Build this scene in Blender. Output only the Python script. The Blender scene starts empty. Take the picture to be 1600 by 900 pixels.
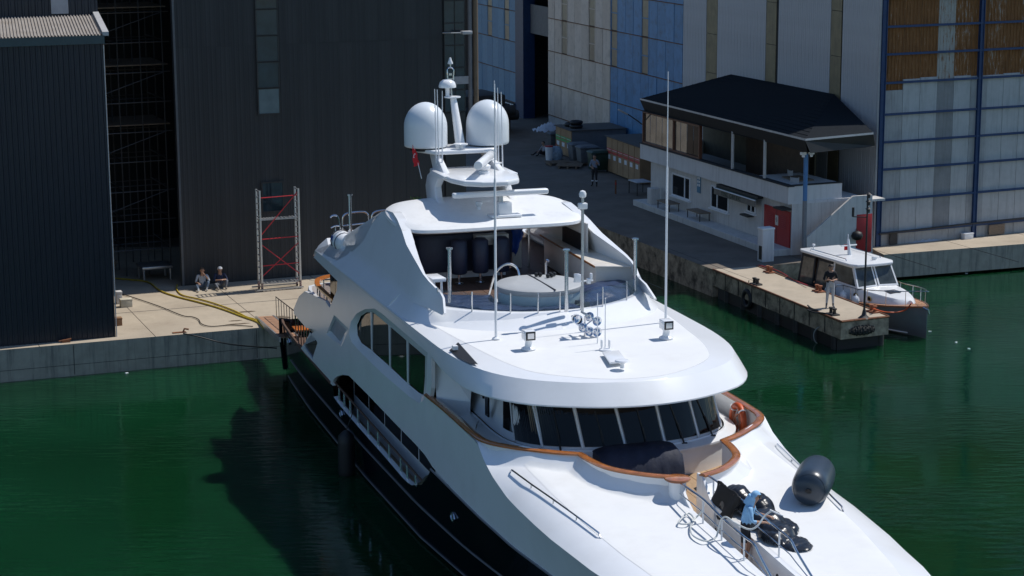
import bpy, bmesh, math, random
from mathutils import Vector, Matrix
from mathutils.geometry import tessellate_polygon
random.seed(7)
sin, cos, rad, pi = math.sin, math.cos, math.radians, math.pi
scene = bpy.context.scene
COL = scene.collection

# ------------------------------------------------------------------ camera
FPX, PITCH, CAMZ, ROLL = 3111.0, rad(11.5), 17.5, rad(0.3)
cam_d = bpy.data.cameras.new('camera')
cam_d.sensor_width = 36.0
cam_d.lens = 36.0 * FPX / 1600.0
cam_d.clip_start = 0.5
cam_d.clip_end = 2000
cam = bpy.data.objects.new('camera', cam_d)
COL.objects.link(cam)
cam.matrix_world = Matrix.Translation((0, 0, CAMZ)) @ Matrix.Rotation(pi / 2 - PITCH, 4, 'X') @ Matrix.Rotation(-ROLL, 4, 'Z')
scene.camera = cam

# ------------------------------------------------------------------ light
SUN_AZ, SUN_EL = 26.5, 57.0
world = bpy.data.worlds.new('World')
scene.world = world
world.use_nodes = True
wn = world.node_tree
bg = wn.nodes['Background']
sky = wn.nodes.new('ShaderNodeTexSky')
sky.sky_type = 'NISHITA'
sky.sun_disc = False
sky.sun_elevation = rad(SUN_EL)
sky.sun_rotation = rad(90 - SUN_AZ)
sky.air_density = 1.0
sky.dust_density = 0.1
sky.ozone_density = 3.0
tint = wn.nodes.new('ShaderNodeMix'); tint.data_type = 'RGBA'; tint.blend_type = 'MULTIPLY'
tint.inputs[0].default_value = 1.0; tint.inputs[7].default_value = (0.90, 0.99, 1.07, 1)
wn.links.new(sky.outputs[0], tint.inputs[6]); wn.links.new(tint.outputs[2], bg.inputs[0])
bg.inputs[1].default_value = 0.105
sun_d = bpy.data.lights.new('sun', 'SUN')
sun_d.energy = 4.0
sun_d.angle = rad(0.53)
sun_d.color = (1.0, 0.965, 0.91)
sun = bpy.data.objects.new('sun', sun_d)
COL.objects.link(sun)
sdir = Vector((cos(rad(SUN_AZ)) * cos(rad(SUN_EL)), sin(rad(SUN_AZ)) * cos(rad(SUN_EL)), sin(rad(SUN_EL))))
sun.rotation_euler = sdir.to_track_quat('Z', 'Y').to_euler()
sun.location = (30, 20, 60)
scene.view_settings.view_transform = 'Standard'
scene.view_settings.look = 'None'
scene.view_settings.gamma = 1.0
scene.view_settings.exposure = 0.0

# ------------------------------------------------------------------ photo geometry: a ray through a photograph pixel met with a real plane
def ray(x, y):
    u0, v0 = x - 800, y - 450
    u = u0 * cos(ROLL) - v0 * sin(ROLL)
    v = u0 * sin(ROLL) + v0 * cos(ROLL)
    a, b = u / FPX, -v / FPX
    return Vector((a, cos(PITCH) + b * sin(PITCH), -sin(PITCH) + b * cos(PITCH)))

def at(x, y, z=1.2):
    r = ray(x, y)
    t = (z - CAMZ) / r.z
    return Vector((0, 0, CAMZ)) + r * t

class Frame:
    """local frame: x along az (degrees), y to its left, z up, origin on world ground"""
    def __init__(s, o, az):
        s.o = Vector((o[0], o[1], 0)); s.az = rad(az)
        s.d = Vector((cos(s.az), sin(s.az), 0)); s.n = Vector((-sin(s.az), cos(s.az), 0))
    def fp(s, px, py, off=0.0):          # pixel -> (x, z) on the plane y = off
        r = ray(px, py)
        c = Vector((0, 0, CAMZ))
        t = (s.n.dot(s.o) + off - s.n.dot(c)) / s.n.dot(r)
        w = c + r * t
        return ((w - s.o).dot(s.d), w.z)
    def fz(s, px, py, z=1.2):            # pixel -> (x, y) on the plane at height z
        w = at(px, py, z) - s.o
        return (w.dot(s.d), w.dot(s.n))
    def gen(s, px, py, n, d):            # pixel -> local point on local plane n.p = d
        r = ray(px, py)
        rl = Vector((r.dot(s.d), r.dot(s.n), r.z))
        c = Vector((0, 0, CAMZ)) - s.o
        cl = Vector((c.dot(s.d), c.dot(s.n), CAMZ))
        n = Vector(n)
        t = (d - n.dot(cl)) / n.dot(rl)
        return cl + rl * t

# ------------------------------------------------------------------ object helpers
def link(o, parent=None):
    COL.objects.link(o)
    if parent is not None:
        o.parent = parent
    return o

def tag(o, label=None, cat=None, group=None, kind=None):
    if label: o['label'] = label
    if cat: o['category'] = cat
    if group: o['group'] = group
    if kind: o['kind'] = kind
    return o

def thing(name, label, cat, loc=(0, 0, 0), rz=0.0, group=None):
    o = bpy.data.objects.new(name, None)
    o.empty_display_size = 0.3
    o.location = loc
    o.rotation_euler = (0, 0, rz)
    link(o)
    return tag(o, label, cat, group)

def copy_tree(o, parent=None):
    c = o.copy()
    COL.objects.link(c)
    c.parent = parent
    for ch in list(o.children):
        copy_tree(ch, c)
    return c

def tess(loops):
    bm = bmesh.new(); es = []; k = 0
    for l in loops:
        vs = [bm.verts.new((p[0], p[1], 0)) for p in l]
        for i, v in enumerate(vs): v.index = k + i
        k += len(l)
        es += [bm.edges.new((vs[i], vs[(i + 1) % len(vs)])) for i in range(len(vs))]
    bm.verts.index_update()
    bmesh.ops.triangle_fill(bm, use_beauty=True, use_dissolve=False, edges=es)
    out = [tuple(v.index for v in f.verts) for f in bm.faces]
    bm.free()
    return out

class M:
    def __init__(s):
        s.v = []; s.f = []; s.mi = []; s.cur = 0
    def add(s, vs, fs):
        b = len(s.v)
        s.v += [tuple(v) for v in vs]
        for f in fs:
            s.f.append(tuple(b + i for i in f)); s.mi.append(s.cur)
        return s
    def box(s, c, d, rz=0.0, ry=0.0, rx=0.0):
        m = Matrix.Rotation(rz, 3, 'Z') @ Matrix.Rotation(ry, 3, 'Y') @ Matrix.Rotation(rx, 3, 'X')
        vs = [Vector(c) + m @ Vector((x * d[0] / 2, y * d[1] / 2, z * d[2] / 2)) for z in (-1, 1) for y in (-1, 1) for x in (-1, 1)]
        return s.add(vs, [(0, 2, 3, 1), (4, 5, 7, 6), (0, 1, 5, 4), (2, 6, 7, 3), (0, 4, 6, 2), (1, 3, 7, 5)])
    def bb(s, x0, x1, y0, y1, z0, z1):
        return s.box(((x0 + x1) / 2, (y0 + y1) / 2, (z0 + z1) / 2), (abs(x1 - x0), abs(y1 - y0), abs(z1 - z0)))
    def prism(s, poly, z0, z1, axis='z'):
        """poly 2D outline; z0,z1 may be floats or lists; axis = extrusion axis ('z': xy outline, 'y': xz outline)"""
        n = len(poly)
        def mk(p, h):
            return (p[0], p[1], h) if axis == 'z' else ((p[0], h, p[1]) if axis == 'y' else (h, p[0], p[1]))
        vs = [mk(p, z0) for p in poly] + [mk(p, z1) for p in poly]
        tri = tessellate_polygon([[Vector((p[0], p[1], 0)) for p in poly]])
        fs = [tuple(reversed(t)) for t in tri] + [tuple(i + n for i in t) for t in tri]
        fs += [(i, (i + 1) % n, n + (i + 1) % n, n + i) for i in range(n)]
        return s.add(vs, fs)
    def rings(s, rs, closed=True, cap=True):
        n = len(rs[0]); vs = [p for r in rs for p in r]; fs = []
        for k in range(len(rs) - 1):
            for i in range(n if closed else n - 1):
                j = (i + 1) % n
                fs.append((k * n + i, k * n + j, (k + 1) * n + j, (k + 1) * n + i))
        if cap and closed:
            fs.append(tuple(range(n - 1, -1, -1)))
            fs.append(tuple((len(rs) - 1) * n + i for i in range(n)))
        return s.add(vs, fs)
    def tube(s, pts, r, n=8, closed=False):
        pts = [Vector(p) for p in pts]
        rr = r if isinstance(r, (list, tuple)) else [r] * len(pts)
        N = len(pts); T = []
        for i in range(N):
            a = pts[i - 1] if (i > 0 or closed) else pts[i]
            b = pts[(i + 1) % N] if (i < N - 1 or closed) else pts[i]
            d = (b - a)
            T.append(d.normalized() if d.length > 1e-9 else Vector((0, 0, 1)))
        up = Vector((0, 0, 1)) if abs(T[0].z) < 0.9 else Vector((1, 0, 0))
        u = T[0].cross(up).normalized(); rs = []
        for i in range(N):
            u = (u - T[i] * u.dot(T[i]))
            u = u.normalized() if u.length > 1e-6 else T[i].orthogonal().normalized()
            w = T[i].cross(u)
            rs.append([pts[i] + (u * cos(2 * pi * k / n) + w * sin(2 * pi * k / n)) * rr[i] for k in range(n)])
        if closed:
            rs.append(rs[0])
            return s.rings(rs, True, False)
        return s.rings(rs, True, True)
    def cyl(s, a, b, r, r2=None, n=12):
        return s.tube([a, b], [r, r if r2 is None else r2], n)
    def lathe(s, prof, c=(0, 0, 0), n=24):
        rs = [[(c[0] + r * cos(2 * pi * k / n), c[1] + r * sin(2 * pi * k / n), c[2] + z) for k in range(n)] for r, z in prof]
        return s.rings(rs, True, True)
    def strip(s, a, b):
        n = len(a)
        return s.add(list(a) + list(b), [(i, i + 1, n + i + 1, n + i) for i in range(n - 1)])
    def xf(s, m, start=0):
        for i in range(start, len(s.v)):
            s.v[i] = tuple(m @ Vector(s.v[i]))
        return s
    def mesh(s, name, mats, smooth=40, bevel=0.0, segs=2, merge=True, recalc=True):
        me = bpy.data.meshes.new(name)
        me.from_pydata(s.v, [], s.f)
        if not isinstance(mats, (list, tuple)): mats = [mats]
        for m in mats: me.materials.append(m)
        if len(mats) > 1: me.polygons.foreach_set('material_index', s.mi)
        bm = bmesh.new(); bm.from_mesh(me)
        if merge: bmesh.ops.remove_doubles(bm, verts=bm.verts, dist=1e-5)
        if recalc: bmesh.ops.recalc_face_normals(bm, faces=bm.faces)
        if bevel > 0:
            es = [e for e in bm.edges if len(e.link_faces) == 2 and e.calc_face_angle(0) > rad(30)]
            bmesh.ops.bevel(bm, geom=es, offset=bevel, segments=segs, profile=0.5, affect='EDGES', clamp_overlap=True)
        bm.to_mesh(me); bm.free()
        if smooth:
            me.polygons.foreach_set('use_smooth', [True] * len(me.polygons))
            try: me.set_sharp_from_angle(angle=rad(smooth))
            except Exception: pass
        me.update()
        return me
    def build(s, name, mats, parent=None, smooth=40, bevel=0.0, segs=2, loc=None, rz=None, **k):
        o = bpy.data.objects.new(name, s.mesh(name, mats, smooth, bevel, segs, **k))
        if loc: o.location = loc
        if rz is not None: o.rotation_euler = (0, 0, rz)
        return link(o, parent)

def part(name, me, parent, loc=(0, 0, 0), rot=(0, 0, 0), sc=(1, 1, 1)):
    o = bpy.data.objects.new(name, me)
    o.location = loc; o.rotation_euler = rot; o.scale = sc
    return link(o, parent)

def lerp(a, b, t): return a + (b - a) * t
def interp(tab, x):
    if x <= tab[0][0]: return tab[0][1]
    for (x0, y0), (x1, y1) in zip(tab, tab[1:]):
        if x <= x1:
            return y0 + (y1 - y0) * (x - x0) / (x1 - x0)
    return tab[-1][1]
def smooth_pts(P, k=4):
    """Catmull-Rom through points"""
    P = [Vector(p) for p in P]; out = []
    for i in range(len(P) - 1):
        p0 = P[i - 1] if i else P[i] * 2 - P[i + 1]
        p3 = P[i + 2] if i + 2 < len(P) else P[i + 1] * 2 - P[i]
        p1, p2 = P[i], P[i + 1]
        for j in range(k):
            t = j / k
            out.append(0.5 * ((2 * p1) + (p2 - p0) * t + (2 * p0 - 5 * p1 + 4 * p2 - p3) * t * t + (3 * p1 - p0 - 3 * p2 + p3) * t ** 3))
    out.append(P[-1])
    return out

# ------------------------------------------------------------------ materials
def mat(name, col, rough=0.5, metal=0.0, var=0.12, scale=3.0, bump=0.0, bscale=30.0, dirt=None, damt=0.4, dscale=1.5, streak=False, spec=0.5, coat=0.0, stretch=(1, 1, 1)):
    m = bpy.data.materials.new(name); m.use_nodes = True
    nt = m.node_tree; N = nt.nodes; L = nt.links
    b = N['Principled BSDF']
    b.inputs['Roughness'].default_value = rough
    b.inputs['Metallic'].default_value = metal
    b.inputs['Specular IOR Level'].default_value = spec
    if coat:
        b.inputs['Coat Weight'].default_value = coat
        b.inputs['Coat Roughness'].default_value = 0.05 if coat > .3 else 0.2
    tc = N.new('ShaderNodeTexCoord')
    mp = N.new('ShaderNodeMapping'); mp.inputs['Scale'].default_value = stretch
    L.new(tc.outputs['Object'], mp.inputs['Vector'])
    nz = N.new('ShaderNodeTexNoise'); nz.inputs['Scale'].default_value = scale
    nz.inputs['Detail'].default_value = 6; nz.inputs['Roughness'].default_value = 0.62
    L.new(mp.outputs[0], nz.inputs['Vector'])
    mr = N.new('ShaderNodeMapRange'); mr.inputs[1].default_value = 0.3; mr.inputs[2].default_value = 0.7
    mr.inputs[3].default_value = 1 - var; mr.inputs[4].default_value = 1 + var
    L.new(nz.outputs[0], mr.inputs[0])
    mx = N.new('ShaderNodeMix'); mx.data_type = 'RGBA'; mx.blend_type = 'MULTIPLY'; mx.inputs[0].default_value = 1
    mx.inputs[6].default_value = (*col, 1)
    L.new(mr.outputs[0], mx.inputs[7])
    out = mx.outputs[2]
    if dirt:
        n2 = N.new('ShaderNodeTexNoise'); n2.inputs['Scale'].default_value = dscale
        n2.inputs['Detail'].default_value = 8; n2.inputs['Roughness'].default_value = 0.7
        if streak:
            mp2 = N.new('ShaderNodeMapping'); mp2.inputs['Scale'].default_value = (6, 6, 0.35)
            L.new(tc.outputs['Object'], mp2.inputs['Vector']); L.new(mp2.outputs[0], n2.inputs['Vector'])
        else:
            L.new(tc.outputs['Object'], n2.inputs['Vector'])
        r2 = N.new('ShaderNodeMapRange'); r2.inputs[1].default_value = 0.5; r2.inputs[2].default_value = 0.68
        r2.inputs[3].default_value = 0; r2.inputs[4].default_value = damt
        L.new(n2.outputs[0], r2.inputs[0])
        m2 = N.new('ShaderNodeMix'); m2.data_type = 'RGBA'
        L.new(r2.outputs[0], m2.inputs[0]); L.new(out, m2.inputs[6]); m2.inputs[7].default_value = (*dirt, 1)
        out = m2.outputs[2]
    L.new(out, b.inputs['Base Color'])
    if bump:
        n3 = N.new('ShaderNodeTexNoise'); n3.inputs['Scale'].default_value = bscale; n3.inputs['Detail'].default_value = 4
        L.new(mp.outputs[0], n3.inputs['Vector'])
        bp = N.new('ShaderNodeBump'); bp.inputs['Strength'].default_value = bump; bp.inputs['Distance'].default_value = 0.02
        L.new(n3.outputs[0], bp.inputs['Height']); L.new(bp.outputs[0], b.inputs['Normal'])
    return m

WHITE = mat('white gelcoat', (0.80, 0.81, 0.82), 0.24, var=0.02, scale=0.8, coat=0.2, dirt=(0.70, 0.70, 0.69), damt=0.35, dscale=0.6)
NONSKID = mat('non-skid deck paint', (0.74, 0.745, 0.74), 0.75, var=0.025, scale=1.2, bump=0.15, bscale=160, dirt=(0.60, 0.59, 0.56), damt=0.25, dscale=0.9)
ROOFW = mat('hardtop paint', (0.80, 0.80, 0.79), 0.4, var=0.02, dirt=(0.45, 0.44, 0.42), damt=0.22, dscale=2.2)
NAVY = mat('navy hull paint', (0.003, 0.005, 0.010), 0.10, var=0.05, spec=0.22)
GLASS = mat('dark tinted glass', (0.005, 0.006, 0.007), 0.03, var=0.0, spec=0.28)
BLACK = mat('black rubber', (0.012, 0.012, 0.013), 0.55, var=0.1)
STEEL = mat('polished steel', (0.62, 0.63, 0.65), 0.18, metal=1.0, var=0.03)
ALU = mat('brushed aluminium', (0.50, 0.51, 0.52), 0.4, metal=0.8, var=0.08, scale=8)
TEAKV = mat('varnished teak', (0.36, 0.125, 0.035), 0.22, var=0.30, scale=5, stretch=(1, 1, 6), coat=0.6)
TEAK = mat('teak deck', (0.40, 0.27, 0.16), 0.7, var=0.16, scale=12)
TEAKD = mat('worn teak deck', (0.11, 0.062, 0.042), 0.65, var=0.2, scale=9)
PLW = mat('white plastic', (0.78, 0.79, 0.80), 0.35, var=0.02)
NAVYC = mat('navy canvas', (0.018, 0.026, 0.055), 0.5, var=0.2, scale=4)
VINYL = mat('navy vinyl cover', (0.028, 0.045, 0.105), 0.28, var=0.25, scale=3, bump=0.6, bscale=6)
BLUEC = mat('bright blue tarp', (0.012, 0.06, 0.30), 0.45, var=0.2, scale=5)
GREYC = mat('grey spa cover', (0.42, 0.43, 0.43), 0.5, var=0.05)
ORANGE = mat('orange buoy', (0.55, 0.09, 0.02), 0.45, var=0.15)
RED = mat('red paint', (0.42, 0.02, 0.025), 0.5, var=0.12, dirt=(0.2, 0.03, 0.02), damt=0.5, dscale=3)
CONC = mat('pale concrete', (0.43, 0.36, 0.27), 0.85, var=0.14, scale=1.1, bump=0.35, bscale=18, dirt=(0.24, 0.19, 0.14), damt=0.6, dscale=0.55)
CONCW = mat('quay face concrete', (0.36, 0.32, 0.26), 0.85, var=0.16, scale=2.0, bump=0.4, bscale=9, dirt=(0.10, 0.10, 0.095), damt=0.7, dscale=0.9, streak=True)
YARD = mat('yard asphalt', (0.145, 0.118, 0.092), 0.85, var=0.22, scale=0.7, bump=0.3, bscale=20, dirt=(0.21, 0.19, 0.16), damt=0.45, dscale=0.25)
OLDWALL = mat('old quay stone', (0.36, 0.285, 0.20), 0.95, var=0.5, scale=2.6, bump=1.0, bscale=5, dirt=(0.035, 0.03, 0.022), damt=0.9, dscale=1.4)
# water: green, lit from within by the sun, rippled
def water_mat():
    m = bpy.data.materials.new('harbour water'); m.use_nodes = True
    nt = m.node_tree; N = nt.nodes; L = nt.links
    b = N['Principled BSDF']
    b.inputs['Roughness'].default_value = 0.045
    b.inputs['IOR'].default_value = 1.33
    b.inputs['Subsurface Weight'].default_value = 1.0
    b.inputs['Subsurface Radius'].default_value = (0.5, 1.0, 0.8)
    b.inputs['Subsurface Scale'].default_value = 2.6
    tc = N.new('ShaderNodeTexCoord')
    nz = N.new('ShaderNodeTexNoise'); nz.inputs['Scale'].default_value = 0.12; nz.inputs['Detail'].default_value = 3
    L.new(tc.outputs['Object'], nz.inputs['Vector'])
    cr = N.new('ShaderNodeValToRGB')
    cr.color_ramp.elements[0].position = 0.35; cr.color_ramp.elements[0].color = (0.0030, 0.0270, 0.0088, 1)
    cr.color_ramp.elements[1].position = 0.7; cr.color_ramp.elements[1].color = (0.0045, 0.0430, 0.0155, 1)
    L.new(nz.outputs[0], cr.inputs[0]); L.new(cr.outputs[0], b.inputs['Base Color'])
    mp = N.new('ShaderNodeMapping'); mp.inputs['Scale'].default_value = (0.55, 2.0, 1)
    mp.inputs['Rotation'].default_value = (0, 0, rad(6))
    L.new(tc.outputs['Object'], mp.inputs['Vector'])
    n1 = N.new('ShaderNodeTexNoise'); n1.inputs['Scale'].default_value = 1.9; n1.inputs['Detail'].default_value = 5; n1.inputs['Roughness'].default_value = 0.55
    n1.inputs['Distortion'].default_value = 0.5
    L.new(mp.outputs[0], n1.inputs['Vector'])
    # breeze patches: ripples are stronger here and there
    n2 = N.new('ShaderNodeTexNoise'); n2.inputs['Scale'].default_value = 0.16; n2.inputs['Detail'].default_value = 2
    L.new(tc.outputs['Object'], n2.inputs['Vector'])
    mr = N.new('ShaderNodeMapRange'); mr.inputs[1].default_value = 0.42; mr.inputs[2].default_value = 0.62
    mr.inputs[3].default_value = 0.18; mr.inputs[4].default_value = 1.0
    L.new(n2.outputs[0], mr.inputs[0])
    mu = N.new('ShaderNodeMath'); mu.operation = 'MULTIPLY'
    L.new(n1.outputs[0], mu.inputs[0]); L.new(mr.outputs[0], mu.inputs[1])
    bp = N.new('ShaderNodeBump'); bp.inputs['Strength'].default_value = 0.55; bp.inputs['Distance'].default_value = 0.06
    L.new(mu.outputs[0], bp.inputs['Height']); L.new(bp.outputs[0], b.inputs['Normal'])
    return m
WATER = water_mat()

# ================================================================== THE YACHT (local: x from stern to bow, y to port, z up from the water)
TH = rad(17.7)
_a = Vector((sin(TH), -cos(TH), 0)); _n = Vector((cos(TH), sin(TH), 0))
YO = _n * 16.9428 - _a * 70.0
YF = Frame(YO, math.degrees(TH) - 90)
yacht = thing('motor_yacht', 'large white motor yacht with navy hull and twin satellite domes moored in the harbour', 'yacht', (YO.x, YO.y, 0), YF.az)
def YV(px, py, v):                      # photo pixel on the fore-and-aft plane y = v
    s, z = YF.fp(px, py, v)
    return Vector((s, v, z))
def YZ(px, py, z):
    x, y = YF.fz(px, py, z)
    return Vector((x, y, z))

zn_tab = [(0, 2.1), (1.2, 2.1), (3, 2.1), (10.25, 2.0), (10.36, 1.7), (11.2, 1.63), (13.8, 1.58), (16.9, 1.55), (19.3, 1.5), (20, 1.57), (20.7, 1.79), (21.6, 2.34), (22, 2.6), (28.5, 2.57), (31, 2.62), (42.8, 2.8)]
bn_tab = [(0, 3.45), (1.5, 3.68), (4, 3.8), (10, 3.86), (22, 3.85), (26, 3.8), (28.5, 3.7), (31, 3.5), (34, 3.1), (37, 2.45), (40, 1.4), (42.4, 0.08), (43, 0.02)]
bw_tab = [(0, 3.3), (2, 3.45), (6, 3.62), (14, 3.7), (20, 3.6), (24, 3.25), (28, 2.6), (32, 1.75), (36, 0.85), (39, 0.25), (40.5, 0.03), (43, 0.02)]
bk_tab = [(0, 3.76), (27, 3.76), (29, 3.73), (31, 3.65), (33, 3.47), (35, 3.18), (37, 2.72), (39, 2.1), (41, 1.2), (42.2, 0.5), (42.8, 0.06)]
zk_tab = [(21, 4.36), (25.9, 4.36), (26.4, 4.08), (27.1, 3.86), (28.2, 3.66), (30, 3.58), (34, 3.5), (42.8, 3.55)]
zn = lambda s: interp(zn_tab, s); bn = lambda s: interp(bn_tab, s); bw = lambda s: interp(bw_tab, s)
bk = lambda s: interp(bk_tab, s); zk = lambda s: interp(zk_tab, s)

# hull
st = sorted(set([0.6, 1.2] + [p[0] for p in zn_tab if 0.6 < p[0] < 42.6] + [i * 0.7 for i in range(2, 61)] + [42.4, 42.7]))
def hsec(s, z):
    t = max(0.0, min(1.0, z / 2.6))
    return lerp(bw(s), bn(s), t ** (0.8 + 0.5 * max(0, (s - 24) / 18)))
m = M(); rs = []
for s in st:
    top = zn(s)
    zz = [-0.9, -0.3, 0.12, 0.5, 1.0, 1.3, min(1.48, top - 0.01), top]
    row = [(s + (0.25 * (1.2 - s) * 0 if s > 2 else (0.35 * (1 - z / 2.1) * -1 if z < 2.1 else 0)), -hsec(s, max(z, 0)) * (0.9 if z < -0.5 else 1), z) for z in zz]
    rs.append(list(reversed(row)) + [(p[0], -p[1], p[2]) for p in row])
m.rings(rs, closed=False, cap=False); m.add(rs[0], [tuple(range(len(rs[0])))])
hull = m.build('hull', NAVY, yacht, smooth=35)
SILV = mat('silver rub rail', (0.34, 0.34, 0.37), 0.3, metal=0.6, var=0.1)
for sgn in (-1, 1):
    m = M()
    m.tube([(s, sgn * (hsec(s, 1.03) + 0.015), 1.03 + 0.002 * s) for s in [2.5 + i * 1.0 for i in range(39)]], 0.032, 6)
    m.build('rub_rail', SILV, yacht)
    m = M()
    m.tube([(s, sgn * (hsec(s, 0.12) + 0.02), 0.10) for s in [1.0 + i * 1.0 for i in range(39)]], 0.026, 6)
    m.build('spray_rail', SILV, yacht)
    m = M()
    m.tube([(s, sgn * (bn(s) + 0.02), zn(s) + 0.0) for s in [22.0 + i * 0.7 for i in range(28)]], 0.028, 6)
    m.build('sheer_rail', SILV, yacht)
    m = M()
    m.tube([(s, sgn * (bn(s) - 0.03), zn(s) + 0.03) for s in [0.9, 1.4] + [2.0 + i * 0.8 for i in range(11)]] , 0.06, 6)
    m.build('cap_rail', TEAKD, yacht)
    m = M(); m.tube([(0.35, sgn * 3.42, 0.2), (0.58, sgn * 3.56, 1.4), (0.75, sgn * 3.6, 2.14), (1.2, sgn * 3.3, 2.16)], 0.07, 8); m.build('stern_corner', NAVY, yacht)

def wallv(s, z):                         # half-beam of the white topsides
    if s < 24: return 3.84 - 0.035 * max(0, z - 2.0)
    zt = zk(s); t = max(0, min(1, (z - zn(s)) / max(0.1, zt - zn(s))))
    return lerp(bn(s), bk(s), t)
def holed(loops, sgn, vf, th, name, mt, parent, bevel=0.0):
    """a shell cut in the (s,z) plane: loops[0] outline, others holes; vf(s,z) half beam; th thickness inward"""
    allp = [p for l in loops for p in l]; n = len(allp)
    tri = tess(loops)
    m = M()
    vs = [(p[0], sgn * vf(*p), p[1]) for p in allp] + [(p[0], sgn * (vf(*p) - th), p[1]) for p in allp]
    fs = [tuple(t) for t in tri] + [tuple(i + n for i in reversed(t)) for t in tri]
    b = 0
    for l in loops:
        k = len(l)
        for i in range(k):
            j = (i + 1) % k
            fs.append((b + i, b + j, n + b + j, n + b + i))
        b += k
    m.add(vs, fs)
    return m.build(name, mt, parent, smooth=0, bevel=bevel)
def pxz(L, v=-3.8):
    return [YF.fp(x, y, v) for x, y in L]
def pxw(L, dv=0.0):                      # on the wall surface itself
    out = []
    for x, y in L:
        s, z = YF.fp(x, y, -3.8)
        for _ in range(3):
            s, z = YF.fp(x, y, -wallv(s, z) + dv)
        out.append((s, z))
    return out
arch = [(10.28, 2.0)] + pxw([(519.5, 598), (522, 592), (527, 588), (535, 585.5), (545, 587), (553, 595), (575, 617), (612, 656), (650, 695), (664, 711)]) + [(22.0, 2.66)]
outl = pxw([(527, 439), (526, 454), (515, 481), (508, 470), (476, 455), (467, 463), (459, 482), (459, 490), (478, 512), (495, 516), (490, 518), (470, 544)]) + [(7.3, 2.07)]
wall_outline = outl + arch + [(24.0, 2.6), (24.0, 4.36), (21.6, 4.36), (21.75, 4.7), (21.65, 5.86), (7.9, 5.88)] + pxw([(490, 402), (518, 430)])
win_out = pxw([(545, 521), (548, 503), (557, 490), (570, 483), (585, 482), (597, 490), (668, 551), (666.5, 600), (664, 624), (655, 630), (640, 620), (600, 586), (562, 549), (549, 534)])
sq_out = pxw([(522, 492), (545, 514), (533, 542), (510, 522)])
aw_out = pxw([(484, 520), (494, 531), (496, 536), (488, 561), (475, 542), (475, 539)])
win_in = [YF.fp(x, y, -3.62) for x, y in [(559, 524), (558, 508), (564, 494), (573, 488), (583, 488), (594, 497), (664.5, 557), (664, 590), (662, 617), (655, 614), (636, 598), (606, 570), (579, 546), (565, 536)]]
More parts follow.
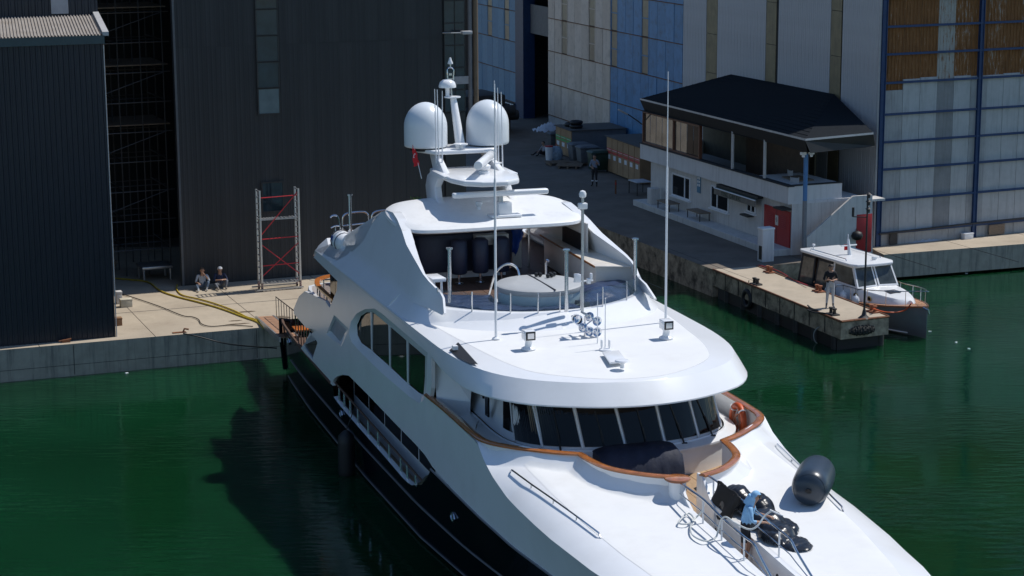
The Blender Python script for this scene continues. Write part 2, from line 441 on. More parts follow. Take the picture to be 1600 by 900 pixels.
for sgn in (-1, 1):
    holed([wall_outline, win_out, sq_out, aw_out], sgn, wallv, 0.10, 'side_wall', WHITE, yacht)
    # sunk surround of the upper saloon windows
    m = M(); n = len(win_out)
    m.rings([[(p[0], sgn * wallv(*p), p[1]) for p in win_out], [(p[0], sgn * 3.62, p[1]) for p in win_in]], True, False)
    m.build('window_surround', WHITE, yacht)
    # four panes with posts
    xs = [YF.fp(x, y, -3.60)[0] for x, y in [(558, 515), (581.5, 530), (610, 560), (638, 580), (665, 600)]]
    lo = lambda s: interp(sorted([(p[0], p[1]) for p in [win_in[0], win_in[13], win_in[12], win_in[11], win_in[10], win_in[9], win_in[8]]]), s)
    hi = lambda s: interp(sorted([(p[0], p[1]) for p in [win_in[1], win_in[2], win_in[3], win_in[4], win_in[5], win_in[6]]]), s)
    for k in range(4):
        a, b = xs[k] + 0.06, xs[k + 1] - 0.06
        w = M(); N_ = 6
        up = [(lerp(a, b, i / N_), sgn * 3.59, hi(lerp(a, b, i / N_)) - 0.03) for i in range(N_ + 1)]
        dn = [(lerp(a, b, i / N_), sgn * 3.61, lo(lerp(a, b, i / N_)) + 0.03) for i in range(N_ + 1)]
        w.strip(dn, up)
        w.build('window_pane', GLASS, yacht, smooth=0)
    for x in xs[1:4]:
        m = M(); m.bb(x - 0.065, x + 0.065, sgn * 3.625, sgn * 3.57, lo(x) - 0.02, hi(x) + 0.02); m.build('window_post', WHITE, yacht, smooth=0)
    m = M()
    m.prism([(p[0], p[1]) for p in win_in], sgn * 3.575, sgn * 3.5, 'y')
    m.build('window_frame', BLACK, yacht, smooth=0)
    # square window aft and the deck-door window
    m = M(); q = [YF.fp(x, y, -3.70) for x, y in [(524, 498), (541, 516), (532, 534), (516, 516)]]
    m.rings([[(p[0], sgn * wallv(*p), p[1]) for p in sq_out], [(p[0], sgn * 3.70, p[1]) for p in q]], True, False)
    m.build('vent_surround', WHITE, yacht)
    m = M(); m.prism(q, sgn * 3.695, sgn * 3.66, 'y'); m.build('vent_panel', mat('grey blind', (0.30, 0.33, 0.38), 0.4), yacht)
    m = M(); m.prism(aw_out, sgn * 3.78, sgn * 3.74, 'y'); m.build('aft_window', GLASS, yacht, smooth=0)
    # lower side deck behind the long opening
    m = M(); m.bb(6.5, 22.6, sgn * 3.08, sgn * 3.0, 0.9, 3.3); m.build('side_deck_wall', WHITE, yacht)
    m = M(); m.bb(6.5, 22.0, sgn * 3.42, sgn * 3.09, 0.85, 0.95); m.bb(22.0, 22.1, sgn * 3.42, sgn * 3.09, 0.96, 3.3)
    m.bb(6.5, 22.6, sgn * 3.74, sgn * 3.09, 3.0, 3.1); m.build('side_deck', TEAK, yacht)
    ww = [(10.15, 11.95), (12.1, 13.92), (14.08, 15.88), (16.05, 17.82), (18.0, 19.6), (8.0, 9.95)]
    for a, b in ww:
        m = M(); m.bb(a, b, sgn * 3.10, sgn * 3.06, 1.62 if a > 9 else 1.0, 2.7); m.build('window_pane', GLASS, yacht)
    # white sill, stanchions and dark handrail in the opening
    so = [10.5 + 0.5 * i for i in range(23)]
    m = M(); m.strip([(s, sgn * 3.86, zn(s) + 0.01) for s in so], [(s, sgn * 3.72, zn(s) + 0.03) for s in so])
    m.strip([(s, sgn * 3.72, zn(s) + 0.03) for s in so if s < 21.6], [(s, sgn * (3.6 if s < 19 else 3.45), 0.98) for s in so if s < 21.6])
    m.build('opening_sill', WHITE, yacht)
    m = M(); m.tube([(s, sgn * 3.77, 2.13 - 0.02 * (s - 10)) for s in [10.4, 12, 15, 18, 20.8]], 0.035, 6); m.build('handrail', TEAKD, yacht)
    for s in [10.9, 11.6, 12.4, 13.4, 14.7, 15.9, 17.2, 18.5, 19.2, 20.1]:
        m = M(); m.cyl((s, sgn * 3.77, zn(s)), (s, sgn * 3.77, 2.16 - 0.02 * (s - 10)), 0.025, n=6)
        m.cyl((s + 0.09, sgn * 3.77, zn(s)), (s + 0.09, sgn * 3.77, 2.16 - 0.02 * (s - 10)), 0.025, n=6); m.build('stanchion', STEEL, yacht)
    # chrome fairleads on the navy hull
    for s, z in ((11.3, 1.35), (23.5, 1.75), (2.6, 1.75)):
        m = M(); pts = [(s + 0.16 * cos(a), sgn * (hsec(s, z) + 0.03), z + 0.11 * sin(a)) for a in [2 * pi * i / 12 for i in range(12)]]
        m.tube(pts, 0.03, 5, closed=True); m.cyl((s, sgn * (hsec(s, z) + 0.03), z - 0.1), (s, sgn * (hsec(s, z) + 0.03), z + 0.1), 0.03, n=6)
        m.build('fairlead', STEEL, yacht)

# foredeck, with the rolled edge, the raised slope round the bridge bulwark and the sunken walkway
RAILH = [(21.3, 3.74), (23, 3.69), (25, 3.68), (26, 3.6), (26.6, 3.25), (27.1, 2.75), (27.5, 2.28), (27.8, 1.82), (28.3, 1.78), (29.0, 1.62), (29.5, 1.3), (30.0, 0.77), (30.3, 0.2)]
def vrail(s): return interp(RAILH, s)
def dist_rail(s, v):
    best = 9
    for (a, b), (c, d) in zip(RAILH[2:], RAILH[3:]):
        t = max(0, min(1, ((s - a) * (c - a) + (v - b) * (d - b)) / ((c - a) ** 2 + (d - b) ** 2)))
        best = min(best, math.hypot(s - a - t * (c - a), v - b - t * (d - b)))
    return best
def zdeck(s, v):
    v = abs(v); base = 4.12 - 0.062 * (s - 27.4) if s < 36 else 3.587 - 0.02 * (s - 36)
    d = dist_rail(s, v)
    e = 0.33 * (1 - d / 0.42) ** 1.4 if d < 0.42 else 0
    z = base + e
    q = bk(s) - v; R = 0.95
    if q < R: z -= (z - zk(s)) * (1 - q / R) ** 2.0
    return z
WELL0, WELL1 = 30.3, 39.0
def vin(s, sgn):
    if s < WELL0: return max(vrail(s) - 0.03, 0.34 if sgn < 0 else 0.24)
    return (0.34 if sgn < 0 else 0.24) if s <= WELL1 else 0.0
deck_rows = [25.7 + 0.04 * i for i in range(115)] + [30.3, 30.301] + [30.5 + 0.25 * i for i in range(34)] + [39.0, 39.001] + [39.3 + 0.3 * i for i in range(12)] + [42.78]
for sgn in (-1, 1):
    m = M(); NC = 30; rows = []
    for s in deck_rows:
        a, b = vin(s, sgn), bk(s)
        if b < a + 0.02: a = max(0, b - 0.02)
        row = []
        for i in range(NC + 1):
            t = i / NC
            v = lerp(a, b, t ** 1.35 * 0.75 + 0.25 * t)
            row.append((s, sgn * v, zdeck(s, v)))
        rows.append(row)
    m.rings(rows, closed=False, cap=False)
    m.build('foredeck', WHITE, yacht, smooth=34); m = M()
    # topsides below the knuckle, forward of the wall shell
    rows = []
    for s in [24.0 + 0.4 * i for i in range(47)] + [42.78]:
        za, zb = zn(s), zk(s)
        rows.append([(s, sgn * lerp(bn(s), bk(s), t), lerp(za, zb, t)) for t in (0, 0.25, 0.5, 0.75, 1)])
    m.rings(rows, closed=False, cap=False)
    m.build('topside', WHITE, yacht, smooth=34)
    # non-skid field on the deck
    m = M(); rows = []
    for s in [26.6 + 0.1 * i for i in range(150)]:
        a = max(vin(s, sgn) + (0.42 if s < 30.6 else 0.12), 0.3); b = bk(s) - 0.72
        if s < 27.3 or b <= a + 0.05: continue
        # stay clear of the slope round the bulwark
        vs = [lerp(a, b, i / 24) for i in range(25)]
        rows.append([(s, sgn * v, zdeck(s, v) + 0.004) for v in vs])
    m.rings(rows, closed=False, cap=False)
    m.build('nonskid_panel', NONSKID, yacht, smooth=34)
# walkway well
m = M()
for sgn, w in ((-1, 0.34), (1, 0.24)):
    ss = [30.3 + 0.29 * i for i in range(31)]
    m.strip([(s, sgn * w, zdeck(s, 1.0)) for s in ss], [(s, sgn * w, 3.12) for s in ss])
m.strip([(39.0, -0.34, 3.5), (39.0, 0.24, 3.5)], [(39.0, -0.34, 3.1), (39.0, 0.24, 3.1)])
m.build('walkway_side', WHITE, yacht, smooth=0)
for k in range(5):
    m = M(); m.bb(30.2, 39.0, -0.34 + k * 0.118, -0.34 + k * 0.118 + 0.108, 3.08, 3.14); m.build('deck_plank', TEAKD, yacht)
for x in (31.0, 32.6, 34.2, 35.5, 36.6):
    m = M(); m.cyl((x, 0.245, 3.36), (x, 0.225, 3.36), 0.05, n=10); m.build('walkway_light', BLACK, yacht)

for y0, y1 in ((0.19, 0.25), (-0.37, -0.31)):
    m = M(); m.prism([(30.0, 3.1), (30.0, 4.40), (30.3, 4.40), (30.5, 4.2), (30.75, 4.0), (31.0, 3.88), (31.0, 3.1)], y0, y1, 'y'); m.build('gate_cheek', WHITE, yacht, smooth=0)
# bridge bulwark: inner wall and varnished teak cap
def railpath(z, off=0.0):
    P = smooth_pts([(a, -b, z) for a, b in RAILH], 3)
    return P
for sgn in (-1, 1):
    P = smooth_pts([(a, b * sgn, 4.42) for a, b in RAILH[:8]], 3)
    P += smooth_pts([(a, b * sgn, 4.42) for a, b in RAILH[7:]], 3)[1:]
    # offsets
    nrm = []
    for i in range(len(P)):
        d = (P[min(i + 1, len(P) - 1)] - P[max(i - 1, 0)]).normalized()
        nrm.append(Vector((-d.y, d.x, 0)) * (-sgn))      # points outward
    m = M()
    o_ = [P[i] + nrm[i] * 0.10 for i in range(len(P))]
    i_ = [P[i] - nrm[i] * 0.09 for i in range(len(P))]
    rs = [[(a.x, a.y, 4.39), (a.x, a.y, 4.43), (lerp(a.x, b.x, .25), lerp(a.y, b.y, .25), 4.455), (lerp(a.x, b.x, .75), lerp(a.y, b.y, .75), 4.455), (b.x, b.y, 4.43), (b.x, b.y, 4.39)] for a, b in zip(o_, i_)]
    m.rings(rs, True, True)
    m.build('teak_cap_rail', TEAKV, yacht, smooth=50)
    m = M()
    a_ = [P[i] - nrm[i] * 0.05 for i in range(len(P))]
    b_ = [P[i] + nrm[i] * 0.04 for i in range(len(P))]
    m.rings([[(a.x, a.y, 3.3), (a.x, a.y, 4.39), (b.x, b.y, 4.39), (b.x, b.y, 3.3)] for a, b in zip(a_, b_)], True, True)
    m.build('bulwark', WHITE, yacht, smooth=40)
m = M(); m.lathe([(0.27, 0), (0.30, 0.03), (0.29, 0.06), (0.2, 0.075), (0.0, 0.08)], (30.33, -0.42, 4.38), 20); m.build('teak_table_top', TEAKV, yacht)
m = M(); m.lathe([(0.22, 0), (0.2, 0.7), (0.2, 1.06)], (30.33, -0.42, 3.32), 16); m.build('table_base', WHITE, yacht)
# bridge deck floor: broad teak planks
for k in range(13):
    y = -3.6 + k * 0.55
    m = M(); m.bb(20.0, interp([(0, 30.3), (1.2, 29.5), (1.7, 28.4), (2.2, 27.5), (3.0, 26.8), (3.7, 25.8)], abs(y + 0.27)), y, y + 0.535, 3.27, 3.32); m.build('deck_plank', TEAK, yacht)
m = M(); m.bb(19.8, 30.3, -3.62, 3.62, 3.12, 3.25); m.build('bridge_deck', WHITE, yacht)
m = M(); m.bb(19.0, 27, -3.68, 3.68, 3.0, 3.1); m.build('bridge_deck_support', WHITE, yacht)

# wheelhouse front
WB = [(20.5, 2.92), (22.5, 2.94), (24.2, 2.96), (25.2, 2.82), (25.9, 2.4), (26.4, 1.55), (26.6, 0.7), (26.63, 0.0)]
def full(H): return [(a, -b) for a, b in H] + [(a, b) for a, b in reversed(H[:-1])]
WBp = [Vector((p.x, p.y + 0.14, 0)) for p in smooth_pts([(a, b, 0) for a, b in full(WB)], 4)]
def offs(P, d):
    out = []
    for i in range(len(P)):
        t = (P[min(i + 1, len(P) - 1)] - P[max(i - 1, 0)]).normalized()
        out.append(P[i] + Vector((t.y, -t.x, 0)) * d)
    return out
def lv(P, d, z): return [(p.x, p.y, z) for p in offs(P, d)]
m = M(); m.rings([lv(WBp, 0.24, 3.3), lv(WBp, 0.24, 3.93), lv(WBp, 0.30, 3.95), lv(WBp, 0.30, 4.0), lv(WBp, 0.02, 4.06), lv(WBp, 0.0, 4.1)], False, False)
m.build('wheelhouse_base', WHITE, yacht, smooth=35)
m = M(); m.rings([lv(WBp, -0.05, 4.09), lv(WBp, -0.40, 5.15), lv(WBp, -0.42, 5.4)], False, False)
m.build('wheelhouse_frame', WHITE, yacht, smooth=35)
mull = [-2.72, -2.42, -1.98, -1.2, -0.27, 0.8, 1.73, 2.46, 2.74]
def wb_at(y, half=None):
    c = None
    for i in range(len(WBp) - 1):
        a, b = WBp[i], WBp[i + 1]
        if a.y <= y <= b.y and b.y > a.y:
            t = (y - a.y) / (b.y - a.y); return i + t
    return None
def wpos(u, z, d=0.0):
    i = max(0, min(len(WBp) - 2, int(u))); t = u - i
    lean = lerp(-0.05, -0.40, (z - 4.09) / 1.06)
    O = offs(WBp, lean + d)
    p = O[i].lerp(O[i + 1], t); return Vector((p.x, p.y, z))
us = [wb_at(y) for y in mull]
us[0] = 8.4
def ypx(w):                              # photograph column of a local yacht point
    W_ = YO + _a * w.x + _n * w.y + Vector((0, 0, w.z - CAMZ))
    zc = W_.y * cos(PITCH) - W_.z * sin(PITCH); yc = W_.y * sin(PITCH) + W_.z * cos(PITCH)
    u, v = FPX * W_.x / zc, -FPX * yc / zc
    return 800 + u * cos(ROLL) + v * sin(ROLL)
def usearch(px, z):
    best, bu, last = 1e9, 0, -1e9; u = 6.0
    while u < len(WBp) - 1.2:
        x_ = ypx(wpos(u, z, .02)); d = abs(x_ - px)
        if x_ < last - .3 and u > 30: break
        last = max(last, x_)
        if d < best: best, bu = d, u
        u += 0.05
    return bu
PANES = [((787, 803), (787, 799)), ((806, 845), (796, 830)), ((850, 908), (836, 894)), ((914, 974), (900, 958)), ((980, 1035), (964, 1021)), ((1041, 1088), (1027, 1073)), ((1093, 1124), (1078, 1110))]
for (b0, b1), (t0, t1) in PANES:
    zlo = 4.16 if b0 > 800 else 4.3
    ub0, ub1, ut0, ut1 = usearch(b0, zlo), usearch(b1, zlo), usearch(t0, 5.05), usearch(t1, 5.05)
    m = M(); K = 14
    dn = [wpos(lerp(ub0, ub1, i / K), zlo, 0.04) for i in range(K + 1)]
    ex = 1.24
    up_ = [wpos(lerp(lerp(ub0, ut0, ex), lerp(ub1, ut1, ex), i / K), 5.27, 0.04) for i in range(K + 1)]
    m.strip(dn, up_); m.build('windscreen_pane', GLASS, yacht, smooth=0)
ua, ub_ = usearch(1400, 4.16) + .4, usearch(1400, 5.05) + .4
m = M(); m.strip([wpos(ua + i * .5, 4.3, .022) for i in range(7)], [wpos(ub_ + i * .5, 5.27, .022) for i in range(7)]); m.build('windscreen_pane', GLASS, yacht, smooth=0)
for b0, t0 in ((847.5, 833), (911, 897), (977, 961), (1038, 1024), (1090.5, 1075.5), (1126, 1112), (804.5, 797.5)):
    m = M(); m.tube([wpos(usearch(b0, 4.14), 4.12, 0.03), wpos(usearch(t0, 5.05), 5.05, 0.03), wpos(lerp(usearch(b0, 4.14), usearch(t0, 5.05), 1.24), 5.28, 0.03)], 0.03, 6); m.build('windscreen_post', WHITE, yacht)
us = [usearch(p, 4.14) for p in (780, 804, 847, 911, 977, 1038, 1090)]
for k, u0 in enumerate([usearch(p, 4.1) for p in (876, 945, 1010, 1066, 1110)]):
    m = M()
    for e in (0, 0.10):
        m.tube([wpos(u0 + e, 4.06, 0.06), wpos(u0 - 0.45 + e, 4.55, 0.07)], 0.014, 5)
    m.tube([wpos(u0 - 0.15, 4.3, 0.06), wpos(u0 - 0.95, 4.98, 0.05)], 0.016, 5)
    m.box(wpos(u0 + 0.05, 4.04, 0.06), (0.09, 0.14, 0.06)); m.build('wiper', BLACK, yacht)
# side windows and door of the wheelhouse
for sgn in (-1, 1):
    m = M(); m.prism([(21.9, 5.16), (23.3, 5.16), (23.3, 4.72)], sgn * 2.83, sgn * 2.78, 'y'); m.build('side_window', GLASS, yacht)
    m = M(); m.bb(23.48, 23.75, sgn * 2.83, sgn * 2.79, 4.35, 5.14); m.build('side_window', GLASS, yacht)
    m = M(); m.bb(22.2, 22.28, sgn * 3.3, sgn * 2.85, 3.33, 4.0); m.bb(21.2, 24, sgn * 3.62, sgn * 2.85, 3.33, 3.36); m.build('side_deck_locker', WHITE, yacht)
    m = M(); m.tube([(23.6, sgn * 3.1, 3.35), (23.6, sgn * 3.1, 4.05), (23.5, sgn * 3.05, 4.12), (23.2, sgn * 2.9, 4.12)], 0.02, 6); m.build('handrail', STEEL, yacht)
    m = M(); m.rings([[(21.3, sgn * 3.6, 5.8), (21.7, sgn * 3.6, 4.4), (21.7, sgn * 3.55, 3.3)], [(22.6, sgn * 2.86, 5.5), (22.3, sgn * 2.86, 4.4), (22.2, sgn * 2.86, 3.3)]], False, False)
    m.build('wing_bulkhead', WHITE, yacht, smooth=0)

# brow / flybridge roof
CR = [(7.6, 3.68), (12, 3.71), (16, 3.71), (19, 3.71), (21, 3.70), (22.8, 3.66), (24.2, 3.50), (25.3, 3.18), (26.2, 2.55), (26.85, 1.6), (27.12, 0.7), (27.17, 0)]
LP = [(7.6, 3.70), (12, 3.72), (16, 3.72), (19, 3.72), (21.2, 3.72), (23.2, 3.74), (24.7, 3.66), (25.8, 3.32), (26.7, 2.65), (27.35, 1.5), (27.6, 0.65), (27.66, 0)]
NS = [(17.4, 3.3), (18.0, 3.3), (18.8, 3.3), (20.0, 3.22), (21.6, 3.08), (22.9, 2.92), (23.9, 2.80), (24.9, 2.60), (25.8, 2.25), (26.5, 1.5), (26.95, 0.7), (27.03, 0)]
def f3(H, z):
    zz = z if callable(z) else (lambda s: z)
    P = [(a, -b, 0) for a, b in H] + [(a, b, 0) for a, b in reversed(H[:-1])]
    return [Vector((p.x, p.y, zz(p.x))) for p in smooth_pts(P, 3)]
zl = lambda s: interp([(19, 5.84), (21, 5.64), (22.5, 5.47), (24, 5.42), (28, 5.42)], s)
cr = f3(CR, 5.89); lp = f3(LP, lambda s: zl(s)); lp2 = [Vector((p.x, p.y, p.z - 0.035)) for p in lp]
mid = [a.lerp(b, 0.5) + Vector((0, 0, 0.012)) for a, b in zip(cr, lp)]
cr0 = [a.lerp(b, 0.04) for a, b in zip(cr, lp)]
ins = [Vector((p.x - 0.35 * (1 if p.x > 24 else 0), p.y * 0.93, 5.42)) for p in lp2]
ns = f3(NS, lambda s: interp([(17, 5.975), (24, 5.975), (27, 5.925)], s))
m = M(); m.rings([ins, lp2, lp, mid, cr0, cr, ns], False, False)
m.build('flybridge_brow', WHITE, yacht, smooth=32)
# roof field (non-skid) filled between the two sides
m = M(); n = len(ns); h = n // 2
m.strip([ns[i] + Vector((0, 0, 0.003)) for i in range(h + 1)], [ns[n - 1 - i] + Vector((0, 0, 0.003)) for i in range(h + 1)])
m.build('brow_roof', NONSKID, yacht, smooth=30)
m = M(); m.bb(8, 25.6, -2.6, 2.6, 5.33, 5.41); m.build('brow_soffit', WHITE, yacht)
# glass-topped coaming round the spa
UP = [(16.9, 3.30), (17.6, 3.30), (18.6, 3.25), (19.5, 2.92), (20.3, 2.2), (20.85, 1.3), (21.06, 0.6), (21.1, 0)]
LO = [(16.9, 3.70), (17.8, 3.68), (19.2, 3.60), (20.3, 3.2), (21.0, 2.5), (21.5, 1.5), (21.7, 0.7), (21.74, 0)]
up = f3(UP, 6.33); lo = f3(LO, lambda s: interp([(16.9, 5.87), (20, 5.9), (21.5, 5.975)], s))
mi = [a.lerp(b, 0.55) + Vector((0, 0, -0.04)) for a, b in zip(up, lo)]
u2 = [Vector((p.x - 0.10 * (1 if p.x > 19 else 0.3), p.y * 0.965, 6.35)) for p in up]
u3 = [Vector((p.x, p.y, 5.9)) for p in u2]
m = M(); m.rings([lo, mi, up, u2, u3], False, False); m.build('spa_coaming', WHITE, yacht, smooth=40)
# fins that carry the hardtop, one each side
def vfin(z): return interp([(5.87, 3.72), (6.12, 3.50), (6.33, 3.30), (8.4, 2.66)], z)
def FN(px, py):
    z = 6.5
    for _ in range(12):
        s, z2 = YF.fp(px, py, -vfin(z)); z = 0.5 * z + 0.5 * z2
    return (s, z)
fin = [FN(*p) for p in [(489.5, 400), (511, 372), (513, 383), (510, 392), (527, 407), (540.5, 384), (563, 381.5), (569, 375), (580, 352), (588, 339), (596, 331), (605, 328.5), (614, 332), (621, 343), (628, 360), (635, 382), (645, 400), (655, 418), (664, 438), (670, 455), (676, 467)]]
fin += [(fin[-1][0] + .45, 6.36), (fin[-1][0] + .4, 6.30), (17.1, 6.27), (17.0, 5.87), (7.6, 5.87)]
def fin_part(loop, sgn):
    """cut the side outline into level bands so that it can follow the curved side"""
    bm = bmesh.new()
    bm.faces.new([bm.verts.new((p[0], 0, p[1])) for p in loop])
    bmesh.ops.triangulate(bm, faces=bm.faces[:])
    for z in (6.0, 6.12, 6.25, 6.38, 6.55, 6.75, 6.95, 7.15, 7.35, 7.55, 7.75, 7.95):
        bmesh.ops.bisect_plane(bm, geom=bm.verts[:] + bm.edges[:] + bm.faces[:], plane_co=(0, 0, z), plane_no=(0, 0, 1))
    for x in [8 + .35 * i for i in range(33)]:
        bmesh.ops.bisect_plane(bm, geom=bm.verts[:] + bm.edges[:] + bm.faces[:], plane_co=(x, 0, 0), plane_no=(1, 0, 0))
    for v in bm.verts: v.co.y = sgn * (vfin(v.co.z) + 0.003 - interp([(17.6, 0), (18.4, 0.01), (19.0, 0.10), (19.5, .28)], v.co.x))
    r = bmesh.ops.extrude_face_region(bm, geom=bm.faces[:])
    for v in [g for g in r['geom'] if isinstance(g, bmesh.types.BMVert)]: v.co.y -= sgn * interp([(16.2, .26), (17.6, .13), (18.6, .06)], v.co.x)
    bmesh.ops.recalc_face_normals(bm, faces=bm.faces)
    es = [e for e in bm.edges if len(e.link_faces) == 2 and e.calc_face_angle(0) > rad(55) and e.verts[0].co.z > 5.9]
    bmesh.ops.bevel(bm, geom=es, offset=0.09, segments=3, profile=0.5, affect='EDGES', clamp_overlap=True)
    me = bpy.data.meshes.new('hardtop_fin'); bm.to_mesh(me); bm.free(); me.materials.append(WHITE)
    me.polygons.foreach_set('use_smooth', [True] * len(me.polygons)); me.set_sharp_from_angle(angle=rad(24))
    return link(bpy.data.objects.new('hardtop_fin', me), yacht)
for sgn in (-1, 1):
    fin_part(fin, sgn)
# aft wing decks under the raft
m = M(); m.bb(7.7, 17.5, -3.6, 3.6, 5.6, 5.9); m.build('flybridge_deck', TEAKD, yacht)
for k in range(10):
    y = -2.9 + k * 0.58; e = min(interp([(0, 20.9), (0.6, 20.85), (1.3, 20.6), (2.2, 20.0), (2.85, 19.2), (3.2, 17.9)], abs(q)) for q in (y, y + 0.56)); m = M(); m.bb(12.5, e, y, y + 0.565, 5.88, 5.95); m.build('deck_plank', TEAKD, yacht)

# ------------------------------------------------------------------ yacht: hardtop, mast and electronics
def G(px, py, s): return YF.gen(px, py, (1, 0, 0), s)     # photo pixel on the thwartship plane x = s
HT = [(15.75, 0), (15.78, 1.2), (15.75, 2.0), (15.6, 2.5), (15.15, 2.8), (14.2, 2.9), (13.3, 2.8), (12.7, 2.4), (12.4, 1.5), (12.35, 0)]
P = [(a, b, 0) for a, b in HT] + [(a, -b, 0) for a, b in reversed(HT[1:-1])]
P = smooth_pts(P + [P[0]], 3)[:-1]
cx = 14.1
def ins_(d, z): return [(cx + (p.x - cx) * (1 - d / 1.75), p.y * (1 - d / 2.8), z + 0.1 * (15.8 - p.x)) for p in P]
m = M(); m.rings([ins_(0.4, 7.62), ins_(0.08, 7.63), ins_(0.0, 7.67), ins_(0.02, 7.75), ins_(0.12, 7.82), ins_(0.35, 7.87), ins_(0.9, 7.90)], True, True)
m.build('hardtop', ROOFW, yacht, smooth=40)
m = M()
LEG = [(12.45, 7.95), (12.05, 8.5), (12.15, 8.84), (12.6, 9.03), (14.0, 9.03), (13.9, 8.93), (13.35, 8.86), (13.1, 8.6), (13.3, 8.3), (13.8, 8.1), (14.6, 7.9)]
for sgn in (-1, 1):
    m = M(); n = len(LEG)
    o = [(s, sgn * (1.27 - 0.10 * (z - 7.84)), z) for s, z in LEG]; i_ = [(s, sgn * (1.05 - 0.10 * (z - 7.84)), z) for s, z in LEG]
    tri = tessellate_polygon([[Vector((p[0], p[1], 0)) for p in LEG]])
    m.add(o + i_, [tuple(t) for t in tri] + [tuple(j + n for j in t) for t in tri] + [(j, (j + 1) % n, n + (j + 1) % n, n + j) for j in range(n)])
    m.build('mast_leg', WHITE, yacht, bevel=0.035)
    m = M(); y = sgn * 0.78
    m.rings([[(11.2, y - .07, 9.46), (12.0, y - .07, 9.46), (12.0, y + .07, 9.46), (11.2, y + .07, 9.46)], [(12.1, y * 1.12 - .1, 8.98), (13.4, y * 1.12 - .1, 8.98), (13.4, y * 1.12 + .1, 8.98), (12.1, y * 1.12 + .1, 8.98)]], True, True)
    m.build('mast_leg', WHITE, yacht, bevel=0.02)
ring = [(12.0, -1.05), (13.2, -1.1), (14.3, -1.05), (15.0, -0.85), (15.35, -0.4), (15.4, 0.0), (15.35, 0.4), (15.0, 0.85), (14.3, 1.05), (13.2, 1.1), (12.0, 1.05)]
m = M(); m.prism(ring, 8.86, 9.02); m.build('mast_platform', WHITE, yacht, bevel=0.05, segs=3)
m = M(); m.prism([(10.8, -1.15), (11.5, -1.32), (12.3, -0.95), (12.35, -0.6), (12.35, 0.6), (12.3, 0.95), (11.5, 1.32), (10.8, 1.15)], 9.44, 9.56); m.build('dome_platform', WHITE, yacht, bevel=0.04)
DOME = mat('radome plastic', (0.72, 0.76, 0.79), 0.3, var=0.015)
for y in (-0.99, 0.99):
    m = M(); R = 0.665
    prof = [(R * 0.93, 9.6), (R * 0.985, 9.62), (R, 9.68), (R, 9.96)] + [(R * (1 + 0.0) * (0.96 * (i == 9) + 1 * (i < 9)) * cos(rad(a)), 10.20 + 0.76 * sin(rad(a))) for i, a in enumerate([0, 10, 20, 30, 40, 50, 60, 70, 80, 86])] + [(0.0, 10.965)]
    m.lathe(prof, (11.4, y, 0), 40); m.build('satellite_dome', DOME, yacht, smooth=60)
    m = M(); m.lathe([(0.5, 9.5), (0.5, 9.61)], (11.4, y, 0), 24); m.build('dome_base', BLACK, yacht)
m = M(); rs = []
for t in [0, .15, .3, .5, .7, .85, 1]:
    c = Vector((lerp(11.75, 10.98, t), 0.02, lerp(9.55, 11.02, t))); w = lerp(0.155, 0.10, t)
    rs.append([(c.x + 1.25 * w * cos(2 * pi * k / 14), c.y + w * sin(2 * pi * k / 14), c.z) for k in range(14)])
m.rings(rs); m.build('mast_pole', WHITE, yacht)
m = M(); m.lathe([(0.16, 0), (0.26, 0.02), (0.26, 0.05), (0.1, 0.06)], (10.95, 0, 11.0), 20); m.build('mast_head_plate', WHITE, yacht)
c = G(699, 134, 10.9); m = M(); m.lathe([(0.06, -0.32), (0.07, -0.06), (0.27, -0.05), (0.27, 0.02), (0.23, 0.12), (0.13, 0.19), (0, 0.21)], c, 24); m.build('antenna_dome', WHITE, yacht)
m = M(); fr = [G(*p, 10.9) for p in [(699.5, 128), (699, 118), (699, 109), (701, 105.5), (706, 105.5), (708.5, 109), (708.5, 118), (708, 128)]]
m.tube(fr, 0.022, 6, closed=True); m.tube([G(704, 128, 10.9), G(706, 150, 10.9)], 0.03, 6); m.box(G(703, 116, 10.9), (.1, .1, .07)); m.box(G(704, 123, 10.9), (.14, .2, .03)); m.tube([G(704, 105, 10.9), G(704, 100, 10.9)], 0.02, 6)
m.build('signal_light_frame', STEEL, yacht)
c = G(703.5, 100, 10.9); m = M(); m.lathe([(0.08, 0), (0.085, 0.03), (0.04, 0.14), (0.03, 0.19), (0, 0.2)], c, 14); m.build('masthead_light', PLW, yacht)
c = YZ(720, 232, 9.58); m = M(); m.lathe([(0.06, 0), (0.05, 0.1), (0.22, 0.12), (0.22, 0.15), (0.05, 0.17)], c, 18); m.build('gps_antenna', WHITE, yacht)
# radar scanners
rb = G(782, 302, 14.9)
m = M(); m.box(rb, (0.24, 2.92, 0.16)); m.build('radar_scanner', WHITE, yacht, bevel=0.05, segs=3)
m = M(); m.box((14.9, rb.y + 0.1, 8.12), (0.34, 0.42, 0.42)); m.build('radar_pedestal', WHITE, yacht, bevel=0.04)
m = M(); m.box((14.95, rb.y + 0.1, 7.94), (0.5, 0.95, 0.07)); m.build('pedestal_plate', WHITE, yacht, bevel=0.02)
m = M(); m.cyl((14.9, rb.y, 8.3), (14.9, rb.y, rb.z), 0.08); m.build('scanner_shaft', ALU, yacht)
c = YZ(757, 327, 7.9); m = M(); m.lathe([(0.2, 0), (0.24, 0.05), (0.25, 0.24), (0.2, 0.3), (0, 0.32)], (c.x, c.y, 7.88), 20); m.build('winch_housing', ROOFW, yacht)
a, b = YZ(747, 259, 9.42), YZ(767, 242, 9.42); m = M(); m.tube([a, b], 0.13, 14); m.build('radar_scanner', WHITE, yacht, bevel=0.02)
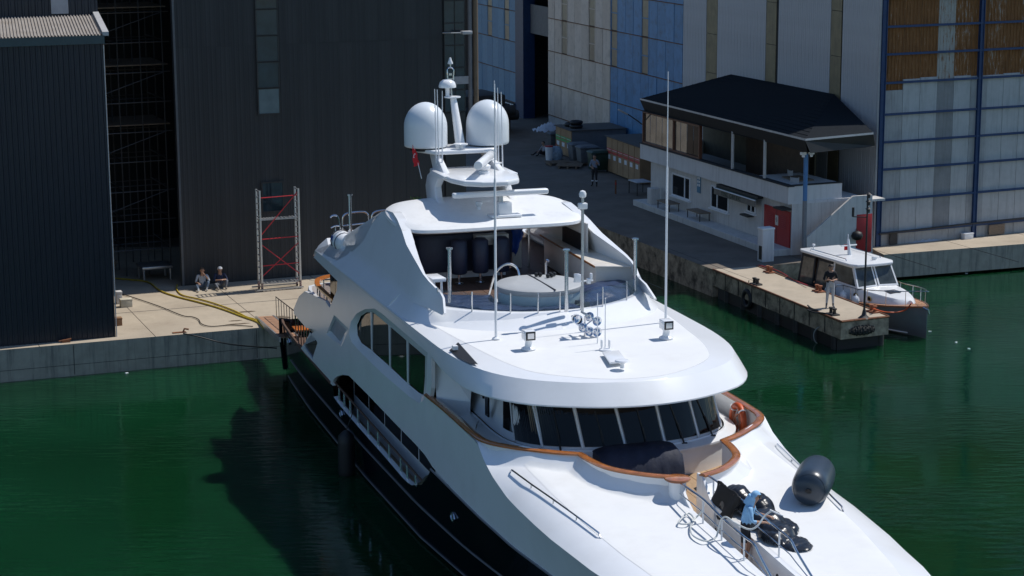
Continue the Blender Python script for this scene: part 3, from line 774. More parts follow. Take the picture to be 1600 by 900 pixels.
c = (a + b) / 2; m = M(); m.lathe([(0.16, 9.0), (0.17, 9.08), (0.09, 9.12), (0.19, 9.18), (0.2, 9.26), (0.1, 9.33)], (c.x, c.y - 0.02, 0), 18); m.build('radar_pedestal', WHITE, yacht)
m = M(); m.lathe([(0.1, 0), (0.06, 0.2), (0.12, 0.3), (0.1, 0.36)], (14.2, -0.15, 7.9), 12); m.build('loudhailer', WHITE, yacht)
# whip aerials
for xt, yt, xb, yb, s in [(679, 139, 682, 258, 12.3), (683, 140, 686, 259, 12.4), (691, 142, 691, 262, 12.6), (773, 138, 776, 246, 12.3), (777.5, 137, 779, 250, 12.4), (773, 131, 775, 255, 12.6), (783, 144, 785.5, 262, 12.8)]:
    a, b = G(xb, yb, s), G(xt, yt, s); m = M(); m.tube([(a.x, a.y, 9.0), a.lerp(b, 0.45), b], [0.022, 0.018, 0.012], 6); m.build('whip_aerial', PLW, yacht)
for x, y, s in ((688, 262, 12.5), (779, 252, 12.6)):
    c = G(x, y, s); m = M(); m.lathe([(0.04, 0), (0.04, 0.12), (0.1, 0.14), (0.1, 0.17)], (c.x, c.y, 9.0), 12); m.build('aerial_base', PLW, yacht)
for x, y, xt, yt, v in ((775, 530, 766, 124, None), (1040, 503, 1045, 112, None)):
    b = YZ(x, y, 5.99); t = YV(xt, yt, b.y); t.x = b.x
    m = M(); m.tube([b, b.lerp(t, 0.62), b.lerp(t, 0.63), t], [0.035, 0.032, 0.017, 0.012], 8); m.lathe([(0.1, 0), (0.1, 0.03), (0.05, 0.06)], b, 14); m.build('tall_aerial', PLW, yacht)
for x, y, yt in ((933.5, 536.5, 459), (945.5, 545, 467)):
    b = YZ(x, y, 5.98); m = M(); m.tube([b, b + Vector((0, 0, 1.3))], [0.016, 0.010], 6); m.build('whip_aerial', PLW, yacht)
b = YZ(946, 547, 5.98); m = M(); m.lathe([(0.17, 0), (0.16, 0.03), (0, 0.04)], b, 16); m.build('aerial_plate', PLW, yacht)
for dx in (-6, 6):
    b = YZ(946 + dx, 546, 5.99); m = M(); m.lathe([(0.012, 0), (0.02, 0.06), (0.03, 0.1), (0.03, 0.24), (0.0, 0.27)], b, 8); m.build('stub_aerial', PLW, yacht)
# hatch plate and small dish at the front of the brow
q = [YZ(x, y, 6.05) for x, y in ((941, 551), (967, 549), (979, 565), (953, 568))]
m = M(); m.rings([[(p.x, p.y, 6.03) for p in q], [(p.x, p.y, 6.08) for p in q]]); m.build('folding_plate', WHITE, yacht, bevel=0.01)
b = YZ(972, 575, 5.99); m = M(); m.lathe([(0.05, 0), (0.05, 0.1), (0.1, 0.14), (0.18, 0.17), (0.16, 0.2), (0, 0.22)], b, 18); m.xf(Matrix.Identity(4)); m.build('small_dish', WHITE, yacht)
# searchlights
def searchlight(x, y):
    b = YZ(x, y, 5.985)
    m = M(); m.lathe([(0.19, 0), (0.19, 0.04), (0.1, 0.08), (0.085, 0.22), (0.12, 0.24), (0.12, 0.27)], b, 20)
    m.box(b + Vector((0.0, 0, 0.38)), (0.34, 0.27, 0.24)); m.box(b + Vector((0, 0, 0.44)), (0.2, 0.33, 0.06))
    o = m.build('searchlight', WHITE, yacht, bevel=0.015)
    f = M(); f.box(b + Vector((0.172, 0, 0.38)), (0.03, 0.25, 0.22)); f.build('lamp_bezel', BLACK, o, bevel=0.01)
    f = M(); f.box(b + Vector((0.19, 0, 0.38)), (0.01, 0.17, 0.14)); f.build('lamp_glass', STEEL, o)
searchlight(826, 546); searchlight(1041, 529)
# air horns
CHROME = mat('chrome', (0.75, 0.76, 0.80), 0.06, metal=1.0, var=0.0)
for (x, y, L_) in ((904, 500, .45), (911, 512, .5), (921, 495, .6), (933, 502, .4), (921, 518, .45), (933, 519, .4), (900, 498, .3)):
    c = G(x, y, 22.9)
    m = M(); rs = []
    for t, r in ((0, 0.03), (0.3, 0.035), (0.6, 0.05), (0.85, 0.09), (1.0, 0.128), (1.01, 0.12), (0.9, 0.07), (0.7, 0.04), (0.5, 0.0)):
        rs.append([(c.x - L_ + L_ * t, c.y + r * cos(2 * pi * k / 16), c.z + r * sin(2 * pi * k / 16)) for k in range(16)])
    m.rings(rs); m.build('air_horn', CHROME, yacht, smooth=60)
m = M(); c = G(916, 510, 22.7); m.tube([(22.6, c.y, 5.97), (22.6, c.y, 6.5)], 0.03, 6)
for p in ((904, 500), (921, 495), (933, 502), (921, 518), (911, 512), (933, 519)):
    m.tube([(22.6, c.y, c.z), (22.55, G(*p, 22.8).y, G(*p, 22.8).z)], 0.018, 5)
m.build('horn_bracket', STEEL, yacht)
# deck light vent in the starboard brow corner: flat black patch paints its recess
q = [YZ(x, y, 5.955) for x, y in ((702, 545), (716, 536), (747, 569), (733, 566), (716, 557))]
sv = lambda p: Vector((p.x, p.y, lerp(5.97, 5.89, max(0, min(1, (abs(p.y) - 3.1) / .55))) + .015)); m = M(); m.add([sv(p) for p in q], [(0, 1, 2, 3, 4)]); m.build('corner_vent', BLACK, yacht, smooth=0)
m = M(); c = YZ(711, 543, 6.02); m.box(c, (0.15, 0.12, 0.1)); m.build('vent_light', PLW, yacht)

# ------------------------------------------------------------------ spa, glass screen and posts
def glass_mat(name, col, a):
    g = bpy.data.materials.new(name); g.use_nodes = True; nt = g.node_tree
    b = nt.nodes['Principled BSDF']; b.inputs['Base Color'].default_value = (*col, 1); b.inputs['Roughness'].default_value = 0.02
    b.inputs['Alpha'].default_value = a
    return g
CLEAR = glass_mat('clear smoked glass', (0.10, 0.16, 0.20), 0.28)
SC = YZ(842, 442, 6.78)
m = M(); m.lathe([(1.08, 5.98), (1.12, 6.1), (1.14, 6.62)], (SC.x, SC.y, 0), 40); m.build('spa_tub', mat('pale blue acrylic', (0.42, 0.58, 0.66), 0.25, var=0.03), yacht)
m = M(); m.lathe([(1.17, 6.62), (1.19, 6.65), (1.19, 6.76), (1.14, 6.79), (0.6, 6.80), (0, 6.805)], (SC.x, SC.y, 0), 48); cv = m.build('spa_cover', GREYC, yacht)
m = M(); m.bb(SC.x - 1.16, SC.x + 1.18, SC.y + 0.05, SC.y + 0.09, 6.79, 6.815); m.build('cover_seam', BLACK, cv)
for x, y in ((838, 429), (844, 429), (856, 431), (862, 430), (866, 428), (860, 428)):
    b = YZ(x, y, 6.86); m = M(); m.lathe([(0, -0.06), (0.045, -0.045), (0.06, 0), (0.045, 0.045), (0, 0.06)], b, 10); m.build('hand_weight', BLACK, yacht)
m = M(); b = YZ(853, 428, 6.8); m.tube([b, b + Vector((0, 0, .3)), b + Vector((0.04, 0.02, .4)), b + Vector((.12, .04, .38))], 0.035, 8); m.build('spa_tap', STEEL, yacht)
pts = [Vector((p.x, p.y, p.z)) for p in up]
for k in range(0, len(pts) - 3, 3):
    m = M(); a = pts[k:k + 4]
    if a[0].x < 19.0 or a[-1].x < 19.0: continue
    m.strip([p + Vector((0, 0, 0.03)) for p in a], [p + Vector((0, 0, 0.50)) for p in a]); m.build('glass_panel', CLEAR, yacht, smooth=0)
    m = M(); m.tube([a[0] + Vector((0.0, 0, -0.02)), a[0] + Vector((0, 0, 0.53))], 0.022, 6); m.build('glass_post', STEEL, yacht)
for x, y, yt, z in ((703, 478, 386, 6.3), (885, 487, 390, 6.35), (992, 455, 369, 6.35)):
    b = YZ(x, y, z); h = (y - yt) / 59.0
    m = M(); m.tube([b, b + Vector((0, 0, h))], 0.055, 10); m.lathe([(0.1, 0), (0.1, 0.04)], b + Vector((0, 0, h)), 12); m.build('awning_pole', STEEL, yacht)
b = YZ(910, 487, 6.35); t = G(907, 306, b.x)
m = M(); m.tube([b, (b.x, b.y, t.z)], 0.04, 10); sp_ = m.build('sensor_pole', ALU, yacht)
m = M(); m.lathe([(0.05, 0), (0.09, 0.02), (0.1, 0.1), (0.07, 0.17), (0, 0.2)], (b.x, b.y, t.z - .05), 14); m.build('sensor_head', PLW, sp_)
m = M(); m.box((b.x, b.y, G(908, 322, b.x).z), (0.14, 0.24, 0.16)); m.build('sensor_box', PLW, sp_, bevel=0.02)
z = G(908, 437, b.x).z
m = M(); m.box((b.x, b.y - 0.14, z + 0.05), (0.16, 0.16, 0.22)); m.box((b.x, b.y + 0.17, z - 0.05), (0.12, 0.1, 0.14)); m.box((b.x, b.y + 0.24, z + 0.06), (0.1, 0.06, 0.2)); m.bb(b.x - .03, b.x + .03, b.y - .25, b.y + .3, z - .06, z - .02)
m.build('sensor_cluster', PLW, sp_, bevel=0.015)
# vinyl covers on the sunpads round the spa
def padgrid(name, a0, a1, z0, hump, label):
    m = M(); rows = []
    for i in range(41):
        a = rad(lerp(a0, a1, i / 40)); row = []
        for j in range(13):
            t = j / 12
            # boundary: inside of the coaming
            d = Vector((cos(a), sin(a), 0)); R = 0.5
            while R < 4:
                q = Vector((SC.x, SC.y, 0)) + d * R
                lim = interp([(16.9, 3.2), (17.6, 3.18), (18.6, 3.03), (19.5, 2.7), (20.3, 2.02), (20.75, 1.2), (20.92, 0.6), (20.96, 0.0), (20.97, -1)], q.x)
                if abs(q.y) > lim or q.x > 20.95: break
                R += 0.02
            r = lerp(1.17, R - 0.03, t); q = Vector((SC.x, SC.y, 0)) + d * r
            zz = z0 + hump * sin(pi * min(1, t * 1.1)) * max(0, sin(pi * i / 40)) + 0.022 * sin(q.x * 9 + q.y * 5) * sin(q.y * 7 - q.x * 3) + 0.012 * abs(sin(13 * q.x + 8 * q.y)) + 0.008 * sin(31 * q.y - 9 * q.x)
            if j in (0, 12): zz = z0 - 0.15
            row.append((q.x, q.y, zz))
        rows.append(row)
    m.rings(rows, False, False); o = m.build(name, VINYL, None, smooth=50)
    o.location = (YO.x, YO.y, 0); o.rotation_euler = (0, 0, YF.az)
    return tag(o, label, 'cover')
padgrid('sunpad_cover', 35, 118, 6.44, 0.17, 'wrinkled navy vinyl cover mounded over the sunpad to the right of the round spa')
padgrid('sunpad_cover', -120, 28, 6.36, 0.03, 'flat wrinkled navy vinyl sheet behind the glass screen to the left of the spa')

# ------------------------------------------------------------------ yacht: deck fittings, rails, stern
for sgn in (-1, 1):                       # low grab rails on the foredeck
    A_ = Vector((27.35, sgn * 3.4, 0)); B_ = Vector((32.0, sgn * 2.86, 0))
    P = [A_.lerp(B_, t) for t in (0, .02, .25, .5, .75, .98, 1)]
    pts = [Vector((p.x, p.y, zdeck(p.x, p.y) + (0.0 if i in (0, 6) else 0.085))) for i, p in enumerate(P)]
    m = M(); m.tube(pts, 0.022, 6)
    for p in pts[2:5]: m.tube([p, p - Vector((0, 0, 0.09))], 0.014, 5)
    m.build('grab_rail', STEEL, yacht)
# rails along the sunken walkway
def rail(pxs, v, posts, zb):
    P = [YV(x, y, v) for x, y in pxs]
    m = M(); m.tube(smooth_pts(P, 3), 0.026, 8); m.build('rail_top', STEEL, yacht)
    m = M(); m.tube([Vector((p.x, p.y, lerp(p.z, zb(p.x), 0.55))) for p in P[1:]], 0.013, 6); m.build('rail_wire', STEEL, yacht)
    for x, y in posts:
        p = YV(x, y, v); m = M(); m.tube([p, (p.x, p.y, zb(p.x))], 0.022, 6); m.build('rail_post', PLW, yacht)
zb = lambda s: zdeck(s, 1.0)
rail([(1051, 746), (1062, 754), (1100, 781), (1128, 809), (1162, 838), (1178, 850), (1187, 868), (1204, 900), (1216, 925)], -0.44, [(1062, 754), (1099, 780), (1128, 809), (1163, 839)], zb)
rail([(1103, 741), (1115, 749), (1133, 762), (1180, 797), (1219, 829), (1235, 843), (1245, 862), (1268, 900), (1283, 925)], 0.34, [(1115, 749), (1218, 828)], zb)
m = M(); m.tube([(30.25, -0.42, 4.4), (30.35, -0.5, 4.2), (30.3, -0.5, 4.0)], 0.018, 6); m.build('rail_post', STEEL, yacht)
# covered locker under the windscreen
m = M(); m.bb(26.75, 27.5, -1.15, 0.75, 3.32, 4.0); m.build('deck_locker', WHITE, yacht, bevel=0.03)
m = M(); rows = []
for i in range(25):
    t = i / 24; y = lerp(-1.22, 0.82, t); row = []
    for j, (x, z) in enumerate([(26.92, 3.6), (26.93, 4.26), (27.0, 4.32), (27.4, 4.30), (27.62, 4.2), (27.8, 3.9), (27.9, 3.6), (28.0, 3.34)]):
        w = 0.018 * sin(11 * t + 2.3 * j) * (1 if 1 < j < 7 else 0.2) + 0.02 * sin(37 * t + j)
        row.append((x + w, y + 0.02 * sin(j * 2 + i), z + w * 0.5 - (0.1 * abs(2 * t - 1) ** 6)))
    rows.append(row)
m.rings(rows, False, False)
m.add(rows[0], [tuple(range(8))]); m.add(rows[-1], [tuple(range(8))])
o = m.build('locker_cover', mat('dull navy cover', (0.018, 0.023, 0.042), 0.65, spec=0.25, var=0.25, scale=3, bump=0.8, bscale=5), yacht, smooth=60)
# aft upper deck: bulwark with teak rail and cushion
m = M(); rr = smooth_pts([(9.9, -3.62, 4.62), (8.6, -3.66, 4.64), (7.2, -3.6, 4.66), (6.4, -3.2, 4.68), (6.0, -2.2, 4.68), (5.9, 0, 4.68), (6.0, 2.2, 4.68), (6.4, 3.2, 4.68), (7.2, 3.6, 4.66), (9.9, 3.62, 4.62)], 4)
m.rings([[(p.x, p.y + dy, p.z + dz) for dy, dz in ((-.1, 0), (.1, 0), (.1, .06), (-.1, .06))] if 0 else [(p.x + ox, p.y + oy, p.z + dz) for ox, oy, dz in ((-.07, -.07, 0), (.07, .07, 0), (.07, .07, .07), (-.07, -.07, .07))] for p in rr])
m.build('teak_cap_rail', mat('bright varnished teak', (0.52, 0.16, 0.03), 0.2, var=0.15, coat=0.5), yacht)
for i in range(0, len(rr), 3):
    m = M(); p = rr[i]; m.tube([(p.x, p.y, 3.7), p], 0.022, 6); m.build('rail_post', STEEL, yacht)
m = M(); m.bb(5.0, 12, -3.6, 3.6, 3.35, 3.55); m.build('aft_deck', TEAK, yacht, bevel=0.03)
m = M(); rs = [Vector(q) for q in [(9.4, -3.74, 0), (6.5, -3.74, 0), (5.6, -3.72, 0), (5.0, -3.6, 0), (4.7, -3.2, 0), (4.55, -2.2, 0), (4.5, 0, 0), (4.55, 2.2, 0), (4.7, 3.2, 0), (5.0, 3.6, 0), (5.6, 3.72, 0), (6.5, 3.74, 0), (9.4, 3.74, 0)]]
m.rings([[(p.x, p.y, 3.02), (p.x, p.y, 3.4), (p.x + .35 * (1 if p.x < 6 else .3), p.y * .97, 4.25), (p.x + .5 * (1 if p.x < 6 else .3), p.y * .95, 4.25), (p.x + .3, p.y * .93, 3.3)] for p in rs], True, True)
m.build('aft_bulwark', WHITE, yacht, smooth=28)
m = M(); m.box((7.6, -2.5, 4.05), (1.7, 1.2, 1.0)); m.build('aft_seat', WHITE, yacht, bevel=0.1)
m = M(); m.bb(9.9, 10.0, -3.6, 3.6, 3.5, 5.4); m.build('aft_door_glass', GLASS, yacht)
m = M(); m.bb(9.2, 11.5, -3.60, -3.58, 4.45, 5.5); m.build('aft_window', GLASS, yacht)
m = M(); m.bb(0.75, 9.5, -3.4, 3.4, 1.3, 1.42); m.build('main_deck', TEAKD, yacht)
m = M(); m.bb(8.0, 8.1, -3.1, 3.1, 2.2, 3.3); m.build('saloon_door_glass', GLASS, yacht)
m = M(); m.bb(4.5, 8.0, -3.2, 3.2, 2.96, 3.05); m.build('overhang_soffit', WHITE, yacht)
m = M(); m.box((2.35, -3.0, 2.12), (0.7, 0.9, 0.06)); m.build('teak_gate', mat('orange varnish', (0.6, 0.17, 0.03), 0.25, coat=0.5), yacht, bevel=0.02)
m = M(); m.bb(0.3, 1.0, -3.3, 3.3, 0.12, 0.3); m.build('swim_platform', TEAKD, yacht, bevel=0.04)
for k in range(7):
    a = 3.0 + 0.45 * k; m = M(); m.tube([(a, -3.5, 1.65), (a, -3.5, 2.85)], 0.02, 6); m.build('rail_post', STEEL, yacht)
m = M(); m.tube([(3.0, -3.5, 2.86), (5.8, -3.5, 2.86)], 0.025, 6); m.build('rail_top', STEEL, yacht)
# steel rails on the aft flybridge
def loop_rail(pts, r=0.03):
    m = M(); m.tube(smooth_pts([G(x, y, 8.7) for x, y in pts], 3), r, 8); return m.build('rail_loop', STEEL, yacht)
loop_rail([(535.5, 378), (535, 345), (537, 337), (545, 333), (566, 331), (574, 334), (576, 342), (576, 362)])
loop_rail([(535, 353), (560, 350), (575, 348)], 0.022)
loop_rail([(580.5, 362), (580, 345), (583, 333), (596, 329), (620, 328)])
loop_rail([(531, 372), (531, 350), (527, 338), (520, 337), (516, 340)])
loop_rail([(517, 356), (524, 353), (532, 353)], 0.022); loop_rail([(524, 352), (524, 372)], 0.02)
m = M(); m.tube([G(533, 353, 8.7), G(549, 364, 8.7), G(567, 376, 8.7)], 0.035, 8); m.build('black_hose', BLACK, yacht)
p = G(548, 382, 9.0); m = M(); m.tube([p, (p.x, p.y, G(548, 305, 9.0).z)], 0.055, 10); m.lathe([(0.1, 0), (0.1, 0.04)], (p.x, p.y, G(548, 305, 9.0).z), 12); m.build('awning_pole', STEEL, yacht)
m = M(); c = G(563, 371, 8.9); m.box(c, (0.1, 0.8, 0.5)); m.build('aft_locker', WHITE, yacht, bevel=0.03)
# port console, inner panels, starboard table
CREAM = mat('cream gelcoat', (0.70, 0.66, 0.60), 0.4, var=0.03)
m = M(); m.prism([(12.8, 2.35), (18.0, 2.15), (18.4, 3.2), (12.8, 3.2)], 5.98, 6.83); m.build('side_console', CREAM, yacht, bevel=0.02)
m = M(); m.prism([(12.7, 2.28), (18.1, 2.08), (18.5, 3.2), (12.7, 3.2)], 6.832, 6.88); m.build('console_top', mat('cream counter', (0.72, 0.66, 0.57), 0.35), yacht, bevel=0.015)
m = M(); m.tube([(12.7, 2.27, 6.86), (18.1, 2.07, 6.86)], 0.03, 6); m.build('counter_edge', TEAKV, yacht)
xa_, za_ = YF.fp(878, 383, 2.52); xb_, zb_3 = YF.fp(908, 357, 2.52)
m = M(); m.bb(YF.fp(842, 380, 2.55)[0], 16.1, 2.55, 2.6, 6.88, 7.75); m.build('inner_panel', CREAM, yacht, smooth=0)
m = M(); m.bb(xa_, 15.9, 2.53, 2.545, za_, za_ + .62); m.build('inner_window', BLACK, yacht, smooth=0)
m = M(); m.bb(14.3, 14.45, -2.72, -2.25, 5.98, 7.6); m.build('inner_pillar', CREAM, yacht, bevel=0.02)
m = M(); m.bb(12.9, 13.2, 1.2, 1.5, 5.98, 8.0); m.build('inner_pillar', CREAM, yacht, bevel=0.02)
m = M(); m.tube([(13.3, 1.7, 5.98), (13.3, 1.7, 8.0)], 0.04, 8); m.build('awning_pole', STEEL, yacht)
m = M(); m.prism([(18.0, -2.88), (18.75, -2.85), (18.7, -2.45), (18.0, -2.5)], 6.85, 6.95); m.bb(18.1, 18.3, -2.85, -2.65, 5.98, 6.85); m.bb(18.6, 18.66, -2.6, -2.54, 6.3, 6.85); m.build('side_table', WHITE, yacht, bevel=0.015)
m = M(); m.tube(smooth_pts([(17.6, -0.95, 6.0), (17.9, -0.85, 6.7), (18.0, -0.75, 6.95), (18.05, -0.5, 7.1), (18.1, -0.25, 7.0), (18.2, -0.2, 6.7), (18.0, -0.3, 6.4)], 3), 0.035, 8); m.build('spa_handrail', STEEL, yacht)
# things standing on the flybridge
def YT(name, label, cat, loc, group=None):
    w = YO + _a * loc[0] + _n * loc[1]
    return thing(name, label, cat, (w.x, w.y, loc[2]), YF.az, group)
t = YT('covered_bar', 'long bar counter shrouded in dark navy canvas under the hardtop', 'bar', (13.6, -0.6, 5.98))
m = M(); rows = []
for z, g in ((0.25, -.02), (0.5, 0.0), (1.2, .02), (1.35, -.04), (1.38, -.2)):
    rows.append([(x + 0.03 * sin(9 * i + z * 3), y + 0.03 * sin(7 * i), z) for i, (x, y) in enumerate([(-.7 - g, -1.6 - g), (-.2, -1.62 - g), (.5, -1.6 - g), (.75 + g, -1.4), (.8 + g, -.7), (.78 + g, 0), (.8 + g, .7), (.75 + g, 1.3), (.4, 1.55 + g), (-.3, 1.55 + g), (-.75 - g, 1.3), (-.75 - g, 0)])])
m.rings(rows, True, True); m.build('cover', NAVYC, t, smooth=50)
m = M(); m.bb(-.5, .5, -1.4, 1.3, 0, .3); m.build('bar_base', WHITE, t)
for i, y in enumerate((-1.0, -0.35, 0.3)):
    t = YT('bar_stool', ['left', 'middle', 'right'][i] + ' of three bar stools bagged in navy canvas, on a short steel foot', 'stool', (14.95, y, 5.98), 'bagged stools at the bar')
    m = M(); m.lathe([(0.2, 0.3), (0.24, 0.34), (0.25, 0.9), (0.24, 1.25), (0.15, 1.33), (0, 1.34)], n=16); m.build('cover', NAVYC, t, smooth=50)
    m = M(); m.cyl((0, 0, 0.02), (0, 0, .32), 0.04, n=8); m.lathe([(0.14, 0), (0.14, 0.02), (0.03, 0.04)], n=12); m.build('foot', STEEL, t)
m = M(); m.prism([(-.45, -.16), (.5, -.16), (.5, .14), (-.3, .14)], -.3, .3, 'x') ; 
t = YT('ice_maker', 'pale grey metal box standing on top of the covered bar', 'appliance', (14.45, G(766, 374, 14.45).y, G(766, 374, 14.45).z - .12))
m = M(); m.bb(-.25, .25, -.5, .5, 0, .30); m.build('case', mat('pale grey enamel', (0.5, 0.5, 0.48), 0.4), t, bevel=0.015)
m = M(); m.bb(.25, .262, -.4, .4, .05, .25); m.build('door', mat('grey enamel', (0.44, 0.44, 0.42), 0.4), t, bevel=0.005)
def drape(name, pts, mt, label, cat, amp=0.04):
    """a hanging or lying sheet given by a grid of local yacht points"""
    m = M(); R, C_ = len(pts), len(pts[0]); rows = []
    for i in range((R - 1) * 5 + 1):
        u = i / 5; a = min(int(u), R - 2); fu = u - a; row = []
        for j in range((C_ - 1) * 5 + 1):
            w = j / 5; b = min(int(w), C_ - 2); fw = w - b
            p = Vector(pts[a][b]) * (1 - fu) * (1 - fw) + Vector(pts[a + 1][b]) * fu * (1 - fw) + Vector(pts[a][b + 1]) * (1 - fu) * fw + Vector(pts[a + 1][b + 1]) * fu * fw
            k = amp * (sin(i * 1.9 + j * 0.8) + 0.6 * sin(j * 2.3 - i * 0.7))
            row.append(p + Vector((k, k * 0.4, 0.5 * k)))
        rows.append(row)
    m.rings(rows, False, False)
    o = m.build(name, mt, None, smooth=60)
    o.location = (YO.x, YO.y, 0); o.rotation_euler = (0, 0, YF.az)
    sd = o.modifiers.new('thickness', 'SOLIDIFY'); sd.thickness = 0.015
    return tag(o, label, cat)
drape('blue_tarp', [[(13.6, .95, 7.6), (13.9, 1.35, 7.7)], [(13.7, 1.0, 7.1), (13.9, 1.3, 7.15)], [(13.8, 1.0, 6.6), (13.9, 1.1, 6.5)]], BLUEC, 'bright blue tarpaulin hanging at the right end of the covered bar', 'tarpaulin')
drape('blue_tarp', [[(8.9, -2.0, 6.7), (8.9, -1.3, 6.75)], [(9.0, -2.0, 6.4), (9.0, -1.3, 6.4)], [(9.1, -1.9, 6.0), (9.1, -1.4, 6.0)]], BLUEC, 'bright blue bag behind the steel rails on the aft flybridge', 'bag')
drape('canvas_awning', [[(12.6, -1.0, 7.75), (12.6, 1.0, 7.8)], [(13.6, -1.0, 7.55), (13.6, 0.9, 7.6)]], mat('violet blue canvas', (0.05, 0.06, 0.25), 0.6), 'rolled violet blue canvas tucked beneath the hardtop', 'awning', 0.03)
drape('cushion_cover', [[(6.9, -3.3, 4.62), (7.0, -2.0, 4.62)], [(7.7, -3.3, 4.68), (7.7, -2.0, 4.66)], [(8.5, -3.2, 4.60), (8.5, -2.0, 4.6)]], NAVYC, 'folded navy cover on the white seat of the aft deck', 'cover', 0.03)
t = YT('life_raft', 'white life raft canister strapped in a cradle at the aft flybridge corner', 'life raft', (9.15, -3.15, 6.38))
m = M(); rs = []
for x, r in ((-.62, .0), (-.6, .2), (-.52, .28), (-.4, .31), (-.02, .32), (.0, .335), (.02, .32), (.38, .31), (.5, .28), (.58, .2), (.6, 0)):
    rs.append([(x, r * cos(2 * pi * k / 20), r * sin(2 * pi * k / 20)) for k in range(20)])
m.rings(rs); m.build('canister', PLW, t, smooth=60)
for x in (-.3, .25):
    m = M(); m.tube([(x, .325 * cos(a), .325 * sin(a)) for a in [2 * pi * i / 16 for i in range(16)]], 0.016, 5, closed=True); m.build('strap', NAVYC, t)
    m = M(); m.bb(x - .04, x + .04, -.3, .3, -.42, -.28); m.build('cradle', STEEL, t, bevel=0.01)
for k in range(3):
    m = M(); m.box((-.25 + .1 * k, -.30, .12 - .02 * k), (.05, .02, .12), rx=-.4); m.build('marking', mat('blue print', (0.03, 0.06, 0.25), 0.5) if k == 0 else bpy.data.materials['blue print'], t)
# flag, weed, lifebuoy, fender, covered tender
t = YT('flag', 'small red flag with white crescent hanging behind the left satellite dome', 'flag', (12.0, -1.55, 8.9))
m = M(); m.tube([(0, 0.25, -0.2), (-.25, 0.05, 0.95)], 0.012, 6); m.build('staff', PLW, t)
FR = mat('red cloth', (0.55, 0.01, 0.015), 0.7)
m = M(); rows = []
for i in range(9):
    rows.append([(-.22 + .02 * i + .03 * sin(i + j), 0.02 + 0.045 * j * (0.3 + i * .1) + .015 * sin(2 * i), 0.85 - .085 * i + .01 * j) for j in range(5)])
m.rings(rows, False, False); m.build('cloth', FR, t, smooth=60)
m = M(); m.tube([(-.1 + .06 * cos(a), .06 + .02 * sin(a), .5 + .06 * sin(a)) for a in [rad(60 + 30 * i) for i in range(9)]], .012, 5); m.build('crescent', PLW, t)
t = YT('potted_weed', 'small green bush growing at the back edge of the white hardtop', 'plant', tuple(YZ(650, 318, 8.02)))
LEAF = mat('leaf', (0.07, 0.14, 0.02), 0.6, var=0.4, scale=9)
m = M()
for i in range(60):
    a = random.random() * 6.28; h = 0.04 + random.random() * .14; r = random.random() * .15
    c = Vector((r * cos(a), 1.4 * r * sin(a), h)); u = Vector((random.uniform(-1, 1), random.uniform(-1, 1), random.uniform(0, 1))).normalized() * .05; w = u.orthogonal().normalized() * .02
    m.add([c - u, c + w, c + u, c - w], [(0, 1, 2, 3)])
m.build('leaves', LEAF, t, smooth=0, recalc=False)
m = M()
for i in range(6): m.tube([(0, 0, -.03), (random.uniform(-.12, .12), random.uniform(-.2, .2), .13)], .005, 4)
m.build('stem', mat('stem', (0.12, 0.1, 0.05)), t)
t = YT('lifebuoy', 'orange ring lifebuoy hanging inside the port bulwark beside the wheelhouse windows', 'lifebuoy', tuple(YV(1153, 655, 3.5)), None)
m = M(); m.tube([(.36 * cos(a), 0, .36 * sin(a)) for a in [2 * pi * i / 24 for i in range(24)]], 0.085, 8, closed=True); o = m.build('ring', ORANGE, t, smooth=60)
for k in range(4):
    a = pi / 4 + k * pi / 2; m = M(); m.tube([((.36 + .09 * cos(b)) * cos(a), .092 * sin(b), (.36 + .09 * cos(b)) * sin(a)) for b in [2 * pi * i / 12 for i in range(12)]], 0.02, 5, closed=True); m.build('band', PLW, t)
m = M(); m.tube([(.25 * cos(i * .9), -.05, .2 * sin(i * 1.3)) for i in range(16)], .015, 5); m.build('line', mat('salmon rope', (0.5, 0.2, 0.12), 0.8), t)
FEND = mat('slate inflatable rubber', (0.028, 0.042, 0.060), 0.32, var=0.2, scale=2, bump=0.1, bscale=12)
c = YZ(1250, 757, 3.98)
t = YT('inflatable_fender', 'huge slate blue inflatable fender lying on its side on the foredeck', 'fender', (31.0, 2.62, 3.85 + 0.43))
t.rotation_euler = (0, 0, YF.az + rad(146))
m = M(); rs = []
for x, r in ((-.66, 0), (-.658, .12), (-.64, .24), (-.60, .33), (-.54, .385), (-.45, .415), (-.3, .43), (0, .435), (.3, .43), (.45, .415), (.54, .385), (.60, .33), (.64, .24), (.658, .12), (.66, 0)):
    rs.append([(x * 1.3, r * cos(2 * pi * k / 28), r * sin(2 * pi * k / 28)) for k in range(28)])
m.rings(rs); m.build('body', FEND, t, smooth=70)
for e in (-1, 1):
    m = M(); m.tube([(e * .84, 0, 0), (e * .89, 0, 0)], .05, 10); m.tube([(e * .90 + .04 * e * cos(a), .06 * sin(a), .0 + .05 * cos(a)) for a in [i * .6 for i in range(10)]], .015, 5); m.build('end_eye', BLACK, t)
    m = M(); m.tube([(e * .75, .352 * cos(a), .348 * sin(a)) for a in [2 * pi * i / 24 for i in range(24)]], .012, 5, closed=True); m.build('seam', FEND, t)
t = YT('hull_fender', 'black cylindrical fender hanging against the navy hull side', 'fender', (13.3, -4.12, -0.25))
m = M(); m.lathe([(0, 0), (0.15, .03), (.24, .15), (.26, .4), (.26, 1.2), (.24, 1.45), (.1, 1.6), (0, 1.62)], n=20); m.build('body', BLACK, t, smooth=60)
m = M(); m.tube([(0, 0, 1.6), (0, .3, 2.35)], .015, 5); m.build('line', BLACK, t)

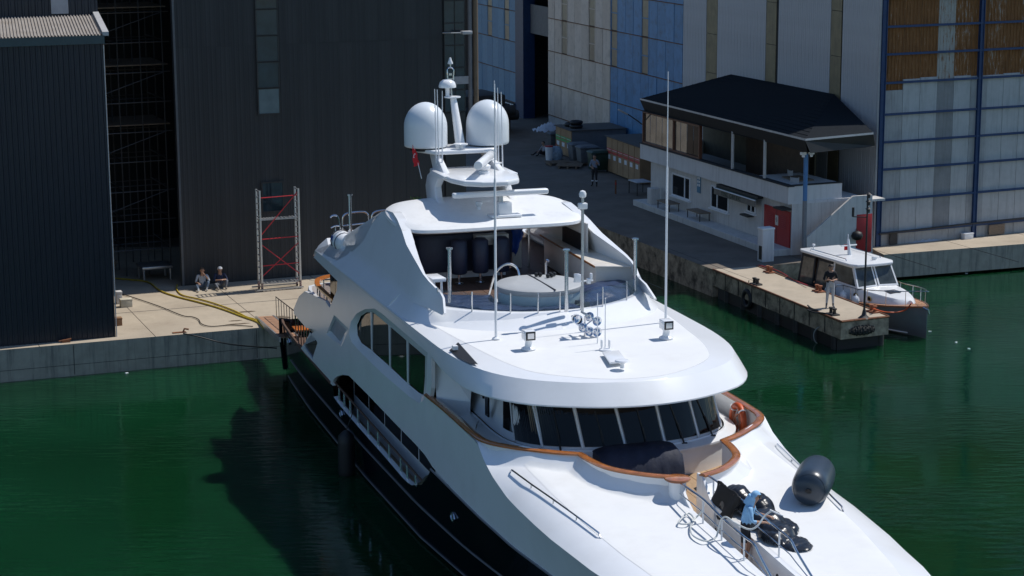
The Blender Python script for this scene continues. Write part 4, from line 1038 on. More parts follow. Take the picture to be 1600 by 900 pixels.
# ================================================================== THE PLACE: water, quays, yard
def struct(m, name, mats, **k):
    o = m.build(name, mats, None, **k); o['kind'] = 'structure'; return o
m = M(); m.add([(-400, -100, 0), (400, -100, 0), (400, 500, 0), (-400, 500, 0)], [(0, 1, 2, 3)])
struct(m, 'water', WATER, smooth=0)
ZQ = 1.2
def ground(name, poly, z, zb, top, side):
    n = len(poly); tri = tess([poly]); m = M()
    m.cur = 0; m.add([(p[0], p[1], z) for p in poly], tri)
    m.cur = 1; m.add([(p[0], p[1], z) for p in poly] + [(p[0], p[1], zb) for p in poly], [(i, (i + 1) % n, n + (i + 1) % n, n + i) for i in range(n)])
    return struct(m, name, [top, side], smooth=0, merge=False)
A1, B1 = at(1114, 421), at(1182, 416)
C1, D1 = at(1314.4, 502.6), at(1389, 494.5)
ql0 = Vector((-18.35, 69.45)); qd = Vector((cos(rad(21.3)), sin(rad(21.3))))
qa, qb = ql0 - qd * 60, ql0 + qd * 22
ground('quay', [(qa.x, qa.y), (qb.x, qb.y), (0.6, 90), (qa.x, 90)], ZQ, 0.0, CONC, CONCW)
m = M(); a = Vector((qa.x, qa.y, 0)); n_ = Vector((-qd.y, qd.x, 0)) * 0.35
struct(m.add([a + n_ + Vector((0, 0, z)) for z in (-2, 0.05)] + [Vector((qb.x, qb.y, 0)) + n_ + Vector((0, 0, z)) for z in (-2, 0.05)], [(0, 2, 3, 1)]), 'quay_undercut_shade', BLACK, smooth=0)  # set-back black sheet, painted shade at the foot of the quay face
R1, R2, R3 = at(1270, 408.5), at(1359, 387), at(1381, 398)
R4 = R3 + Vector((cos(rad(20)), sin(rad(20)), 0)) * 70
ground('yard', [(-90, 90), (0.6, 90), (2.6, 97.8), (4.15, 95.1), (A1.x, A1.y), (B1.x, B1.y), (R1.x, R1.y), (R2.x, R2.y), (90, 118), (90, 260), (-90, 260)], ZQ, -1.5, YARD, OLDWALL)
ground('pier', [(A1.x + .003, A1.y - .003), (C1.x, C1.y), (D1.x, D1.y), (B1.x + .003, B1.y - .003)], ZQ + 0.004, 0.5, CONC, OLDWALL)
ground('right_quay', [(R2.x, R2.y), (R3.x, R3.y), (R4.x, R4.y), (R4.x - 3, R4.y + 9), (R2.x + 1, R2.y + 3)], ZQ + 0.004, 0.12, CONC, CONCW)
m = M(); k = Vector((-sin(rad(20)), cos(rad(20)), 0)) * .4
struct(m.add([R2 + k - Vector((0, 0, 3)), R2 + k, R4 + k - Vector((0, 0, 3)), R4 + k], [(0, 2, 3, 1)]), 'quay_undercut_shade', BLACK, smooth=0)  # black sheet paints the shaded recess under the slab
RUST = mat('rusty steel', (0.20, 0.075, 0.03), 0.75, var=0.4, scale=6, dirt=(0.06, 0.03, 0.02), damt=0.8, dscale=4)
IRON = mat('dark iron', (0.035, 0.033, 0.032), 0.6, var=0.3)
pd = (C1 - A1).normalized(); pn = Vector((-pd.y, pd.x, 0))
for (a, b) in ((A1, C1), (C1, D1), (D1, B1)):      # steel edging of the pier
    m = M(); m.tube([a + Vector((0, 0, .0)), b + Vector((0, 0, .0))], 0.045, 6); struct(m, 'pier_edging', RUST)
for i in range(1, 9):                     # joints of the pier wall
    p = A1.lerp(C1, i / 9); m = M(); m.box(p + Vector((0, 0, -.36)) - pn * 0.0, (0.02, 0.05, 0.62), rz=math.atan2(pd.y, pd.x)); struct(m, 'pier_joint', BLACK)
cc_ = (A1 + B1 + C1 + D1) / 4
m = M(); q_ = [cc_ + (v - cc_) * .93 for v in (A1, C1, D1, B1)]; q_ = [(v.x, v.y) for v in q_]; m.prism(q_, -1, .49); struct(m, 'pier_undercut_shade', BLACK, smooth=0)  # inset black block, shade under the pier put in as colour
for i in range(7):
    for w in (0.12, 2.05):
        p = A1.lerp(C1, (i + .8) / 7.2) + pn * w * 1.0; m = M(); m.cyl((p.x, p.y, -2), (p.x, p.y, .48), .16, n=12); struct(m, 'pier_pile', IRON)
# horizontal cracks and bands of the quay faces
for z in (0.42,):
    m = M(); a = ql0 - qd * 30; b = qb; m.tube([(a.x, a.y, z), (b.x, b.y, z)], 0.008, 4); struct(m, 'quay_joint', BLACK)
for t in (-6, 2.6, 9.4, 16):
    p = ql0 + qd * t; m = M(); m.tube([(p.x, p.y, .05), (p.x, p.y, 1.15)], .012, 4); struct(m, 'quay_joint', BLACK)

for k in range(-3, 12):
    a = ql0 + qd * (k * 4.2 + 1.4); b = a + Vector((-qd.y, qd.x)) * 9.2
    m = M(); m.tube([(a.x, a.y, ZQ + .001), (b.x, b.y, ZQ + .001)], .012, 4); struct(m, 'slab_joint', IRON)
a = ql0 - qd * 20 + Vector((-qd.y, qd.x)) * 4.6; b = a + qd * 42
m = M(); m.tube([(a.x, a.y, ZQ + .001), (b.x, b.y, ZQ + .001)], .012, 4); struct(m, 'slab_joint', IRON)
def ribbed(m, x0, x1, z0, z1, y, pitch, depth, out=-1):
    """vertical trapezoid ribs as real folds"""
    n = max(1, int((x1 - x0) / pitch)); p = (x1 - x0) / n; a = []
    for i in range(n):
        x = x0 + i * p
        a += [(x, y), (x + p * .55, y), (x + p * .65, y + out * depth), (x + p * .9, y + out * depth)]
    a.append((x1, y))
    m.strip([(q[0], q[1], z0) for q in a], [(q[0], q[1], z1) for q in a])
    return m
def fthing(F, name, label, cat):
    return thing(name, label, cat, (F.o.x, F.o.y, 0), F.az)

# ------------------------------------------------------------------ left dark shed
l0 = at(181, 526); LF = Frame((l0.x, l0.y), 21.5)
NVB = mat('blue-black cladding', (0.009, 0.014, 0.025), 0.42, var=0.12, scale=1.0, dirt=(0.025, 0.03, 0.04), damt=0.35, dscale=1.2, streak=True)
GALV = mat('weathered galvanised roof', (0.33, 0.30, 0.27), 0.6, var=0.15, scale=2.0, dirt=(0.2, 0.15, 0.1), damt=0.4)
TRIM = mat('pale trim', (0.42, 0.42, 0.42), 0.6, var=0.1)
b = fthing(LF, 'dark_shed', 'blue-black corrugated shed with pale ribbed lean-to roof on the left quay', 'shed')
m = M(); ribbed(m, -30, 0.0, ZQ, 12.1, 0, 0.19, 0.035); m.build('wall', NVB, b, smooth=0)
m = M(); m.bb(-30, -0.01, 0.01, 6.0, ZQ, 12.0); m.build('side_wall', NVB, b, smooth=0)
m = M(); m.bb(-30, .06, -.12, -.04, 11.95, 12.25); m.build('eave_trim', mat('teal trim', (0.03, 0.06, 0.07), 0.4), b, smooth=0)
m = M(); m.tube([(0.03, -.03, ZQ), (.03, -.03, 11.9)], .022, 5); m.build('corner_trim', TRIM, b)
za = 12.25; zb_ = LF.fp(145, 24, 6.0)[1]; xr = LF.fp(145, 24, 6.0)[0]
m = M(); n = 240; rows = []
prof = []
for i in range(n):
    x = -28 + i * 28 / n; q = 28 / n
    prof += [(x, 0), (x + q * .5, 0), (x + q * .6, .045), (x + q * .9, .045)]
prof.append((0.0, 0))
m.strip([(x, -.1, za + z) for x, z in prof], [(x + xr, 6.0, zb_ + z) for x, z in prof]); m.build('roof', GALV, b, smooth=0)
m = M(); m.add([(0, -.12, za - .02), (.22, -.12, za - .02), (xr + .22, 6, zb_), (xr, 6, zb_), (0, -.12, za + .12), (.22, -.12, za + .12), (xr + .22, 6, zb_ + .14), (xr, 6, zb_ + .14)], [(0, 1, 2, 3), (4, 5, 6, 7), (0, 1, 5, 4), (1, 2, 6, 5), (0, 3, 7, 4)]); m.build('roof_verge', TRIM, b, smooth=0)
m = M(); ribbed(m, -30, xr + .2, zb_ - 1, 24, 6.02, 0.25, .04); m.build('upper_wall', NVB, b, smooth=0)
x8 = LF.fp(80, 10, 5.9)[0]; x9 = LF.fp(107, 10, 5.9)[0]
m = M(); m.bb(x8, x9, 5.93, 5.96, zb_ + .1, 24); m.build('skylight_strip', mat('grey fibreglass', (0.30, 0.31, 0.33), 0.5), b, smooth=0)
m = M(); m.bb(-30, xr + .15, 6.1, 14, ZQ, 24); m.build('rear_block', NVB, b, smooth=0)

# ------------------------------------------------------------------ grey hangar with its open bay
GF = Frame((-13.63, 80.874), 22.5)
g1 = mat('grey cladding', (0.020, 0.023, 0.027), 0.5, var=0.08, scale=0.8, dirt=(0.026, 0.029, 0.032), damt=0.4, dscale=0.7, streak=True)
g2 = mat('grey cladding lighter', (0.025, 0.028, 0.032), 0.5, var=0.08, scale=0.8, dirt=(0.030, 0.033, 0.036), damt=0.4, dscale=0.7, streak=True)
b = fthing(GF, 'grey_hangar', 'tall dark grey clad hangar behind the yacht stern with an open bay', 'hangar')
pw = 11.62 / 20
for tier, (z0, z1) in enumerate(((ZQ + .05, 11.0), (11.04, 21.0))):
    for i in range(20):
        x0 = 0.06 + i * (11.56 / 20); x1 = x0 + 11.56 / 20 - .012
        m = M(); ribbed(m, x0, x1, z0, z1, 0, 0.145, 0.009)
        for w0, w1, wz0, wz1 in ((3.30, 4.42, 8.1, 30), (3.38, 4.42, 4.0, 5.38)): pass
        m.build('wall_panel', g1 if (i * 7 + tier) % 3 else g2, b, smooth=0)
m = M(); m.bb(0.0, 12.6, .02, .2, ZQ, 21); m.bb(0, 12.6, .2, 11.5, 20, 21); m.bb(12.4, 12.6, .2, 11.5, ZQ, 20); m.bb(-10, 12.6, 11.5, 11.7, ZQ, 21); m.bb(-10, .0, 0, 11.5, 20.4, 21); m.bb(-10, 0, 0, .2, 15.5, 21)
m.build('wall', g1, b, smooth=0)
m = M(); m.bb(-.03, .06, -.05, .25, ZQ, 21); m.build('jamb', mat('jamb steel', (0.10, 0.11, 0.12), 0.4), b, smooth=0)
HG = mat('hangar glass', (0.02, 0.035, 0.045), 0.05, var=0.4, scale=1.5)
FRM = mat('dark window frame', (0.02, 0.022, 0.025), 0.4)
FOG = mat('fogged glass', (0.10, 0.15, 0.17), 0.2, var=0.25, scale=1.2)
def win(x0, x1, z0, z1, par, gl, y=-.05, fr=FRM, w=.06):
    m = M(); m.bb(x0 - w, x1 + w, y - .03, y, z0 - w, z0); m.bb(x0 - w, x1 + w, y - .03, y, z1, z1 + w); m.bb(x0 - w, x0, y - .03, y, z0, z1); m.bb(x1, x1 + w, y - .03, y, z0, z1)
    f = m.build('window', fr, par, smooth=0)
    m = M(); m.bb(x0, x1, y - .012, y - .004, z0, z1); m.build('pane', gl, f, smooth=0)
for i in range(7):
    z = 8.2 + i * 1.08; win(3.46, 4.32, z, z + 1.0, b, FOG if i == 0 else HG)
win(3.5, 4.36, 4.1, 5.28, b, HG)
for i in range(12):
    z0 = 7.9 + i * 0.95; win(11.68, 12.12, z0, z0 + .88, b, HG, w=.03); win(12.16, 12.58, z0, z0 + .88, b, HG, w=.03)
m = M(); m.bb(11.66, 12.6, -.06, -.02, ZQ, 7.8); m.build('lower_panel', FRM, b, smooth=0)
m = M(); m.bb(12.0, 12.75, -.12, -.08, 9.05, 9.38); m.build('name_plate', mat('grey plate', (0.33, 0.33, 0.34), 0.5), b, smooth=0)
for x, r, mt in ((12.82, .09, mat('grey pipe', (0.16, 0.16, 0.17), 0.5)), (13.08, .11, mat('brown post', (0.16, 0.12, 0.08), 0.7))):
    m = M(); m.cyl((x, -.1, 7.5), (x, -.1, 21), r, n=10); m.build('pipe', mt, b)
m = M(); m.box((12.95, -.2, 7.2), (.6, .4, .5)); m.build('pipe_box', IRON, b, bevel=.03)
t = thing('wall_lamp', 'pale flood lamp on a short arm at the right end of the grey hangar wall', 'lamp', tuple(GF.o + GF.d * 11.6 + GF.n * -.05 + Vector((0, 0, 11.25))), GF.az)
m = M(); m.tube([(0, 0, 0), (.2, -.5, .03), (.6, -.6, .03)], .03, 6); m.build('arm', TRIM, t)
m = M(); m.box((.85, -.6, .03), (.45, .3, .14)); m.build('lamp_head', TRIM, t, bevel=.02)
# things inside the bay
DKM = mat('scaffold tube', (0.12, 0.12, 0.12), 0.45, metal=0.5)
t = thing('bay_scaffold', 'tall tube scaffold standing in the dark open bay of the grey hangar', 'scaffolding', tuple(GF.o + GF.d * -3.6 + GF.n * 3.0 + Vector((0, 0, ZQ))), GF.az)
for ix in range(5):
    for iy in range(3):
        m = M(); m.cyl((ix * .95, iy * 1.6, 0), (ix * .95, iy * 1.6, 15), .03, n=6); m.build('standard', DKM, t)
for k in range(11):
    z = 1.1 + k * 1.25
    for iy in range(3):
        m = M(); m.cyl((-.3, iy * 1.6, z), (4.1, iy * 1.6, z + .02), .025, n=6); m.build('ledger', DKM, t)
    for ix in range(0, 5, 2):
        m = M(); m.cyl((ix * .95, 0, z + .1), (ix * .95, 3.3, z + .1), .025, n=6); m.build('transom', DKM, t)
    if k % 2:
        m = M(); m.cyl((0, -.03, z), (3.8, -.03, z + 1.25), .02, n=6); m.build('brace', DKM, t)
WOOD = mat('dusty timber', (0.22, 0.16, 0.11), 0.85, var=0.3, scale=6, stretch=(1, 6, 6))
for z in (6.4, 8.9, 11.3, 13.8):
    for iy in range(8):
        m = M(); m.bb(-.2, 4.0, iy * .42 - .02, iy * .42 + .36, z, z + .05); m.build('plank', WOOD, t)
t = thing('steel_bench', 'low steel frame bench inside the bay near the hangar corner', 'bench', tuple(GF.o + GF.d * -1.35 + GF.n * 1.5 + Vector((0, 0, ZQ))), GF.az)
m = M(); m.bb(0, 1.3, 0, 1.2, .5, .62); m.build('top', ALU, t, bevel=.02)
for x, y in ((.08, .08), (1.2, .08), (.08, 1.1), (1.2, 1.1)):
    m = M(); m.cyl((x, y, 0), (x, y, .5), .05, n=8); m.build('leg', ALU, t)
t = thing('timber_stack', 'pile of dusty timber deep in the open bay', 'timber', tuple(GF.o + GF.d * -3.6 + GF.n * 4.2 + Vector((0, 0, ZQ))), GF.az)
for k in range(12):
    m = M(); m.box((.5 + .12 * (k % 3), .1 + .28 * (k % 4), .1 + .16 * (k // 4)), (2.0, .22, .13), rz=random.uniform(-.08, .08)); m.build('plank', WOOD, t)

# ------------------------------------------------------------------ right complex: white ribbed hangar, blue and beige panel halls
r0 = at(1365, 385); CF = Frame((r0.x, r0.y), 107.0)
def cpt(x, y, z): return CF.o + CF.d * x + CF.n * y + Vector((0, 0, z))
PALE = mat('pale blue-grey siding', (0.46, 0.47, 0.49), 0.55, var=0.07, scale=1.2, dirt=(0.22, 0.21, 0.19), damt=0.3, dscale=0.8, streak=True)
OCHRE = mat('aged translucent strip', (0.19, 0.155, 0.085), 0.5, var=0.3, scale=1.5, dirt=(0.09, 0.07, 0.04), damt=0.5, dscale=1.2, streak=True)
DARKB = mat('dark backing', (0.03, 0.032, 0.035), 0.8)
b = fthing(CF, 'white_hangar', 'pale ribbed siding hangar with three ochre translucent strips behind the cafe', 'hangar')
strips = [(CF.fp(1314, 60)[0], CF.fp(1297, 60)[0]), (CF.fp(1212, 60)[0], CF.fp(1196, 60)[0]), (CF.fp(1120, 60)[0], CF.fp(1103, 60)[0])]
m = M(); m.bb(2.2, 23.4, -14, -.06, ZQ, 22); m.bb(0.05, 2.2, -.3, -.06, ZQ, 22); m.build('core', DARKB, b, smooth=0)
x = 0.02; pm = {}
while x < 23.3:
    ins = [s_ for s_ in strips if s_[0] - .3 < x < s_[1] - .05]
    w = .415
    if ins:
        s_ = ins[0]
        for k in range(9):
            m = M(); m.bb(s_[0] + .02, s_[1] - .02, -.05, -.02, 3.2 + k * 2.1, 3.2 + k * 2.1 + 2.07); m.build('strip_pane', OCHRE, b, smooth=0)
        x = s_[1]; continue
    if 'p' not in pm:
        m = M(); m.bb(0, w - .022, -.06, 0, ZQ, 21.5); m.bb(.18, .21, 0, .012, ZQ, 21.5); pm['p'] = m.mesh('wall_panel', PALE, 0)
    part('wall_panel', pm['p'], b, (x, 0, 0)); x += w
m = M(); m.bb(-.08, .02, -.02, .06, ZQ, 22); m.build('corner_trim', TRIM, b, smooth=0)
BLUE = [mat('blue painted panel', (0.065, 0.215, 0.42), 0.5, var=0.12, scale=1.5, dirt=(0.04, 0.06, 0.08), damt=0.55, dscale=1.8),
        mat('blue painted panel faded', (0.080, 0.24, 0.46), 0.5, var=0.12, scale=1.5, dirt=(0.04, 0.06, 0.08), damt=0.5, dscale=1.4)]
BEI = [mat('beige panel', (0.60, 0.50, 0.41), 0.6, var=0.08, scale=1.5, dirt=(0.18, 0.14, 0.11), damt=0.35, dscale=1.6),
       mat('beige panel pale', (0.66, 0.56, 0.47), 0.6, var=0.08, scale=1.5, dirt=(0.2, 0.16, 0.12), damt=0.35, dscale=1.9)]
BROWNW = mat('brown window film', (0.19, 0.16, 0.12), 0.35, var=0.25, scale=2)
lv_ = [ZQ, 2.1, 4.25, 6.42, 8.6, 10.8, 13.0, 15.2, 17.4, 19.6, 21.8]
def panelwall(par, x0, x1, n, mts, wincols, base=None):
    w = (x1 - x0) / n
    for r in range(len(lv_) - 1):
        z0, z1 = lv_[r] + .025, lv_[r + 1] - .025
        for c in range(n):
            a, b_ = x0 + c * w + .018, x0 + (c + 1) * w - .018
            if c in wincols and lv_[r] >= 6.4:
                ww = (b_ - a)
                for k in range(2):
                    za_, zb_2 = lerp(z0, z1, k / 2) + .03, lerp(z0, z1, (k + 1) / 2) - .03
                    m = M(); m.bb(a + ww * .1, b_ - ww * .1, -.05, -.03, za_, zb_2); m.build('window_pane', BROWNW, par, smooth=0)
                m = M(); m.bb(a, a + ww * .09, -.05, 0, z0, z1); m.bb(b_ - ww * .09, b_, -.05, 0, z0, z1); m.bb(a + ww * .1, b_ - ww * .1, -.05, .01, (z0 + z1) / 2 - .03, (z0 + z1) / 2 + .03)
                m.build('window_frame', mts[0], par, smooth=0); continue
            key = ('w', w, r, len(mts))
            mt = base if (base and r == 0) else mts[(c * 5 + r * 3) % 2]
            m = M(); m.bb(a, b_, -.05, random.uniform(-.012, .012), z0, z1)
            m.build('wall_panel', mt, par, smooth=0)
    for z in lv_[1:]:
        m = M(); m.bb(x0, x1, -.04, .035, z - .02, z + .012); m.build('sheet_joint', RUST, par, smooth=0)
b = fthing(CF, 'blue_hall', 'blue panelled hall with brown window strips between white and beige halls', 'hall')
m = M(); m.bb(23.45, 35.4, -14, -.06, ZQ, 22); m.build('core', DARKB, b, smooth=0)
panelwall(b, 23.5, 35.36, 9, BLUE, (4, 8))
b = fthing(CF, 'beige_hall', 'beige panelled hall with two brown window strips left of the blue hall', 'hall')
m = M(); m.bb(35.45, 47.6, -14, -.06, ZQ, 22); m.build('core', DARKB, b, smooth=0)
panelwall(b, 35.42, 47.7, 9, BEI, (2, 6), base=mat('white painted plinth', (0.5, 0.5, 0.49), 0.7, var=0.1))
b = fthing(CF, 'blue_gate_hall', 'faded blue panelled hall with dark gateway beyond the beige hall', 'hall')
m = M(); m.bb(55.1, 66.5, -14, -.06, ZQ, 22); m.bb(47.7, 55, -14, -9, ZQ, 22); m.bb(47.7, 55, -9, -.3, 13, 22); m.build('core', DARKB, b, smooth=0)
FADE = [mat('weathered blue panel', (0.13, 0.25, 0.37), 0.6, var=0.2, scale=2, dirt=(0.10, 0.09, 0.07), damt=0.5, dscale=2), mat('weathered blue panel pale', (0.16, 0.29, 0.41), 0.6, var=0.2, scale=2, dirt=(0.10, 0.09, 0.07), damt=0.5, dscale=2)]
panelwall(b, 55.15, 65.2, 7, FADE, (1, 4))
DEEP = mat('deep blue door', (0.008, 0.035, 0.10), 0.5, var=0.2)
m = M(); m.bb(53.2, 55.1, -.8, .05, ZQ, 22); m.build('door_leaf', DEEP, b, smooth=0)
m = M(); m.bb(47.8, 53.2, -.6, -.5, 7.2, 9.2); m.build('gate_lintel', mat('grey lintel', (0.16, 0.155, 0.15), 0.7), b, smooth=0)
m = M(); m.bb(47.9, 50.6, -3.1, -3.0, ZQ, 4.0); m.build('inner_door', mat('brown door', (0.14, 0.09, 0.045), 0.7), b, smooth=0)
m = M(); m.bb(50.7, 53.0, -3.1, -3.0, ZQ, 3.8); m.build('inner_door', DARKB, b, smooth=0)
for z in (4.6, 5.6, 6.6):
    m = M(); m.bb(47.9, 53.0, -2.6, -2.4, z, z + .12); m.build('gate_beam', mat('dark beam', (0.10, 0.10, 0.10), 0.6) if z == 4.6 else bpy.data.materials['dark beam'], b, smooth=0)
m = M(); m.bb(66.5, 70, -14, .6, ZQ, 22); m.build('pier_block', mat('brown render', (0.13, 0.10, 0.075), 0.8), b, smooth=0)
# ------------------------------------------------------------------ right hall of rusty and white sheets
RF = Frame((r0.x, r0.y), 25.0)
BLS = mat('blue steel', (0.008, 0.040, 0.13), 0.45, var=0.25, scale=3, dirt=(0.03, 0.05, 0.07), damt=0.5, dscale=3)
WS = [mat('white sheet', (0.45, 0.455, 0.45), 0.6, var=0.10, scale=1.5, dirt=(0.20, 0.20, 0.19), damt=0.4, dscale=1.5, streak=True),
      mat('white sheet grimy', (0.37, 0.37, 0.365), 0.65, var=0.14, scale=1.5, dirt=(0.16, 0.15, 0.14), damt=0.5, dscale=1.3, streak=True),
      mat('grey sheet', (0.25, 0.25, 0.25), 0.6, var=0.15, scale=1.5, dirt=(0.13, 0.12, 0.11), damt=0.5, dscale=1.5, streak=True)]
def rust_sheet(name, white):
    m = bpy.data.materials.new(name); m.use_nodes = True; nt = m.node_tree; N = nt.nodes; L = nt.links
    b_ = N['Principled BSDF']; b_.inputs['Roughness'].default_value = .8
    tc = N.new('ShaderNodeTexCoord'); mp = N.new('ShaderNodeMapping'); mp.inputs['Scale'].default_value = (5, 5, .7); L.new(tc.outputs['Object'], mp.inputs[0])
    n1 = N.new('ShaderNodeTexNoise'); n1.inputs['Scale'].default_value = 2.5; n1.inputs['Detail'].default_value = 10; n1.inputs['Roughness'].default_value = .8; L.new(mp.outputs[0], n1.inputs[0])
    cr = N.new('ShaderNodeValToRGB'); e = cr.color_ramp.elements
    e[0].position = .38; e[0].color = (.16, .062, .016, 1); e[1].position = .60 - white; e[1].color = (.29, .125, .038, 1)
    x = e.new(.66 - white); x.color = (.42, .40, .36, 1)
    L.new(n1.outputs[0], cr.inputs[0]); L.new(cr.outputs[0], b_.inputs['Base Color'])
    return m
RS = [rust_sheet('rusted sheet', 0.0), rust_sheet('rusted sheet flaking', .06), rust_sheet('half white sheet', .2)]
b = fthing(RF, 'sheet_hall', 'hall of rusty brown and patched white sheets on blue steel posts at right', 'hall')
m = M(); m.bb(0.1, 45, .06, .4, ZQ, 22); m.bb(2.6, 45, .4, 14, ZQ, 22); m.build('core', DARKB, b, smooth=0)
gz = [ZQ, 1.78, 3.31, 4.71, 5.95, 7.2, 8.62, 9.9, 11.13, 12.4, 13.7, 15, 16.3]
for r in range(len(gz) - 1):
    for c in range(14):
        base = .38 + (c // 5.5 > 0) * 0; x0 = .38 + c * .94; x1 = x0 + .925
        if r <= 5 or (r == 6 and False):
            mt = WS[0] if (c in (1, 2, 4, 6, 7, 8, 9) and r > 0) else (WS[2] if c == 3 and r > 0 else WS[1])
            top = gz[r + 1] if r < 5 else gz[6] + [(-.35), .12, .16, -.02, .14, .10, .1, .14, .06, .13, .1, .12, .1, .1][c]
            m = M(); m.bb(x0, x1, -.02 - .006 * (c % 3), .03, gz[r], top); m.build('wall_sheet', mt, b, smooth=0)
        if r >= 6:
            mt = RS[2] if c in (3,) and r < 9 else RS[1] if c in (4, 6, 8, 9) else RS[0]
            m = M(); ribbed(m, x0, x1, gz[r] - (.4 if r == 6 else 0), gz[r + 1], .035, .155, .03); m.build('wall_sheet', mt, b, smooth=0)
for z in gz[1:]:
    m = M(); m.bb(.3, 14, -.14, -.05, z - .05, z + .05); m.build('girt', BLS, b, smooth=0)
for x in (0.02, 5.42, 10.8):
    m = M(); w = .26 if x < 1 else .22
    m.bb(x, x + w, -.12, -.09, ZQ, 17); m.bb(x, x + .03, -.16, .05, ZQ, 17); m.bb(x + w - .03, x + w, -.16, .05, ZQ, 17); m.build('post', BLS, b, smooth=0)
m = M(); m.tube([(.1, -.25, 1.80), (5, -.22, 1.88), (13, -.22, 1.95)], .045, 8); m.build('pipe', IRON, b)
for x0, x1, z0, z1, mt in ((6.35, 7.25, 1.24, 1.72, WOOD), (.75, 1.15, 1.24, 1.85, IRON)):
    m = M(); m.bb(x0, x1, -.2, -.16, z0, z1); m.build('hatch', mt, b, smooth=0)
def rpt(px, py): return at(px, py)
p = at(1511, 373); t = thing('white_crate', 'small white crate at the foot of the patched sheet wall', 'crate', tuple(p), RF.az)
m = M(); m.bb(-.25, .25, -.15, .15, 0, .24); m.build('body', PLW, t, bevel=.02); m = M(); m.bb(-.27, .27, -.17, .17, .24, .28); m.build('lid', PLW, t, bevel=.01)
p = at(1440, 376); m = M(); rows = []
for i in range(15):
    rows.append([(lerp(-.9, .9, i / 14), (j / 8 - .5) * .7, .25 * max(0, sin(pi * i / 14)) * sin(pi * j / 8) * (1 + .5 * sin(i * 2.2 + j)) + .005) for j in range(9)])
m.rings(rows, False, False); o = m.build('plastic_sheet', mat('pale plastic', (0.42, 0.45, 0.5), 0.35, var=.2), None, smooth=40, loc=tuple(p), rz=RF.az); tag(o, 'crumpled pale plastic sheeting heaped at the foot of the sheet wall', 'plastic sheet')

# ------------------------------------------------------------------ cafe building
c0 = at(1236.7, 399); KF = Frame((c0.x, c0.y), 110.0); KS = Frame((c0.x, c0.y), 22.0)
CW = mat('cafe white render', (0.60, 0.58, 0.55), 0.8, var=0.08, scale=1.5, dirt=(0.26, 0.24, 0.22), damt=0.4, dscale=1.2, streak=True)
CWB = mat('cafe white paint', (0.64, 0.64, 0.64), 0.7, var=0.06, scale=1.5, dirt=(0.32, 0.31, 0.3), damt=0.35, dscale=1.0, streak=True)
SHING = mat('black shingle roof', (0.017, 0.020, 0.024), 0.9, spec=0.05, var=0.25, scale=14, bump=0.5, bscale=40)
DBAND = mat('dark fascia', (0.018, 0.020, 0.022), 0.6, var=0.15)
REDF = mat('red-brown frame', (0.13, 0.045, 0.025), 0.5, var=0.2)
b = fthing(KF, 'cafe_building', 'white two storey quayside cafe with a black roof and open upper terrace', 'building')
def K(px, py, off=0): return KF.fp(px, py, off)
m = M(); m.bb(2.9, 15.4, -4, 0, ZQ, 3.5); m.bb(0, 2.9, -3.4, -.02, ZQ, 3.5); m.build('wall', CW, b, smooth=0)
m = M(); m.bb(0, 16.3, 0, .22, 3.5, 4.28); m.bb(0, 16.3, -3.6, .0, 3.5, 3.62); m.bb(16.1, 16.3, -3.6, 0, 3.62, 4.28); m.build('terrace_parapet', CWB, b, smooth=0)
m = M(); m.bb(-.05, 16.35, -.05, .27, 4.28, 4.33); m.build('parapet_cap', DARKB, b, smooth=0)
m = M(); m.bb(0, 15.5, .01, .95, ZQ, 1.5); m.build('plinth', CW, b, smooth=0, bevel=.02)
ZE = 6.62
E1, E2, E3 = at(1000, 154, ZE), at(1258.6, 217.5, ZE), at(1365, 207.5, ZE)
rl = lambda w: ((w - KF.o).dot(KF.d), (w - KF.o).dot(KF.n))
x_, z_ = CF.fp(1142, 116, .08); W1 = cpt(x_, .08, z_)
x_, z_ = CF.fp(1303, 147, .08); W2 = cpt(x_, .08, z_)
x_, z_ = CF.fp(1365, 207.5, .08); W3 = cpt(x_, .08, z_)
def kl(w): return Vector(((w - KF.o).dot(KF.d), (w - KF.o).dot(KF.n), w.z))
e1, e2, e3, w1, w2 = map(kl, (E1, E2, E3, W1, W2)); u_ = Vector((0, 0, .08))
m = M(); m.add([e1, e2, e3, w2, w1], [(0, 1, 3, 4), (1, 2, 3)]); m.add([v - u_ for v in (e1, e2, e3, w2, w1)], [(0, 1, 3, 4), (1, 2, 3)])
m.build('roof', SHING, b, smooth=0, merge=False)
for k in range(1, 14):                    # shingle courses
    t_ = k / 14; a_, c_ = e1.lerp(w1, t_), e2.lerp(w2, t_); m = M(); m.tube([a_ + Vector((0, 0, .012)), c_ + Vector((0, 0, .012))], .012, 4); m.build('shingle_course', SHING, b)
m = M(); h = Vector((0, 0, .07))
for a_, c_ in ((e1, e2), (e2, e3)): m.strip([a_ - h, c_ - h], [a_ + h * .3, c_ + h * .3])
m.build('gutter', mat('pale gutter', (0.50, 0.50, 0.50), 0.5), b, smooth=0)
m = M(); H_ = Vector((0, 0, .62)); ins2 = Vector((0, -.12, 0))
for a_, c_ in ((e1, e2), (e2, e3)): m.strip([a_ - h * 1.1, c_ - h * 1.1], [a_ - H_ + Vector((0, -.25, 0)), c_ - H_ + Vector((.25, -.25, 0))])
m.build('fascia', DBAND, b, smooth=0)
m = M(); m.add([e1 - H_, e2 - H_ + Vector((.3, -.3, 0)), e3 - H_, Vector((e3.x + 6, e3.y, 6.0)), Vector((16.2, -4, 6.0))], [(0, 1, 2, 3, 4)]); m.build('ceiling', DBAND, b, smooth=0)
m = M(); m.bb(9.2, 16.2, -3.4, -3.3, 3.62, 6.0); m.bb(4.5, 9.2, -3.6, -3.5, 3.62, 6.0); m.build('terrace_back_wall', mat('olive wall', (0.12, 0.105, 0.07), 0.7, var=0.2), b, smooth=0)
